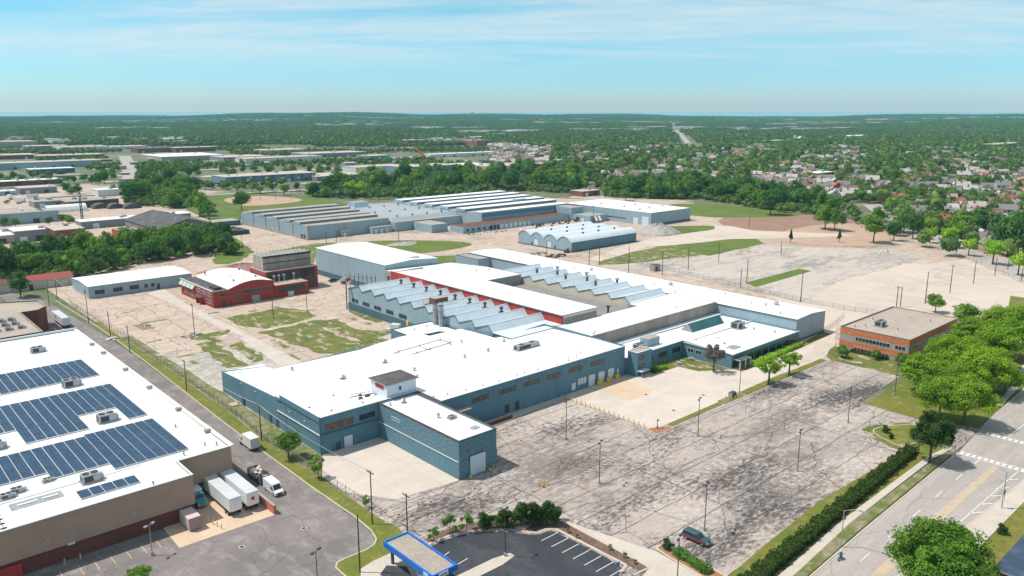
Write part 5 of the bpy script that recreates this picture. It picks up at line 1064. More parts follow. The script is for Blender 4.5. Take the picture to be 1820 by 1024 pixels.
# ================================================================== VEGETATION
def crown(nclus,nleaf,size,rx,rz,zc,seed,shape='round',lobe=(.20,.38)):
    """leaf-clump crown as vertex and quad arrays"""
    r=np.random.default_rng(seed); P=[];Nn=[]
    # lobe centres
    cs=[]
    while len(cs)<nclus:
        p=r.uniform(-1,1,3); q=np.linalg.norm(p)
        if q>1 or q<.45: continue
        if p[2]<-.55: continue
        if shape=='cone':
            z=(p[2]+1)/2; p=np.array([p[0]*(1-z)*1.05,p[1]*(1-z)*1.05,p[2]])
        elif shape=='vase': p[:2]*=(.65+.45*(p[2]+1)/2)
        cs.append(p*[.78,.78,.82]*r.uniform(.80,1.16))
    cs=np.array(cs); rad=r.uniform(lobe[0],lobe[1],nclus) if shape!='cone' else r.uniform(.10,.2,nclus)
    per=nleaf//nclus; pts=[];nrm=[]
    for c,k in zip(cs,rad):
        d=r.normal(size=(per,3)); d[:,2]*=.9; d/=np.linalg.norm(d,axis=1)[:,None]; d[:,2]=np.where((d[:,2]<-.2)&(r.random(per)<.6),-d[:,2],d[:,2])
        t=r.uniform(.45,1.18,per)[:,None]; pts.append(c+d*k*t); nrm.append(d)
    pts=np.concatenate(pts); nrm=np.concatenate(nrm); n=len(pts)
    pts=pts*[rx,rx,rz]+[0,0,zc]
    nrm=nrm+r.normal(size=nrm.shape)*.55+[0,0,.25]; nrm/=np.linalg.norm(nrm,axis=1)[:,None]
    a=np.cross(nrm,r.normal(size=nrm.shape)); a/=np.linalg.norm(a,axis=1)[:,None]; b=np.cross(nrm,a)
    s=(size*r.uniform(.6,1.3,n))[:,None]; w=s*r.uniform(.55,.9,n)[:,None]
    v=np.stack([pts-a*s*.5,pts-b*w*.5+nrm*s*.08,pts+a*s*.5,pts+b*w*.5+nrm*s*.08],1).reshape(-1,3)
    f=np.arange(n*4).reshape(-1,4); return v,f,cs*[rx,rx,rz]+[0,0,zc]
def core(rx,rz,zc,seed,k=.6,n=10):
    r=np.random.default_rng(seed); v=[];f=[]
    for i in range(n//2+1):
        ph=math.pi*i/(n//2)
        for j in range(n):
            th=2*math.pi*j/n; q=k*(1+r.uniform(-.15,.15)); v.append((rx*q*math.sin(ph)*math.cos(th),rx*q*math.sin(ph)*math.sin(th),zc+rz*q*math.cos(ph)))
    for i in range(n//2):
        for j in range(n): f.append((i*n+j,(i+1)*n+j,(i+1)*n+(j+1)%n,i*n+(j+1)%n))
    return np.array(v),np.array(f)
TP={}
def treetype(key,leafm,H=11,cr=5.5,nclus=22,nleaf=1800,size=.75,shape='round',seed=1,trunk=.28,low=.26,limbs=6,usecore=True,lobe=(.20,.38)):
    rz=(H*(1-low))/2*1.05; zc=H-rz; v,f,cs=crown(nclus,nleaf,size,cr,rz,zc,seed,shape,lobe)
    if usecore and shape!='cone':
        v2,f2=core(cr,rz,zc,seed+5,.50); f=np.concatenate([f,f2+len(v)]); v=np.concatenate([v,v2])
    cr_=npmesh('crown',v,f,[leafm]); cr_.hide_render=False
    b=MB(); zt_=zc*.85; b.tube((0,0,-.1),(0,0,zt_),trunk,m_bark,7,trunk*.65)
    for p in cs[:limbs]: b.tube((0,0,zt_*.75),tuple(np.array(p)*.8+np.array([0,0,zc*.2])),trunk*.5,m_bark,5,trunk*.15)
    tr=b.build('trunk'); TP[key]=(cr_.data,tr.data); bpy.data.objects.remove(cr_); bpy.data.objects.remove(tr)
def plant(key,x,y,s=1.0,label=None,cat='tree',group=None,name='tree',z=0,sz=None,rz=None):
    t=thing(name,label,cat,(x,y,z),group); t.rotation_euler[2]=random.uniform(0,6.28) if rz is None else rz; t.scale=(s,s,sz or s)
    a=bpy.data.objects.new('trunk',TP[key][1]); c_=bpy.data.objects.new('crown',TP[key][0])
    for o in (a,c_): COL.objects.link(o); o.parent=t
    return t
for i in range(4): treetype('mid%d'%i,lf_mid,H=11,cr=5.8+.4*(i%2),nclus=34+i*6,nleaf=3000,lobe=(.15,.33),size=.66,shape=('round','vase','round','round')[i],seed=10+i,low=(.15,.2,.1,.2)[i])
for i in range(3): treetype('dk%d'%i,lf_dark,H=12,cr=5.4,nclus=26,nleaf=2300,size=.7,seed=20+i,low=.12)
for i in range(2): treetype('lime%d'%i,lf_lime,H=9,cr=4.2,nclus=20,nleaf=2400,size=.5,seed=30+i,low=.26,shape='vase')
treetype('bush0',lf_mid,H=4.5,cr=3.2,nclus=14,nleaf=900,size=.5,seed=40,low=.0,trunk=.12)
treetype('con',lf_con,H=9,cr=2.6,nclus=60,nleaf=2600,size=.5,shape='cone',seed=41,low=.08)
treetype('near0',lf_yg,H=11,cr=7.4,nclus=85,nleaf=22000,size=.40,lobe=(.13,.32),seed=50,low=.16,shape='vase',limbs=14,usecore=False)
treetype('near1',lf_yg,H=11.5,cr=6.6,nclus=75,nleaf=20000,size=.40,lobe=(.13,.32),seed=51,low=.16,shape='vase',limbs=12,usecore=False)
treetype('near2',lf_shr,H=12,cr=4.6,nclus=70,nleaf=15000,size=.34,lobe=(.13,.27),seed=52,low=.14,limbs=8)
treetype('hon',lf_yg,H=7.5,cr=4.4,nclus=60,lobe=(.08,.2),nleaf=4200,size=.34,seed=53,low=.3,limbs=12,shape='vase',usecore=False)
treetype('bigmaple',lf_map,H=13,cr=8.2,nclus=130,nleaf=36000,lobe=(.09,.26),size=.38,seed=54,low=.18,limbs=14)
treetype('brown',lf_brown,H=9.5,cr=4.2,lobe=(.08,.24),nclus=40,nleaf=2600,size=.42,seed=55,low=.25,limbs=14,usecore=False)
treetype('young',lf_mid,H=5.5,cr=2.1,nclus=14,nleaf=1200,size=.34,seed=56,low=.2,limbs=8,usecore=False,trunk=.09)
treetype('shrub',lf_shr,H=3.4,cr=1.75,nclus=16,nleaf=2200,size=.26,seed=57,low=.0,trunk=.06)
treetype('shrub_thin',lf_mid,H=2.6,cr=1.3,nclus=12,nleaf=700,size=.26,seed=58,low=.1,trunk=.05,usecore=False)
# ---- named trees of the foreground and middle
x,y=G(250,1050); plant('mid1',x,y,.42,'top of a bright small tree at the bottom edge left of the lamp post')
x,y=G(1652,1075); plant('bigmaple',x+1.5,y-.2,1.12,'big bright green maple at the bottom edge, covering part of the street','tree')
for px,py,k,s,lab in [
 (1652,822,'near2',1.15,'round dark green tree at the street end of the clipped hedge'),
 (1668,748,'near1',1.11,'bright honey locust nearest the grass island of the lot'),
 (1712,755,'near0',1.21,'bright wide honey locust above the street crossing'),
 (1640,700,'near0',1.14,'bright honey locust at the right corner of the stained lot'),
 (1745,705,'near1',1.25,'bright honey locust beside the striped lawn'),
 (1700,668,'near0',1.21,'bright honey locust in front of the brick office side'),
 (1762,660,'near1',1.31,'bright honey locust between brick office and lawn'),
 (1722,625,'near0',1.11,'honey locust beside the right wall of the brick office'),
 (1800,640,'near0',1.28,'bright tall honey locust at the right edge of the lawn'),
 (1770,604,'near1',1.14,'leafy honey locust at the edge of the gravel lot'),
 (1712,588,'mid1',0.99,'green tree just behind the right corner of the brick office'),
 (1662,556,'mid0',0.75,'small tree behind the roof of the brick office'),
 (1690,712,'near1',1.05,'bright honey locust in the thick of the grove at the lot corner'),
 (1735,680,'near0',1.1,'bright honey locust in the middle of the grove behind the lot corner'),
 (1672,660,'near1',.95,'bright honey locust at the near edge of the brick office side lawn'),
 (1785,700,'near0',.8,'small bright honey locust at the right edge of the grove by the lawn'),
 (1812,598,'near0',1.06,'bright tree at the right edge against the gravel lot'),
 (1366,684,'hon',1.20,'airy light green tree by the lot kerb left of its twin'),
 (1402,668,'hon',1.10,'airy light green tree by the lot kerb nearest the service drive'),
 (1268,662,'brown',1.00,'thin purple-brown tree on the courtyard lawn'),
 (1497,636,'mid2',0.42,'small dark tree at the left corner of the brick office'),
 (1556,640,'mid3',0.33,'small tree in front of the brick office wall'),
 (1603,652,'mid2',0.45,'small dark tree at the near corner of the brick office'),
 (513,815,'mid1',0.62,'dark green tree on the verge beside the blue corner wall'),
 (566,850,'young',1.05,'young pale green tree on the verge near the forecourt'),
 (650,903,'young',0.55,'tiny sapling by the fence beside the wooden pole'),
 (37,528,'dk0',1.00,'round dark tree beside the red roofed shed'),
 (1405,432,'con',0.95,'small dark spruce on the edge of the earthworks'),
 (1491,431,'con',0.90,'narrow spruce standing in the middle of the tan earthworks'),
 (1466,408,'mid0',1.68,'large round tree in the bare earth field'),
 (1483,410,'mid3',1.42,'round tree touching the large tree in the bare earth field'),
 (1552,432,'mid1',1.68,'wide tree with dark shade at the lot corner by the earthworks'),
 (1588,428,'dk1',1.08,'small dark tree right of the wide tree at the lot corner'),
 (1369,382,'dk2',1.88,'tall dark tree standing out on the edge of the green field'),
 (1112,357,'mid2',1.12,'lone round bush-like tree behind the blue metal warehouse'),
 (355,385,'mid0',1.88,'round tree left of the ball field lawn'),(372,392,'mid3',1.35,'low tree at the lower edge of the ball field lawn'),
 (430,378,'mid1',1.65,'lone tree in front of the ball field infield')]:
    x,y=G(px,py); plant(k,x,y,s,lab)
for px,py,k,s in [(1652,432,'lime0',1.2),(1685,441,'lime1',1.55),(1721,455,'lime0',1.2),(1764,470,'lime1',1.65),(1809,490,'lime0',1.4),(1622,425,'dk1',1.5),(1702,432,'mid1',1.7),(1640,415,'lime1',1.2),(1606,414,'mid2',1.7),(1560,404,'mid0',1.4),(1790,455,'dk2',2.1),(1740,425,'dk0',1.6),(1810,420,'mid0',1.7)]:
    x,y=G(px,py); plant(k,x,y,s,'street tree lining the residential road along the right side of the gravel lot',group='street trees by the residential road')
for px,py,s in [(771,962,.62),(799,950,.85),(829,945,.8),(863,940,.95),(893,938,1.1),(925,934,1.35),(955,930,1.2),(982,932,1.25)]:
    x,y=G(px,py); plant('shrub' if s>.9 else 'shrub_thin',x,y,s*1.25 if s>.9 else s*1.75,'rounded shrub in the mulch bed curving around the dark bank lot','shrub',group='shrubs around the bank lot',name='shrub')
for i,(px,py,s,l) in enumerate([(1575,770,.55,'larger round bush on the grass island in the lot corner'),(1584,780,.42,'smaller round bush on the grass island in the lot corner'),(1782,950,.6,'clipped oval bush on the lawn by the pavement'),(1187,978,.6,'single small shrub at the kerb near the dark wagon'),(1135,668,.5,'bright shrub by the stair tower'),(1162,664,.5,'low bright shrub right of the stair tower')]):
    x,y=G(px,py); t=plant('shrub',x,y,s*1.2,l,'bush',name='bush'); 
for px,py,s in [(1010,948,.35),(1025,957,.3),(1085,978,.35),(1110,992,.35),(1128,1003,.3)]:
    x,y=G(px,py); plant('shrub_thin',x,y,s*1.3,'sparse low plant in the mulch strip along the right side of the bank lot','shrub',group='plants in the mulch strip',name='shrub')
def hedge(name,label,p,q,w,h,m,dens=60,size=.3,seed=0,jit=.25):
    r=np.random.default_rng(seed); p=np.array(p);q=np.array(q); Ln=np.linalg.norm(q-p); d=(q-p)/Ln; nn=np.array([-d[1],d[0]]); n=int(Ln*dens)
    s=r.uniform(0,Ln,n); prof=r.uniform(0,2*h+w,n); lump=1+.12*np.sin(s*1.1)+.08*np.sin(s*2.7+1)
    off=np.where(prof<h,-w/2,np.where(prof<h+w,prof-h-w/2,w/2))*lump; zz=np.where(prof<h,prof,np.where(prof<h+w,h,prof-h-w))*lump
    P=np.stack([p[0]+d[0]*s+nn[0]*off,p[1]+d[1]*s+nn[1]*off,zz],1)+r.normal(size=(n,3))*jit*.35
    N_=r.normal(size=(n,3)); N_[:,2]=abs(N_[:,2])+.3; N_/=np.linalg.norm(N_,axis=1)[:,None]; a=np.cross(N_,r.normal(size=(n,3))); a/=np.linalg.norm(a,axis=1)[:,None]; b_=np.cross(N_,a); sz=(size*r.uniform(.6,1.3,n))[:,None]
    v=np.stack([P-a*sz,P-b_*sz*.7,P+a*sz,P+b_*sz*.7],1).reshape(-1,3); f=np.arange(4*n).reshape(-1,4)
    mb=MB(); k=w/2*.75; c4=[(p[0]+nn[0]*k,p[1]+nn[1]*k),(p[0]-nn[0]*k,p[1]-nn[1]*k),(q[0]-nn[0]*k,q[1]-nn[1]*k),(q[0]+nn[0]*k,q[1]+nn[1]*k)]
    vb=np.array([(x,y,0) for x,y in c4]+[(x,y,h*.85) for x,y in c4]); fb=np.array([(0,1,5,4),(1,2,6,5),(2,3,7,6),(3,0,4,7),(4,5,6,7)])
    o=npmesh(name,np.concatenate([v,vb]),np.concatenate([f,fb+len(v)]),[m]); return tag(o,label,'hedge')
hedge('hedge','long clipped dark green hedge between the stained lot and the street',(104,62.6),(190.5,66.6),2.6,1.7,lf_hedge,130,.22,1)
hedge('hedge','low shaggy hedge on the mulch kerb near the parked dark wagon',(111.3,77.8),(109.9,69.5),1.7,1.1,lf_mid,150,.18,2)
hedge('hedge','clipped bright hedge along the front of the low office',(220,127.9),(254,129.6),2.0,1.3,lf_lime,90,.22,3)
hedge('hedge','small bright hedge beside the stair tower',(191.8,146.8),(198,145.4),1.8,1.1,lf_yg,100,.22,4)
hedge('hedge','low hedge under the front windows of the brick office',(259.3,101.5),(259.3,114),1.2,.9,lf_hedge,100,.2,5)
# ---- belts of individual trees
def inpoly(x,y,P):
    c=False; n=len(P)
    for i in range(n):
        x1,y1=P[i]; x2,y2=P[(i+1)%n]
        if (y1>y)!=(y2>y) and x<(x2-x1)*(y-y1)/(y2-y1)+x1: c=not c
    return c
TREES=[]; OCC=[]
for px_ in [(238,459,300,560),(300,452,358,545),(357,411,472,541),(452,351,500,440),(162,507,199,572),(148,493,162,553),(60,410,92,425),(88,374,133,401)]: OCC.append(px_)
OCC+=FAR
def free(x,y,m=3):
    return all(not(a-m<x<c_+m and b_-m<y<d_+m) for a,b_,c_,d_ in OCC)
UNDER=[]
def belt(poly,spacing,kinds,smin,smax,label,group,maxn=80,seed=0):
    r=random.Random(seed); xs=[p[0] for p in poly]; ys=[p[1] for p in poly]; pts=[]; tries=0
    while len(pts)<maxn and tries<maxn*60:
        tries+=1; x=r.uniform(min(xs),max(xs)); y=r.uniform(min(ys),max(ys))
        if not inpoly(x,y,poly) or not free(x,y) or any((x-a)**2+(y-b)**2<spacing**2 for a,b in pts): continue
        pts.append((x,y))
    if seed in (1,2,3,4): UNDER.append(poly)
    for x,y in pts:
        TREES.append((x,y)); s=r.uniform(smin,smax)*1.42; k_=r.choice(kinds); ps=sorted(side(a,b) for a,b in pts); q_=ps.index(side(x,y))*5//len(ps)
        lb_=label+', '+('left end','left part','middle','right part','right end')[q_]+(', darker crown' if k_[:2]=='dk' else ', bright yellow-green crown' if k_[:4]=='lime' else '')
        plant(k_,x,y,s,lb_,group=group+': '+lb_,sz=s*r.uniform(.85,1.15))
    return len(pts)
MIDK=['mid0','mid1','mid2','mid3','dk0','dk1','dk2','mid0','mid3']
nb=0
# belt behind the factory
nb+=belt(PX((1075,352),(1240,355),(1300,363),(1380,377),(1480,384),(1500,372),(1430,352),(1300,338),(1150,328),(1070,335)),8.5,MIDK,.85,1.2,'tree in the belt beyond the green field','trees of the belt behind the green field',62,1)
nb+=belt(PX((560,352),(700,350),(880,338),(1040,345),(1045,318),(940,306),(800,312),(690,318),(600,325),(545,335)),11,MIDK+['lime0'],.95,1.35,'large tree behind the rear factory','trees of the belt behind the rear factory',62,2)
nb+=belt(PX((-20,500),(130,497),(250,470),(370,452),(440,455),(395,437),(330,425),(250,440),(120,448),(60,470),(-20,470)),6,MIDK+['lime0','lime1','bush0','mid0','mid3'],.45,.95,'bushy tree left of the red brick works','trees of the belt left of the brick works',92,3)
nb+=belt(PX((215,365),(345,372),(345,345),(300,318),(240,322)),10,MIDK,.9,1.25,'tree in the clump left of the ball field','trees of the clump left of the ball field',20,4)
nb+=belt(PX((400,344),(560,349),(560,340),(400,338)),13,['mid0','mid1','dk1'],.5,.75,'tree of the row before the dark blue warehouse','trees of the park row',10,5)
nb+=belt(PX((240,318),(420,318),(600,312),(640,304),(560,302),(420,306),(300,303),(245,305)),12,MIDK,.55,.8,'tree before the white far warehouses','trees before the far warehouses',44,6)
nb+=belt(PX((0,330),(200,330),(215,310),(180,315),(0,318)),13,MIDK,.5,.75,'tree below the long pale shed','trees below the long pale shed',26,7)
for px,py,s in [(118,345,1.0),(128,348,.9),(138,346,.9),(205,345,.9),(112,398,.7),(125,400,.7),(88,402,.6),(8,402,.6),(28,404,.6)]:
    x,y=G(px,py); plant(random.choice(MIDK),x,y,s,'scattered tree standing among the low buildings at the left','tree',group='trees among the left buildings'); TREES.append((x,y))
# ---- houses of the residential grid
GA=math.atan2(90,131)      # heading of the streets
ga=(math.cos(GA),math.sin(GA)); gb=(-ga[1],ga[0])
hw=[mat('house_wall_white',(.62,.60,.56)),mat('house_wall_cream',(.52,.44,.32)),mat('house_wall_grey',(.33,.34,.34)),mat('house_wall_brick',(.30,.13,.09)),mat('house_wall_pale_blue',(.36,.44,.50)),mat('house_wall_tan',(.42,.32,.24))]
hwn=['white','cream','grey','red brick','pale blue','tan']
hr=[mat('house_roof_grey',(.23,.22,.225),[('noise',3,(.17,.165,.17),.45,.65,.7)]),mat('house_roof_brown',(.20,.135,.105),[('noise',3,(.27,.19,.15),.45,.65,.7)]),mat('house_roof_red',(.36,.12,.075)),mat('house_roof_light',(.45,.43,.41)),mat('house_roof_pink',(.40,.27,.22))]
hrn=['grey','brown','red','light grey','pinkish']
def housemesh(kind,wi,ri):
    w,l,h,hp=[(7.5,11,5.6,9.0),(8.5,12,3.6,6.8),(8,10,5.4,8.2),(9,9,5.8,8.4)][kind]
    b=MB(); b.prof([(-w/2,0),(w/2,0),(w/2,h),(0,hp),(-w/2,h)],-l/2,l/2,'x',hw[wi])
    for s in (-1,1):
        for k in range(3):
            X=-l/2+1.4+k*(l-4)/2
            for z in ((1.0,3.7) if h>5 else (1.0,)): b.add([(X,s*(w/2+.03),z),(X+1.2,s*(w/2+.03),z),(X+1.2,s*(w/2+.03),z+1.3),(X,s*(w/2+.03),z+1.3)],[(0,1,2,3)],m_glass)
        for Y in (-1.9,.8):
            for z in ((1.0,3.7,) if h>5 else (1.0,)): X=s*(l/2+.03); b.add([(X,Y,z),(X,Y+1.1,z),(X,Y+1.1,z+1.3),(X,Y,z+1.3)],[(0,1,2,3)],m_glass)
        X=s*(l/2+.03); b.add([(X,-.5,h+.6),(X,.5,h+.6),(X,.5,h+1.6),(X,-.5,h+1.6)],[(0,1,2,3)],m_glass)
    wall=b.build('wall')
    b=MB(); e=.5
    b.prof([(-w/2-e,h-e*.8),(-w/2-e,h-e*.8+.22),(0,hp+.25),(w/2+e,h-e*.8+.22),(w/2+e,h-e*.8),(0,hp+.02)],-l/2-.45,l/2+.45,'x',hr[ri])
    if kind in (0,3): b.prof([(-l*.12-1.6,h+.2),(-l*.12+1.6,h+.2),(-l*.12,h+2.6)],-w/2-.2,0,'y',hr[ri])
    if kind==2: b.box(l/2,-w/2+.5,2.6,l/2+2.4,w/2-.5,2.9,hr[ri])
    rf_=b.build('roof'); b=MB(); b.box(l*.15,.8,hp-2.2,l*.15+.8,1.6,hp+1.1,hw[3]); ch=b.build('chimney')
    d=(wall.data,rf_.data,ch.data)
    for o in (wall,rf_,ch): bpy.data.objects.remove(o)
    return d
HM={}
def hmesh(k,wi,ri):
    if (k,wi,ri) not in HM: HM[(k,wi,ri)]=housemesh(k,wi,ri)
    return HM[(k,wi,ri)]
def onroad(x,y):      # keep the nearest road and the earthworks free
    P=[(395,82),(431,105),(482,148),(527,182),(570,222),(640,272),(700,310)]
    for (a,b),(c,d) in zip(P,P[1:]):
        L2=(c-a)**2+(d-b)**2; t=max(0,min(1,((x-a)*(c-a)+(y-b)*(d-b))/L2)); 
        if math.hypot(x-a-t*(c-a),y-b-t*(d-b))<15: return True
    return False
cand=[]; rh=random.Random(11)
base=np.array([482.,148.])
for row in range(-2,17):
    off=-row*46 if True else 0
    for k in range(-26,110):
        u=k*13.5+rh.uniform(-1.5,1.5); vv=row*46
        for side_ in (0,1):
            v_=18+vv+side_*21+rh.uniform(-1,1)
            # rows run along the street heading, stacked to the right of the road (negative gb) and beyond the belt
            for sgn in (-1,):
                x=base[0]+ga[0]*u-gb[0]*v_; y=base[1]+ga[1]*u-gb[1]*v_
                cand.append((x,y,side_,row,k))
for row in range(0,14):
    for k in range(16,112):
        u=k*13.5+rh.uniform(-1.5,1.5)
        for side_ in (0,1):
            v_=20+row*46+side_*21+rh.uniform(-1,1); x=base[0]+ga[0]*u+gb[0]*v_; y=base[1]+ga[1]*u+gb[1]*v_; cand.append((x,y,side_,-100-row,k))
BELT=PX((1060,356),(1240,358),(1300,366),(1380,380),(1480,388),(1510,372),(1430,352),(1300,338),(1150,328),(1060,335))
def okhouse(x,y):
    d=depth(x,y); s=side(x,y)
    if not inview(x,y,8) or onroad(x,y) or not free(x,y,6): return False
    if inpoly(x,y,BELT): return False
    zc=d*ct+CH*st; py=512-FP*(d*st-CH*ct)/zc; px=910+FP*s/zc
    if py>470 or d>2300: return False
    if px<1500 and py>352+(px-1200)*.06 : return False
    if px<1075 and py>300: return False
    if px<870: return False
    if px<1040 and d<950: return False
    if inpoly(x,y,[(40,0),(40,330),(330,760),(520,560),(640,440),(690,330),(640,277),(560,220),(490,156),(425,105),(380,60)]): return False
    # thin out with distance and toward the left
    return True
cand=[(c[0]+rh.uniform(-5,5),c[1]+rh.uniform(-5,5),c[2],c[3],c[4]) for c in cand]
cand=[c for c in cand if okhouse(c[0],c[1])]
cand.sort(key=lambda c:depth(c[0],c[1]))
rh.shuffle
HOUSES=[]; nind=0; far_v=[]
stuffH=[]
for (x,y,sd_,row,k) in cand:
    if rh.random()<.34+.28*min(1,max(0,(depth(x,y)-700)/1500)): continue
    wi=rh.choices(range(6),[5,3,2,2,2,2])[0]; ri=rh.choices(range(5),[5,3,.5,3,1.5])[0]; kd=rh.choice((0,0,1,2,3))
    if nind<290:
        nind+=1; t=thing('house',None,'house',(x,y,0),rz=GA+rh.choice((0,math.pi/2,math.pi/2))+(math.pi if sd_ else 0)+rh.uniform(-.06,.06))
        zc=depth(x,y)*ct+CH*st; px_=910+FP*side(x,y)/zc; wh='beyond the tree belt' if px_<1350 else 'right of the belt' if px_<1560 else 'near the right edge'; wh+=(', front rows',', second rows',', back rows')[min(2,int(max(0,depth(x,y)-480)/170))]
        t['label']='%s house with %s roof%s, %s'%(hwn[wi],hrn[ri],(', dormer','',', porch',', wide dormer')[kd],wh); t['group']='houses: '+t['label']
        for nme,me in zip(('wall','roof','chimney'),hmesh(kd,wi,ri)): o=bpy.data.objects.new(nme,me); COL.objects.link(o); o.parent=t
        k_=rh.uniform(.92,1.25); t.scale=(k_,k_,k_)
    else: stuffH.append((x,y,kd,wi,ri,sd_))
    HOUSES.append((x,y))
# the farther houses: one merged mesh
V=[];F3=[];MI=[];mats=hw+hr; off=0; F4=[]
for (x,y,kd,wi,ri,sd_) in stuffH:
    w,l,h,hp=[(7.5,11,5.6,9.0),(8.5,12,3.6,6.8),(8,10,5.4,8.2),(9,9,5.8,8.4)][kd]
    an=GA+(math.pi/2 if kd!=1 else 0); c_,s_=math.cos(an),math.sin(an)
    loc=[(-l/2,-w/2,0),(l/2,-w/2,0),(l/2,w/2,0),(-l/2,w/2,0),(-l/2,-w/2,h),(l/2,-w/2,h),(l/2,w/2,h),(-l/2,w/2,h),(-l/2,0,hp),(l/2,0,hp),
         (-l/2-.4,-w/2-.5,h-.3),(l/2+.4,-w/2-.5,h-.3),(l/2+.4,w/2+.5,h-.3),(-l/2-.4,w/2+.5,h-.3),(-l/2-.4,0,hp+.2),(l/2+.4,0,hp+.2)]
    V+=[(x+a*c_-b_*s_,y+a*s_+b_*c_,z) for a,b_,z in loc]
    for f_,m_ in (((0,1,5,4),wi),((2,3,7,6),wi),((1,2,6,5),wi),((3,0,4,7),wi),((4,8,8,7),wi),((5,6,9,9),wi),((10,11,15,14),6+ri),((12,13,14,15),6+ri)): F4.append([off+q for q in f_]); MI.append(m_)
    off+=16
rb_=random.Random(77)
for k in range(520):
    if k%13==0: cx_=rb_.uniform(-.6,.62); cd_=rb_.uniform(1900,7500)
    d_=cd_+rb_.uniform(-160,160); s_1=(cx_+rb_.uniform(-.05,.05))*d_; x=d_*cp+s_1*sp_; y=d_*sp_-s_1*cp
    w=rb_.uniform(9,26)*(1+d_/6000); l=w*rb_.uniform(.5,1); h=rb_.uniform(11,15); z=float(zt(x,y))
    V+=[(x-w,y-l,z),(x+w,y-l,z),(x+w,y+l,z),(x-w,y+l,z),(x-w,y-l,z+h),(x+w,y-l,z+h),(x+w,y+l,z+h),(x-w,y+l,z+h)]
    wi=rb_.choice((0,0,1,2,3,4,5)); ri=rb_.choice((0,3,3,3,1))
    for f_,m_ in (((0,1,5,4),wi),((1,2,6,5),wi),((2,3,7,6),wi),((3,0,4,7),wi),((4,5,6,7),6+ri)): F4.append([off+q for q in f_]); MI.append(m_)
    off+=8
if F4:
    me=bpy.data.meshes.new('distant_houses'); me.from_pydata(V,[],[tuple(dict.fromkeys(f_)) for f_ in F4])
    for m_ in mats: me.materials.append(m_)
    me.polygons.foreach_set('material_index',MI); ob=bpy.data.objects.new('distant_houses',me); COL.objects.link(ob); tag(ob,'hundreds of small far houses among the trees toward the horizon','houses',kind='stuff')
print('houses',nind,len(stuffH),'belt trees',nb)
# ---- geometry node scatter of the far woods
def tri_tree(seed,n=150,size=1.9,H=11,cr=6.2):
    v,f,_=crown(12,n,size,cr,H*.46,H*.54,seed); v2,f2=core(cr,H*.46,H*.52,seed,.68,8)
    return np.concatenate([v,v2]),np.concatenate([f,f2+len(v)])
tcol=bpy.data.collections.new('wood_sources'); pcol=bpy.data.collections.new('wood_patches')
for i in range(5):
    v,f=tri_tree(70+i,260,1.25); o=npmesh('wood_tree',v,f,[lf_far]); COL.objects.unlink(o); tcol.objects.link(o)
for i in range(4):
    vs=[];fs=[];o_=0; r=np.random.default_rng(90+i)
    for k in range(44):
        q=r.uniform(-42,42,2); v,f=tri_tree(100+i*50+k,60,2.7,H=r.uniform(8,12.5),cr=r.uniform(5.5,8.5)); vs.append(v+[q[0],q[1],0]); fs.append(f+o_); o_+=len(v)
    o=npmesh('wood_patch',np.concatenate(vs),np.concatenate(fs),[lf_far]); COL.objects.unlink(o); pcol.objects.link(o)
def scatter(name,pts,scl,coll,label):
    me=bpy.data.meshes.new(name); me.from_pydata([tuple(p) for p in pts],[],[]); at=me.attributes.new('scl','FLOAT','POINT'); at.data.foreach_set('value',np.array(scl,np.float32))
    ob=bpy.data.objects.new(name,me); COL.objects.link(ob); g=bpy.data.node_groups.new(name,'GeometryNodeTree')
    g.interface.new_socket('Geometry',in_out='INPUT',socket_type='NodeSocketGeometry'); g.interface.new_socket('Geometry',in_out='OUTPUT',socket_type='NodeSocketGeometry')
    n=g.nodes; l=g.links; i_=n.new('NodeGroupInput'); o_=n.new('NodeGroupOutput'); ins=n.new('GeometryNodeInstanceOnPoints'); ci=n.new('GeometryNodeCollectionInfo'); ci.inputs[0].default_value=coll; ci.inputs['Separate Children'].default_value=True; ci.inputs['Reset Children'].default_value=True
    m2=n.new('GeometryNodeMeshToPoints'); l.new(i_.outputs[0],m2.inputs[0]); l.new(m2.outputs[0],ins.inputs['Points']); l.new(ci.outputs[0],ins.inputs['Instance']); ins.inputs['Pick Instance'].default_value=True
    rr=n.new('FunctionNodeRandomValue'); rr.data_type='FLOAT_VECTOR'; rr.inputs[0].default_value=(0,0,0); rr.inputs[1].default_value=(0,0,6.28); l.new(rr.outputs[0],ins.inputs['Rotation'])
    na_=n.new('GeometryNodeInputNamedAttribute'); na_.data_type='FLOAT'; na_.inputs[0].default_value='scl'; l.new(na_.outputs[0],ins.inputs['Scale']); l.new(ins.outputs[0],o_.inputs[0])
    md=ob.modifiers.new('scatter','NODES'); md.node_group=g; return tag(ob,label,'woods',kind='stuff')
grid={}
def cell(x,y,s=12): return (int(x//s),int(y//s))
for x,y in HOUSES+TREES: grid.setdefault(cell(x,y),[]).append((x,y))
def near(x,y,r):
    cx,cy=cell(x,y); 
    for i in (-1,0,1):
        for j in (-1,0,1):
            for a,b in grid.get((cx+i,cy+j),()):
                if (a-x)**2+(b-y)**2<r*r: return True
    return False
SITE=[(40,0),(40,330),(60,640),(215,745),(330,760),(420,600),(520,560),(640,440),(600,330),(560,235),(482,165),(380,60)]
ROADS=[PX((236,330),(230,300),(222,278)),PX((560,338),(420,345),(300,352),(230,345),(60,352)),[(395,82),(431,105),(482,148),(527,182),(570,222),(640,272),(700,310)],PX((1235,270),(1215,245),(1197,226),(1193,219)),PX((1470,345),(1380,325),(1330,318))]
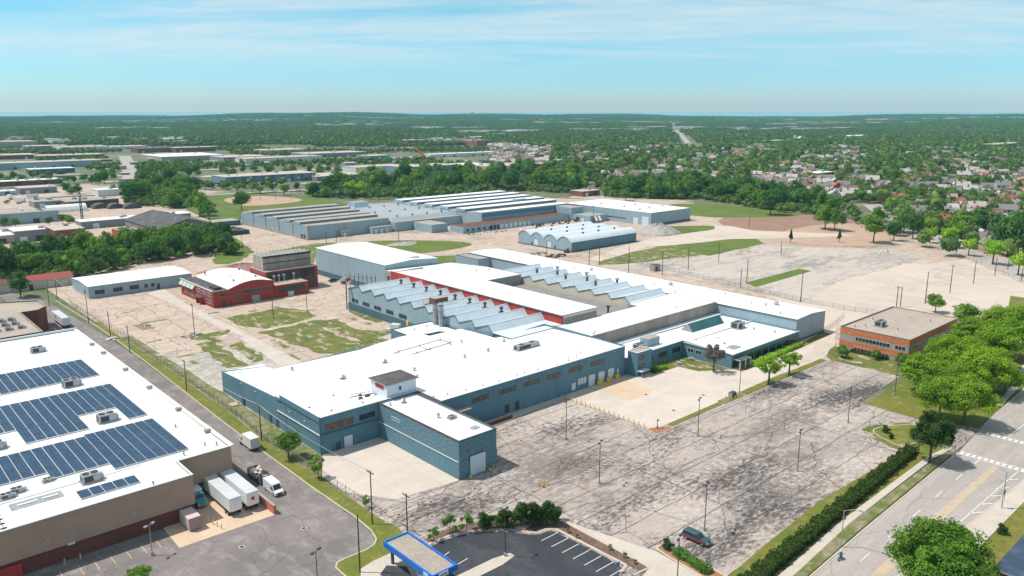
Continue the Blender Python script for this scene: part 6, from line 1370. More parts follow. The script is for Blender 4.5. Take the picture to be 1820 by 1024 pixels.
def nearroad(x,y,w):
    for i,P in enumerate(ROADS):
        for (a,b),(c,d) in zip(P,P[1:]):
            L2=(c-a)**2+(d-b)**2; t=max(0,min(1,((x-a)*(c-a)+(y-b)*(d-b))/L2))
            if math.hypot(x-a-t*(c-a),y-b-t*(d-b))<(w if i!=3 else w+14): return True
    return False
strip('distant_road',[(1237,272),(1215,245),(1198,227),(1194,219)],16,g_street,.2)
strip('side_road',[(1475,347),(1390,327),(1330,316)],13,g_street,.2)
def scr(x,y):
    d=depth(x,y); s=side(x,y); zc=d*ct+CH*st; return 910+FP*s/zc,512-FP*(d*st-CH*ct)/zc
pts=[];scl=[]; rs=random.Random(5)
step=11.5
for i in range(-20,260):
    for j in range(-30,260):
        x=i*step+rs.uniform(-5,5); y=j*step+rs.uniform(-5,5); d=depth(x,y)
        if d<330 or d>2700 or not inview(x,y,15): continue
        px,py=scr(x,y)
        if inpoly(x,y,SITE) or not free(x,y,2) or near(x,y,5.6 if d<1000 else 4.6) or nearroad(x,y,10): continue
        if px<980 and d<2000:
            # industrial quarter: woods only in bands
            n_=math.sin(x*.018+1)+math.sin(y*.021+x*.004)+math.sin((x+y)*.011+2)
            if n_<((1.25 if px<400 or py>300 else .5) if py>262 else -.4): continue
            if any(a-6<x<c_+6 and b_-(26 if py>262 else 60)<y<d_+4 for a,b_,c_,d_ in FAR): continue
        elif 340<py and px<1500: 
            continue
        cl_=math.sin(x*.023+y*.011)+math.sin(y*.031-x*.013+2)+math.sin((x-y)*.047+1)*.7
        if px>980 and d<2300 and rs.random()<.45-.32*cl_*.6-.12*(d/1900): continue
        pts.append((x,y,0)); s=rs.uniform(.6,1.25)*(1.35 if rs.random()<.22 else 1)*(1+.12*cl_) if px>980 or py<262 else rs.uniform(.5,1.0); scl.append(s)
for P_ in UNDER:
    xs_=[p[0] for p in P_]; ys_=[p[1] for p in P_]
    for k in range(int((max(xs_)-min(xs_))*(max(ys_)-min(ys_))/16)):
        x=rs.uniform(min(xs_),max(xs_)); y=rs.uniform(min(ys_),max(ys_))
        if inpoly(x,y,P_) and free(x,y,4): pts.append((x,y,0)); scl.append(rs.uniform(.28,.62))
print('wood trees',len(pts))
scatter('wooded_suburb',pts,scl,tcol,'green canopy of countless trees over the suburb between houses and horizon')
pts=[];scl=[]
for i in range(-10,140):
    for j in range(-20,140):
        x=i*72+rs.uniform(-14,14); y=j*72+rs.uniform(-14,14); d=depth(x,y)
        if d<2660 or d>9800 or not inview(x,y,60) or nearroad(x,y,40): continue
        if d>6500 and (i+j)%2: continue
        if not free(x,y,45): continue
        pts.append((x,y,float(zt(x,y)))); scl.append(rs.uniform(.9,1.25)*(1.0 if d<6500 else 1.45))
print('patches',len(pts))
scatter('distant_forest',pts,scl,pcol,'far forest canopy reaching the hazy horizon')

# ================================================================== VEHICLES
def wheels(t,xs,w,r=.48,n=12,m=None):
    for x in xs:
        for s in (-1,1):
            b=MB(); b.tube((x,s*(w/2-.28),r),(x,s*(w/2+.01),r),r,m_tyre,n); o=b.build('wheel',t); b=MB(); b.tube((x,s*(w/2-.02),r),(x,s*(w/2+.03),r),r*.55,m_rim,8); b.build('rim',o)
def vth(name,label,cat,x,y,rz,group=None): return thing(name,label,cat,(x,y,.09),group,rz)
PI=math.pi
def semi(label,x,y,rz,mark=None,L=15.8,side=m_vwhite,roof=m_valu,name='semi_trailer'):
    t=vth(name,label,'trailer',x,y,rz)           # local: rear doors at x=0, nose at x=-L
    b=MB(); b.box(-L,-1.29,1.15,0,1.29,4.05,side,roof)
    for k in range(14): b.box(-L+.5+k*1.12,-1.305,1.3,-L+.53+k*1.12,-1.285,3.95,m_valu)
    b.box(-L,-1.31,1.1,0,-1.27,1.25,m_dmetal); b.box(-L,1.27,1.1,0,1.31,1.25,m_dmetal); b.build('body',t)
    for s in (-1,1): b=MB(); b.box(.005,s*.64-.58,1.3,.05,s*.64+.58,3.9,m_vwhite); b.build('door',t)
    b=MB(); b.box(-.1,-1.1,.5,.02,1.1,.62,m_dmetal); b.box(-3.9,-1,.75,-.6,1,1.1,m_dmetal); b.box(-L+2.6,-.9,.1,-L+2.75,-.75,1.1,m_dmetal); b.box(-L+2.6,.75,.1,-L+2.75,.9,1.1,m_dmetal); b.build('underframe',t)
    wheels(t,(-1.3,-2.6),2.5)
    for s in (-1,1): b=MB(); b.box(.02,s*1.1-.1,1.16,.06,s*1.1+.1,1.28,m_tail); b.build('tail_light',t)
    if mark: 
        b=MB(); b.box(.052,-.35,2.3,.06,.35,3.0,m_redw); b.build('red_emblem',t)
    return t
semi('white semi trailer with grey roof backed into the dock, left of the other long one',56.4,145.8,-PI/2)
semi('white semi trailer with red emblem on its rear doors, next to the red wall',60.05,145.8,-PI/2,mark=True)
t=semi('white semi trailer with red lettering on its side behind the solar roofed store',68.0,327.2,-PI/2)
b=MB(); b.path([(-13,-1.32,2.4),(-11.5,-1.32,3.2),(-10.2,-1.32,2.5),(-9,-1.32,3.1),(-8,-1.32,2.4)],.12,m_redw); b.build('red_emblem',t)
def boxtruck(label,x,y,rz,cabm,boxm,L=7.2,bl=4.9,conv=False,bh=3.3):
    t=vth('box_truck',label,'truck',x,y,rz)       # front at +x
    b=MB(); b.box(-L/2,-1.15,.75,-L/2+bl,1.15,bh,boxm,m_vwhite); b.build('cargo_box',t)
    c0=-L/2+bl+.08; b=MB()
    if conv: b.prof([(c0,.6),(L/2,.6),(L/2,1.35),(c0+1.5,1.6),(c0+1.0,2.45),(c0,2.5)],-1.05,1.05,'y',cabm)
    else: b.prof([(c0,.5),(L/2,.5),(L/2,1.15),(L/2-.45,1.35),(c0+1.0,2.3),(c0,2.35)],-1.0,1.0,'y',cabm)
    b.build('cab',t)
    b=MB()
    if conv: b.add([(c0+1.52,-.92,1.68),(c0+1.52,.92,1.68),(c0+1.06,.85,2.4),(c0+1.06,-.85,2.4)],[(0,1,2,3)],m_glass)
    else: b.add([(L/2-.40,-.9,1.38),(L/2-.40,.9,1.38),(c0+1.04,.82,2.26),(c0+1.04,-.82,2.26)],[(0,1,2,3)],m_glass)
    b.build('windscreen',t)
    for s in (-1,1):
        b=MB(); b.box(c0+.25,min(s*1.0,s*1.07),1.45,c0+.95,max(s*1.0,s*1.07),2.1,m_glass); b.build('side_window',t)
        b=MB(); b.box(L/2-.02,s*.75-.15,.85,L/2+.04,s*.75+.15,1.05,m_lamp); b.build('headlight',t)
    b=MB(); b.box(-L/2,-1.0,.45,L/2-.1,1.0,.75,m_dmetal); b.box(L/2,-1,.5,L/2+.12,1,.75,m_metal); b.build('chassis',t)
    wheels(t,(-L/2+1.4,L/2-.95),2.2,.42); 
    b=MB(); b.box(-L/2-.04,-1.0,.8,-L/2-.005,1.0,bh-.2,m_valu); b.build('rear_door',t); return t
boxtruck('white delivery box truck parked at the kerb of the alley',72.9,176.7,PI/2,m_vwhite,m_vwhite)
boxtruck('teal cab delivery truck with white box backed under the dock overhang',52.6,157.6,-PI/2,m_vteal,m_vwhite,L=8,bl=5.0,conv=True,bh=3.0)
t=vth('compactor_container','pinkish white compactor container beside the brick base of the store','container',48.2,149.2,-PI/2); b=MB(); m_pk=mat('container_pink_white',(.62,.52,.50),[('noise',1,(.5,.4,.38),.5,.7,.7)])
b.box(-3.4,-1.2,.25,3.4,1.2,2.6,m_pk); 
for k in range(8): b.box(-3.2+k*.85,-1.26,.3,-3.1+k*.85,-1.2,2.5,m_pk); b.box(-3.2+k*.85,1.2,.3,-3.1+k*.85,1.26,2.5,m_pk)
b.build('container',t); b=MB(); b.box(-5.6,-.9,.2,-3.45,.9,2.9,m_valu); b.box(-5.2,-.7,2.9,-4,.7,3.5,m_gry); b.build('hopper',t); b=MB(); b.box(3.41,-1.25,.2,3.5,1.25,2.7,mat('container_door',(.33,.24,.22))); b.build('door',t)
t=vth('cargo_van','white high-roof cargo van parked next to the full skip','van',66.7,150.6,-PI/2)
b=MB(); b.prof([(-2.9,.35),(2.9,.35),(2.95,.95),(2.2,1.25),(1.45,2.3),(1.1,2.5),(-2.8,2.55),(-2.9,2.3)],-1.0,1.0,'y',m_vwhite); b.build('body',t)
b=MB(); b.add([(2.17,-.86,1.33),(2.17,.86,1.33),(1.52,.78,2.26),(1.52,-.78,2.26)],[(0,1,2,3)],m_glass); b.build('windscreen',t)
for s in (-1,1): 
    b=MB(); b.box(.75,min(s*.99,s*1.02),1.3,1.7,max(s*.99,s*1.02),1.95,m_glass); b.build('side_window',t); b=MB(); b.box(2.85,s*.7-.18,.8,2.99,s*.7+.18,1.02,m_lamp); b.build('headlight',t); b=MB(); b.box(1.75,min(s*1.02,s*1.25),1.35,1.95,max(s*1.02,s*1.25),1.6,m_dmetal); b.build('mirror',t)
b=MB(); b.box(2.9,-.55,.45,2.99,.55,.8,m_dmetal); b.build('grille',t); wheels(t,(-1.9,1.9),1.98,.36)
t=vth('skip_container','blue open skip heaped with cardboard and white debris behind the van','skip',67.0,158.4,PI/2)
b=MB(); b.box(-3.4,-1.2,.2,3.4,-1.1,1.9,m_dumpblue); b.box(-3.4,1.1,.2,3.4,1.2,1.9,m_dumpblue); b.box(-3.4,-1.1,.2,-3.3,1.1,1.9,m_dumpblue); b.box(3.3,-1.1,.2,3.4,1.1,1.9,m_dumpblue); b.box(-3.3,-1.1,.2,3.3,1.1,.4,m_dumpblue)
for k in range(8): b.box(-3.3+k*.9,-1.27,.3,-3.2+k*.9,-1.2,1.85,m_dumpblue)
b.build('bin',t); b=MB(); rr_=random.Random(3)
for k in range(46):
    x=rr_.uniform(-3,3); y=rr_.uniform(-.9,.9); z=rr_.uniform(1.2,2.2-.25*abs(x)*.5); w=rr_.uniform(.2,.7); m=m_card if x<-.3 and rr_.random()<.7 else rr_.choice((m_vwhite,m_vwhite,m_dmetal,m_card))
    q=Matrix.Rotation(rr_.uniform(0,3),3,Vector((rr_.random(),rr_.random(),rr_.random())).normalized()); vs=[q@Vector((a*w,c_*w*.6,e*.06))+Vector((x,y,z)) for a in (-1,1) for c_ in (-1,1) for e in (-1,1)]
    b.add(vs,[(0,1,3,2),(4,6,7,5),(0,4,5,1),(2,3,7,6),(0,2,6,4),(1,5,7,3)],m)
b.build('debris',t)
# estate wagon on the stained lot
t=vth('station_wagon','dark teal and maroon estate wagon with roof rails parked on the stained lot','car',117.6,77.6,-PI/2+.03)
L2=2.75; b=MB(); b.prof([(-L2,.45),(L2,.45),(L2+.05,.75),(L2-.1,1.02),(1.15,1.12),(-L2+.02,1.12),(-L2-.05,.8)],-.98,.98,'y',m_dteal); b.build('body',t)
b=MB(); b.prof([(-L2+.06,1.12),(1.2,1.12),(.45,1.72),(-L2+.3,1.78)],-.86,.86,'y',m_dteal); b.build('roof',t)
for s in (-1,1):
    b=MB(); b.box(-L2+.05,min(s*.975,s*1.0),.55,L2-.2,max(s*.975,s*1.0),.92,m_mar); b.build('side_panel',t)
    b=MB()
    for a0,a1 in ((-2.45,-1.25),(-1.15,-.3),(-.2,.6)): b.box(a0,min(s*.855,s*.885),1.17,a1,max(s*.855,s*.885),1.62,m_glass)
    b.build('side_window',t); b=MB(); b.tube((-2.3,s*.75,1.86),(.2,s*.75,1.82),.03,m_metal,5); b.build('roof_rail',t)
    b=MB(); b.box(L2-.0,s*.72-.15,.72,L2+.08,s*.72+.15,.92,m_lamp); b.build('headlight',t)
b=MB(); b.add([(1.22,-.78,1.15),(1.22,.78,1.15),(.5,.72,1.7),(.5,-.72,1.7)],[(0,1,2,3)],m_glass); b.build('windscreen',t)
b=MB(); b.box(L2+.04,-.9,.45,L2+.14,.9,.62,m_metal); b.box(-L2-.12,-.9,.45,-L2-.04,.9,.62,m_metal); b.build('bumper',t); wheels(t,(-1.75,1.75),1.9,.37)
# generic small cars
def carmesh(m):
    b=MB(); b.prof([(-2.2,.3),(2.2,.3),(2.25,.7),(1.2,.88),(-2.1,.95),(-2.25,.7)],-.9,.9,'y',m); b.prof([(-1.7,.93),(1.1,.88),(.4,1.42),(-1.1,1.45)],-.78,.78,'y',m_glass,{2:m}); o=b.build('body'); d=o.data; bpy.data.objects.remove(o)
    b=MB(); 
    b.tube((0,-.12,.33),(0,.12,.33),.33,m_tyre,10); o=b.build('wheel'); w=o.data; bpy.data.objects.remove(o); return d,w
CM=[(n_,carmesh(mat('car_paint_'+n_,c_,rough=.3,spec=.5))) for n_,c_ in (('white',(.7,.7,.7)),('black',(.02,.02,.025)),('silver',(.4,.42,.44)),('red',(.35,.03,.03)),('blue',(.04,.09,.2)),('grey',(.15,.16,.17)))]
def car(k,px,py,rz,lab,group=None):
    x,y=G(px,py); n_,(d,w)=CM[k]; t=vth('car',n_+' '+lab,'car',x,y,rz,group); t.location.z=.2
    o=bpy.data.objects.new('body',d); COL.objects.link(o); o.parent=t
    for X in (-1.35,1.35):
        for s in (-1,1): q=bpy.data.objects.new('wheel',w); COL.objects.link(q); q.parent=t; q.location=(X,s*.8,0)
car(1,592,501,.2,'car parked beside the base of the tall steel shed')
for i,(k,px,py) in enumerate([(5,176,440),(0,188,437),(4,184,444)]): car(k,px,py,PI/2+.1,'car beside the red shed, %s of three'%('leftmost','topmost','nearest')[i])
car(0,187,422,.4,'car parked above the three cars by the red shed'); car(4,157,418,0,'car by the brown brick block')
for i,(k,px) in enumerate([(5,224),(1,232),(0,239),(2,246),(5,253)]): car(k,px,361+i*1.2,PI/2+.2,'car in the row behind the arched sheds, number counting from the left: %s'%('first','second','third','fourth','fifth')[i])
for i,(k,px,py) in enumerate([(0,1439,331),(3,1448,334),(1,1479,338),(2,1463,342),(4,1588,400),(0,1571,394),(5,1600,410),(1,1560,385)]): car(k,px,py,GA,'car parked along the residential road','cars along the residential road')
rr_=random.Random(9)
for i in range(26):
    k=rr_.choice((0,0,0,1,2,4,5)); px=rr_.uniform(330,400); py=rr_.uniform(322,338); car(k,px,py,rr_.choice((0,PI/2)),'car in the crowded lot left of the dark blue warehouse','cars in the crowded lot')
for i in range(14): car(rr_.choice((0,0,2,5)),rr_.uniform(580,640),rr_.uniform(289,294),PI/2,'car in the far lot right of the white warehouse','cars in the far lot')
for i in range(12): car(rr_.choice((0,2,5,1)),rr_.uniform(4,110),rr_.uniform(358,368),rr_.choice((0,.4)),'vehicle in the yard at the left edge','vehicles in the left yard')
for i,(px,py,l) in enumerate([(20,355,'white box trailer at the left edge of the truck yard'),(45,360,'white box trailer second from the left edge of the truck yard'),(92,358,'pale box trailer at the right of the truck yard'),(68,352,'grey box trailer behind the others in the truck yard')]):
    x,y=G(px,py); semi(l,x,y,-PI/2+.6*i,L=11,name='box_trailer')
# grey cargo trailer and white utility trailer in the weedy yard
x,y=G(601,628); t=vth('cargo_trailer','grey enclosed cargo trailer standing in the weeds behind the warehouse','trailer',x+2.6,y+.8,0); b=MB(); b.prof([(-3,.6),(2.4,.6),(3.0,1.4),(2.4,3.0),(-3,3.0)],-1.1,1.1,'y',mat('aluminium_panel',(.36,.37,.38),[('gridx',.6,(.26,.27,.28),.1,.04,.6)])); b.build('body',t); b=MB(); b.tube((2.6,0,.6),(4.2,0,.5),.08,m_dmetal); b.build('drawbar',t); wheels(t,(-.5,.5),2.3,.35)
x,y=G(703,588); t=vth('utility_trailer','small white enclosed trailer by the yellow panel of the sawtooth shed','trailer',x,y,PI/2+.5); b=MB(); b.box(-1.8,-1,.5,1.6,1,2.6,m_vwhite); b.build('body',t); wheels(t,(0,),2.0,.33)
x,y=G(689,591); t=vth('small_generator','white towable generator left of the small white trailer','generator',x,y,PI/2+.5); b=MB(); b.box(-1,-.6,.4,.8,.6,1.5,m_vwhite); b.build('body',t); b=MB(); b.tube((.8,0,.5),(2,0,.4),.06,m_dmetal); b.build('drawbar',t); wheels(t,(0,),1.4,.3)
x,y=G(560,516); t=vth('waste_container','teal metal waste container at the right end of the boiler house','container',x,y-.5,0); b=MB(); b.box(-2.6,-1.3,0,2.6,1.3,2.3,mat('container_teal',(.05,.25,.24),[('gridx',.8,(.03,.17,.17),.12,.05,.7)])); b.build('body',t); b=MB(); b.box(-2.7,-1.4,2.3,2.7,1.4,2.4,m_gry); b.build('lid',t)
# oval advert sign on poles beside the sawtooth shed
x,y=G(617,550); t=thing('pole_sign','red and white oval company sign on two poles at the corner of the sawtooth shed','sign',(x,y,0)); 
for k in (-1.3,1.3): b=MB(); b.tube((x+k*.3,y+k*.4,0),(x+k*.3,y+k*.4,11.5),.16,m_rust if k<0 else m_dmetal); b.build('pole',t)
b=MB(); n=20
def disc(b,cx,cz,rx,rz,y0,y1,m): b.prof([(cx+rx*math.cos(2*PI*i/n),cz+rz*math.sin(2*PI*i/n)) for i in range(n)],y0,y1,'y',m)
disc(b,x-.3,12.2,2.6,1.7,y-.3,y-.05,m_wtrim); b.build('panel',t); b=MB(); disc(b,x+.9,12.6,1.25,.8,y-.36,y-.3,m_redw); b.build('red_oval',t); b=MB(); disc(b,x-1.2,11.7,1.2,.55,y-.36,y-.3,m_redw); b.build('red_oval',t)
# rider
def skinfig(name,pts,edges,radii,m,parent):
    me=bpy.data.meshes.new(name); me.from_pydata(pts,edges,[]); me.materials.append(m); o=bpy.data.objects.new(name,me); COL.objects.link(o)
    md=o.modifiers.new('s','SKIN'); sv=me.skin_vertices[0].data if me.skin_vertices else None
    if sv is None: bpy.context.view_layer.objects.active=o; o.select_set(True); sv=me.skin_vertices[0].data
    for q,r_ in zip(sv,radii): q.radius=(r_,r_)
    sv[0].use_root=True; o.modifiers.new('sub','SUBSURF').levels=1; o.modifiers[-1].render_levels=2; o.parent=parent; return o
x,y=G(1493,995); t=thing('motorcycle','dark small motorcycle on the street near the kerb','motorcycle',(x,y,.08),None,PI+.05)
for X in (-.68,.72):
    b=MB(); n=16
    for i in range(n):
        a0,a1=2*PI*i/n,2*PI*(i+1)/n; b.tube((X+.28*math.cos(a0),0,.31+.28*math.sin(a0)),(X+.28*math.cos(a1),0,.31+.28*math.sin(a1)),.055,m_tyre,5)
    b.tube((X,-.06,.31),(X,.06,.31),.16,m_rim,10); b.build('wheel',t)
b=MB(); b.prof([(-.7,.45),(-.1,.3),(.35,.35),(.4,.85),(.1,.95),(-.2,.8),(-.85,.85)],-.14,.14,'y',m_dteal); b.tube((.72,0,.31),(.42,0,1.05),.05,m_metal); b.tube((.42,-.36,1.08),(.42,.36,1.08),.025,m_dmetal); b.tube((.5,0,.9),(.58,0,.9),.09,m_lamp,8); b.build('frame',t)
b=MB(); b.prof([(-.75,.84),(-.1,.8),(-.1,.88),(-.75,.95)],-.13,.13,'y',m_tyre); b.build('seat',t)
pr=thing('person','rider in teal jacket and helmet leaning on the handlebars of the motorcycle','person',(x,y,.08),None,PI+.05)
P=[(-.3,0,.98),(-.25,0,1.2),(-.12,0,1.42),(-.05,0,1.52),(0,0,1.66),(-.1,.2,1.42),(.1,.27,1.2),(.38,.32,1.12),(-.1,-.2,1.42),(.1,-.27,1.2),(.38,-.32,1.12),(-.28,.12,.94),(.14,.2,.86),(.06,.2,.45),(.18,.2,.40),(-.28,-.12,.94),(.14,-.2,.86),(.06,-.2,.45),(.18,-.2,.40)]
Ed=[(0,1),(1,2),(2,3),(3,4),(2,5),(5,6),(6,7),(2,8),(8,9),(9,10),(0,11),(11,12),(12,13),(13,14),(0,15),(15,16),(16,17),(17,18)]
Rd=[.15,.14,.16,.06,.10,.07,.05,.04,.07,.05,.04,.11,.08,.055,.05,.11,.08,.055,.05]
skinfig('body',P,Ed,Rd,m_cloth,pr)
b=MB(); 
for i in range(6):
    a0,a1=PI*i/6-PI/2,PI*(i+1)/6-PI/2; b.cyl(.02,0,1.7+.15*math.sin(a0),1.7+.15*math.sin(a1),.14*max(.02,math.cos(a0)),m_vwhite,12,.14*max(.02,math.cos(a1)))
b.build('helmet',pr)
# ================================================================== POLES, LAMPS, FENCES, SMALL THINGS
def lamp(px,py,h,label,heads=2,group='tall lamp posts on the stained lot',arm=.55,m=None,rz=.4):
    x,y=G(px,py); t=thing('lamp_post',label,'lamp post',(x,y,.05),group,rz); m=m or m_dmetal
    b=MB(); b.cyl(0,0,-.05,.75,.28,m_gry,10); b.build('base',t); b=MB(); b.tube((0,0,.7),(0,0,h),.10,m,6,.07); b.build('pole',t)
    for k in range(heads):
        s=(1,-1,0,0)[k]; q=(0,0,1,-1)[k]; b=MB(); b.tube((0,0,h),(s*arm,q*arm,h+.02),.05,m,5); b.box(s*(arm+.3)-.32,q*(arm+.3)-.22,h-.06,s*(arm+.3)+.32,q*(arm+.3)+.22,h+.16,m); b.build('lamp_head',t)
    return t
W_=['in front of the loading yard, near the garage wing','left of the fallen curb line in the middle of the lot','close to the parked dark wagon','in the middle of the right half of the lot','near the right end of the lot','by the mulch island at the loading yard','at the far right corner below the honey locusts','by the generator at the kerb']
for (px,py,h),w_ in zip([(1006,782,10.3),(1065,860,9.8),(1252,944,9.9),(1417,838,9.7),(1507,752,9.7),(1240,776,10.0),(1590,703,9.6),(1314,700,9.8)],W_): lamp(px,py,h,'dark lamp post '+w_)
lamp(898,990,9.4,'dark lamp post on the tip of the traffic island in the bank lot',1,None); lamp(1203,1046,9.6,'thin lamp post on the planted kerb beside the drive',2,None); lamp(566,1060,8.4,'twin headed dark lamp post at the bottom edge',2,None)
lamp(271,988,6.2,'lamp post with two pale square heads in front of the beige store',2,None,.5,m_metal); lamp(1168,763,2.2,'short lamp post on the mulch island',1,None,.2)
lamp(1680,598,4.5,'slim pale pole beside the right wall of the brick office',1,None,.2,m_metal)
x,y=G(1494,973); t=thing('street_light','pale curved-arm street light at the kerb near the motorcycle','street light',(x,y,.1)); b=MB(); b.tube((x,y,0),(x,y,7.6),.12,m_metal,8,.08)
pp=[(x,y,7.5)]+[(x+.2*k*.9*.4,y-.55*k,7.5+1.0*math.sin(k/5*PI/2)) for k in range(1,6)]; b.path(pp,.06,m_metal); b.build('pole',t); b=MB(); q=pp[-1]; b.box(q[0]-.2,q[1]-.9,q[2]-.1,q[0]+.2,q[1]+.1,q[2]+.1,m_metal); b.build('lamp_head',t)
x,y=G(1780,904); t=thing('street_light','street light carrying a dark and a white sign on the far pavement','street light',(x,y,.1)); b=MB(); b.tube((x,y,0),(x,y,8.2),.13,m_metal,8,.08); b.path([(x,y,8.1),(x,y+1.2,8.6),(x,y+2.4,8.7)],.06,m_metal); b.build('pole',t); b=MB(); b.box(x-.45,y-.2,3.3,x+.45,y-.12,4.1,m_dbase); b.build('sign_plate',t); b=MB(); b.box(x-.3,y-.2,2.1,x+.3,y-.12,3.2,m_white); b.build('sign_plate',t)
x,y=G(1696,810); t=thing('road_sign','small dark road sign at the street corner beside the hedge tree','sign',(x,y,.1)); b=MB(); b.tube((x,y,0),(x,y,2.8),.05,m_dmetal); b.build('pole',t); b=MB(); b.box(x-.3,y-.06,2.0,x+.3,y-.02,2.8,m_dmetal); b.build('sign_plate',t)
def upole(px,py,h,label,arms=1,group=None,r=.15,lean=0,cat='utility pole'):
    x,y=G(px,py); t=thing('utility_pole',label,cat,(x,y,0),group); b=MB(); b.tube((x,y,-.2),(x+lean,y,h),r,m_wood,7,r*.7); b.build('pole',t)
    for k in range(arms):
        b=MB(); z=h-.5-k*1.1; b.box(x-.15,y-1.25,z,x-.02,y+1.25,z+.14,m_wood)
        for q in (-1.1,-.4,.4,1.1): b.cyl(x-.08,y+q,z+.14,z+.4,.07,m_metal,6)
        b.build('crossarm',t)
    return (x,y,h)
poles=[upole(662,932,11.6,'wooden utility pole at the corner of the forecourt by the verge'),upole(465,784,9.8,'wooden utility pole between the box truck and the blue wall',1),
 upole(332,695,9.5,'wooden utility pole on the verge left of the blue rear wall'),upole(231,627,9.6,'wooden utility pole on the verge, next beyond the one by the blue rear wall',1),upole(197,603,10.4,'wooden pole with double crossarm on the verge',2),upole(158,575,10.6,'wooden utility pole on the verge near the long bungalow',1),upole(102,532,9.5,'wooden utility pole at the end of the verge by the red roofed shed',1)]
upole(640,1018,11.4,'wooden pole without wires left of the bank canopy',0); upole(724,944,8.0,'thin wooden pole behind the bank canopy',1); upole(346,596,12.0,'tall wooden pole in the bare yard left of the weed patches',1)
upole(486,567,12,'wooden pole in the grass in front of the brick works',0); upole(546,552,9.5,'pale wooden pole in front of the boiler house',0); upole(432,452,11,'wooden pole on the grass behind the boiler house',0)
upole(88,545,8,'thin pole beside the red roofed shed',1)
for i,(px,py,h) in enumerate([(1047,471,10),(1065,470,12),(1117,485,14),(1177,489,12),(1223,480,12),(1277,467,11),(1316,511,9),(1327,503,12),(1423,537,13.5),(1593,546,9),(1600,545,8.5),(1644,540,14),(1688,521,13),(1730,504,11),(1768,490,9.5),(1791,480,9),(1815,500,7),(972,457,9),(1054,396,13),(1388,453,8),(726,470,5),(1331,404,8),(530,452,5),(580,433,7),(598,430,8),(709,430,8)]):
    upole(px,py,h,'bare wooden pole standing in the gravel yards',1 if i in (0,9,12,18) else 0,'bare poles in the yards',r=.2)
for i,(a,c_) in enumerate(zip(poles,poles[1:])):
    t=thing('overhead_wire','power lines between two wooden poles along the verge, span %s from the bank'%('nearest','second','third','fourth','fifth','sixth')[i],'power line',(a[0],a[1],0))
    for k in (-1.1,-.4,1.1):
        b=MB(); n=8; pts=[]
        for j in range(n+1):
            f_=j/n; pts.append((a[0]+(c_[0]-a[0])*f_-.1,a[1]+(c_[1]-a[1])*f_+k*.6,(a[2]-.15)*(1-f_)+(c_[2]-.15)*f_-1.1*4*f_*(1-f_)))
        b.path(pts,.022,m_wire,4); b.build('wire',t)
# chain link fences
fm_=bpy.data.materials.new('chain_link'); fm_.use_nodes=True; n=fm_.node_tree.nodes; l=fm_.node_tree.links; bs_=n['Principled BSDF']; bs_.inputs['Base Color'].default_value=(.22,.23,.23,1)
tcn=n.new('ShaderNodeTexCoord'); mpn=n.new('ShaderNodeMapping'); mpn.inputs['Rotation'].default_value=(.785,.785,.785); mpn.inputs['Scale'].default_value=(9,9,9); l.new(tcn.outputs['Object'],mpn.inputs[0]); ck=n.new('ShaderNodeTexChecker'); ck.inputs['Scale'].default_value=1; l.new(mpn.outputs[0],ck.inputs[0])
ml=n.new('ShaderNodeMath'); ml.operation='MULTIPLY'; l.new(ck.outputs['Fac'],ml.inputs[0]); ml.inputs[1].default_value=.42; l.new(ml.outputs[0],bs_.inputs['Alpha'])
def fence(name,label,pts,h=1.9,sp=3.2,dark=m_dmetal):
    t=thing(name,label,'fence',(pts[0][0],pts[0][1],0)); np_=0; b=MB(); r_=MB()
    for (x0,y0),(x1,y1) in zip(pts,pts[1:]):
        L_=math.hypot(x1-x0,y1-y0); k=max(1,int(L_/sp)); b.add([(x0,y0,.05),(x1,y1,.05),(x1,y1,h),(x0,y0,h)],[(0,1,2,3)],fm_); r_.tube((x0,y0,h),(x1,y1,h),.035,m_metal,4)
        for j in range(k):
            f_=j/k; np_+=1
            if np_<=90: p=MB(); p.tube((x0+(x1-x0)*f_,y0+(y1-y0)*f_,0),(x0+(x1-x0)*f_,y0+(y1-y0)*f_,h+.12),.05,dark,4); p.build('post',t)
    b.build('chain_link_panel',t); r_.build('top_rail',t)
fence('chain_link_fence','long chain-link fence along the grass verge of the alley',[(78.2,126),(77.6,146),(77.7,180),(79.2,205),(79.9,250),(80.3,300),(79,370)])
fence('chain_link_fence','chain-link fence along the service drive behind the long steel building',[G(1040,450),G(1140,470),G(1250,497),G(1422,537),G(1500,551),G(1560,560)],2.2,4)
fence('chain_link_fence','chain-link fence between the gravel lot and the residential road',[G(1600,428),G(1680,446),G(1715,459),G(1820,505)],1.8,5)
fence('chain_link_fence','short fence at the end of the long steel building',[G(1500,563),G(1480,580),G(1462,592)],1.6,3)
fence('chain_link_fence','low fence along the bottom edge of the grey cracked lot',[G(1395,437),G(1470,440),G(1540,441),G(1600,437)],1.2,5)
# bollards and small yellow things
def boll(x,y,h=1.05,m=None,r=.13,label='yellow bollard in the row along the edge of the loading yard',group='yellow bollards along the loading yard',name='bollard'):
    b=MB(); b.cyl(x,y,0,h,r,m or m_safety,10); b.cyl(x,y,h,h+.08,r,m or m_safety,10,r*.4); return tag(b.build(name),label,'bollard',group)
for k in range(17): boll(154.5+random.uniform(-.05,.05),147.2-k*1.72)
boll(154.2,149.4,label='yellow bollard nearest the warehouse wall',group=None)
for (x,y,l) in ((110.9,114.1,'left'),(112.4,113.9,'back'),(112.9,113.2,'right')): boll(x,y,label='yellow bollard around the red hydrant, %s one'%l,group=None)
b=MB(); b.cyl(111.4,113,0,.6,.16,m_orange,10); b.cyl(111.4,113,.6,.78,.18,m_orange,10,.05); b.box(111.1,112.93,.35,111.7,113.07,.5,m_orange); tag(b.build('fire_hydrant'),'red fire hydrant among three yellow bollards on the stained lot','hydrant')
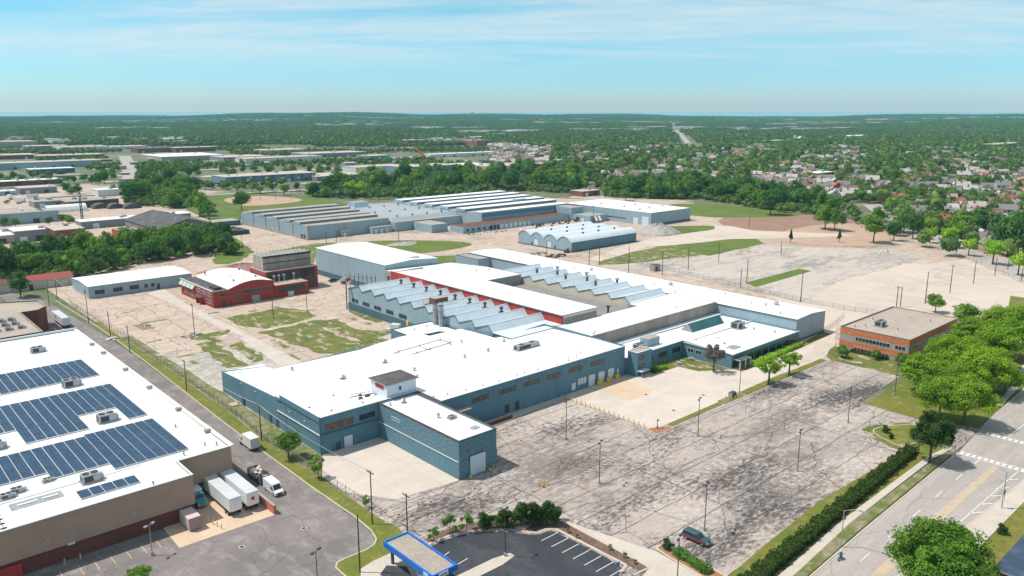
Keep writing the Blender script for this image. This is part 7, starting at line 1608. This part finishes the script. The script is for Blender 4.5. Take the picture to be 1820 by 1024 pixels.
for x,l in ((102.5,'left'),(108.3,'right')): b=MB(); b.cyl(x,127.4,0,.55,.42,m_safety,12,.25); b.cyl(x,127.4,.55,.68,.25,m_safety,12,.05); tag(b.build('door_guard'),'squat yellow door guard %s of the garage roller door'%l,'guard')
for x,l in ((109.1,'left'),(110,'right')): boll(x,127.2,label='yellow bollard beside the garage roller door, %s one'%l,group=None)
t=thing('guard_rail','yellow guard rail at the right corner of the garage wing','rail',(113,129,0)); b=MB(); b.tube((111.8,132.5,.9),(113.2,127.8,.9),.06,m_safety); b.tube((111.8,132.5,.5),(113.2,127.8,.5),.06,m_safety); b.build('rail',t)
for f_ in (0,.5,1): b=MB(); b.tube((111.8+1.4*f_,132.5-4.7*f_,0),(111.8+1.4*f_,132.5-4.7*f_,1),.07,m_safety); b.build('post',t)
for i,(x,y) in enumerate(((50.9,148.6),(51.2,147),(51.5,145.6),(51.8,144.2),(52.1,142.8))): boll(x,y,1.1,m_yell if i>1 else m_safety,.09,label='thin yellow post between dock lanes beside the compactor container',group='thin yellow dock posts')
for x,l in ((26,'left'),(28.6,'right')): boll(x,149.6,1.2,m_yell,.12,label='orange-yellow post against the brick base of the store, %s one'%l,group=None)
for i,(x,y) in enumerate(((188.2,116.0),(190,115.3),(191.6,115.3),(193.2,115.7),(188.3,117.2))): boll(x,y,.95,label='yellow bollard around the electrical cabinet on the kerb island',group='bollards at the electrical cabinet')
t=thing('electrical_cabinet','dark electrical cabinet between yellow bollards on the kerb island','cabinet',(190.8,116.6,0)); b=MB(); b.box(189.7,116,.1,191.9,117.3,1.6,m_gry,m_dmetal); b.build('cabinet',t); b=MB(); b.box(190,115.96,.3,191.6,116,1.4,m_dmetal); b.build('door',t)
def manhole(px,py,r=.45,m=m_rust,label='round iron manhole cover',group='manhole covers'):
    x,y=G(px,py); b=MB(); b.cyl(x,y,0,.135,r,m,16); b.cyl(x,y,0,.125,r*1.5,g_kerb,16); tag(b.build('manhole_cover'),label,'manhole cover',group)
for px,py in ((766,893),(709,916),(768,919),(833,886),(844,869),(896,887),(927,784),(540,940),(430,973),(1148,702),(1197,730),(1250,703)): manhole(px,py,.42,m_rust if py>700 and px<930 and px>600 else m_dmetal,'round iron manhole cover set flush in the paving','manhole covers')
for i,(px,py,l) in enumerate(((1203,642,'left'),(1229,640,'right'),(1207,648,'front'))):
    x,y=G(px,py); t=thing('picnic_table','weathered picnic table on the courtyard lawn, %s one'%l,'picnic table',(x,y,.05),None,.3*i); b=MB(); b.box(-.9,-.38,.7,.9,.38,.78,m_gry); b.build('table_top',t)
    for s in (-1,1): b=MB(); b.box(-.9,s*.72-.14,.42,.9,s*.72+.14,.48,m_gry); b.build('bench',t); b=MB(); b.box(s*.6-.04,-.72,0,s*.6+.04,.72,.1,m_gry); b.box(s*.6-.05,-.06,.1,s*.6+.05,.06,.7,m_gry); b.build('leg',t)
x,y=G(949,932); t=thing('blue_sign','small bright blue board in the mulch behind the bank lot','sign',(x,y,.1)); b=MB(); b.box(x-.9,y-.05,.5,x+.5,y+.05,1.3,m_brightblue); b.build('board',t); b=MB(); b.tube((x-.6,y,0),(x-.6,y,.6),.05,m_metal); b.tube((x+.2,y,0),(x+.2,y,.6),.05,m_metal); b.build('post',t)
x,y=G(928,938); tag(MB().box(x-1.4,y-.8,0,x+1.4,y+.8,.16,g_walk).build('concrete_slab'),'pale concrete slab in the mulch bed by the large shrubs','slab')
x,y=G(1098,1018); t=thing('parking_sign','blue accessible-parking sign post at the right end of the bank lot','sign',(x,y,.1)); b=MB(); b.box(x-.45,y-.03,1.2,x+.45,y+.03,2.1,m_brightblue); b.build('board',t); b=MB(); b.tube((x,y+.05,0),(x,y+.05,1.5),.05,m_safety); b.build('post',t)
x,y=G(1755,679); t=thing('entrance_sign','dark blue low entrance sign on the lawn behind the honey locusts','sign',(x,y,0)); b=MB(); b.box(x-2.6,y-.3,.3,x+2.6,y+.3,2.0,m_dbase); b.build('board',t); b=MB(); b.box(x-2.8,y-.4,0,x+2.8,y+.4,.3,m_gry); b.build('plinth',t)
# barrier of debris, pipes and pallets in the back yard
def pile(px,py,n_,sx,sy,mats_,label,cat='debris pile',h=.8,seed=1,name='debris_pile'):
    x,y=G(px,py); rr_=random.Random(seed); b=MB()
    for k in range(n_):
        X=x+rr_.uniform(-sx,sx); Y=y+rr_.uniform(-sy,sy); w=rr_.uniform(.5,2.2); d=rr_.uniform(.3,1.2); z=rr_.uniform(.2,h); b.box(X,Y,0,X+w,Y+d,z,rr_.choice(mats_))
    tag(b.build(name),label,cat)
pile(862,414,40,16,5,[m_white,m_gry,m_metal],'pale pipes and debris scattered on the asphalt in front of the docks',seed=2)
pile(1020,394,60,42,4,[m_dark,m_dmetal,m_gry],'long dark heap of scrap behind the barrel vaulted building',h=2,seed=3)
pile(985,457,26,9,3,[m_dmetal,m_gry,m_rust],'dark scrap and flatbed frame between the barrel vaulted building and the long roof',h=1.6,seed=4); pile(955,452,20,6,3,[m_gry,m_metal],'grey scrap pile left of the flatbed frame',h=1.2,seed=5)
pile(1008,449,10,2.5,1.5,[m_rust],'rusty box heap at the corner of the barrel vaulted building',h=2.4,seed=6)
pile(340,598,14,4,2,[m_gry,g_kerb],'small rubble row beside the tall wooden pole',h=.7,seed=7); pile(200,605,10,2,2,[m_white,m_gry],'white stones on the verge by the double crossarm pole',h=.8,seed=8); pile(420,720,8,2,1.5,[g_kerb],'flat pale slabs lying in the weeds beside the blue rear wall',h=.35,seed=9)
pile(960,392,8,4,1.6,[m_lsid,m_white],'pale site trailer and crates in front of the dock office',h=3,seed=10)
pile(1770,450,1,.1,.1,[m_gry],'small grey box by the gravel lot edge',seed=11)
pile(1570,448,12,9,2,[m_white,m_gry],'white and grey rubble at the right end of the grey cracked lot',h=1,seed=12)
x,y=G(1163,483); t=thing('transformer_box','small dark kiosk beside the pole at the service fence','kiosk',(x,y,0)); b=MB(); b.box(x,y,0,x+5,y+3,3.2,m_cor,m_dmetal); b.build('wall',t); b=MB(); b.box(x+1,y-.05,.1,x+2.4,y,2.4,m_dmetal); b.build('door',t)
x,y=G(325,398); t=thing('excavator','small orange excavator by the grey gabled shed','excavator',(x,y,0)); b=MB(); b.box(x-2,y-1.2,.1,x+2,y+1.2,.9,m_dmetal); b.build('track',t); b=MB(); b.box(x-1.6,y-1,.9,x+1.4,y+1,2.3,m_orange); b.build('body',t); b=MB(); b.tube((x+1.2,y,1.8),(x+4,y,4),.3,m_orange); b.tube((x+4,y,4),(x+5.5,y,1),.25,m_orange); b.build('arm',t)
# floodlight masts of the ball field
for i,px in enumerate((448,463,476,490,505,518,533)):
    x,y=G(px,346+(i%2)*12); t=thing('floodlight_mast','slim grey floodlight mast at the ball field','floodlight',(x,y,0),'floodlight masts of the ball field'); b=MB(); b.tube((x,y,0),(x,y,17),.25,m_metal,5,.15); b.build('pole',t); b=MB(); b.box(x-1.4,y-.2,16.4,x+1.4,y+.2,17.4,m_wtrim); b.build('lamp_head',t)
# ================================================================== HAZE
hm_=bpy.data.materials.new('haze_air'); hm_.use_nodes=True; n=hm_.node_tree.nodes; n.clear(); o_=n.new('ShaderNodeOutputMaterial'); pv=n.new('ShaderNodeVolumePrincipled')
pv.inputs['Color'].default_value=(.34,.80,.98,1); pv.inputs['Density'].default_value=5.2e-5; pv.inputs['Anisotropy'].default_value=.0; hm_.node_tree.links.new(pv.outputs[0],o_.inputs['Volume'])
b=MB(); b.box(-16000,-16000,-42,16000,16000,83,hm_); hz_=b.build('haze'); tag(hz_,'pale blue haze over the far woods','haze',kind='stuff')
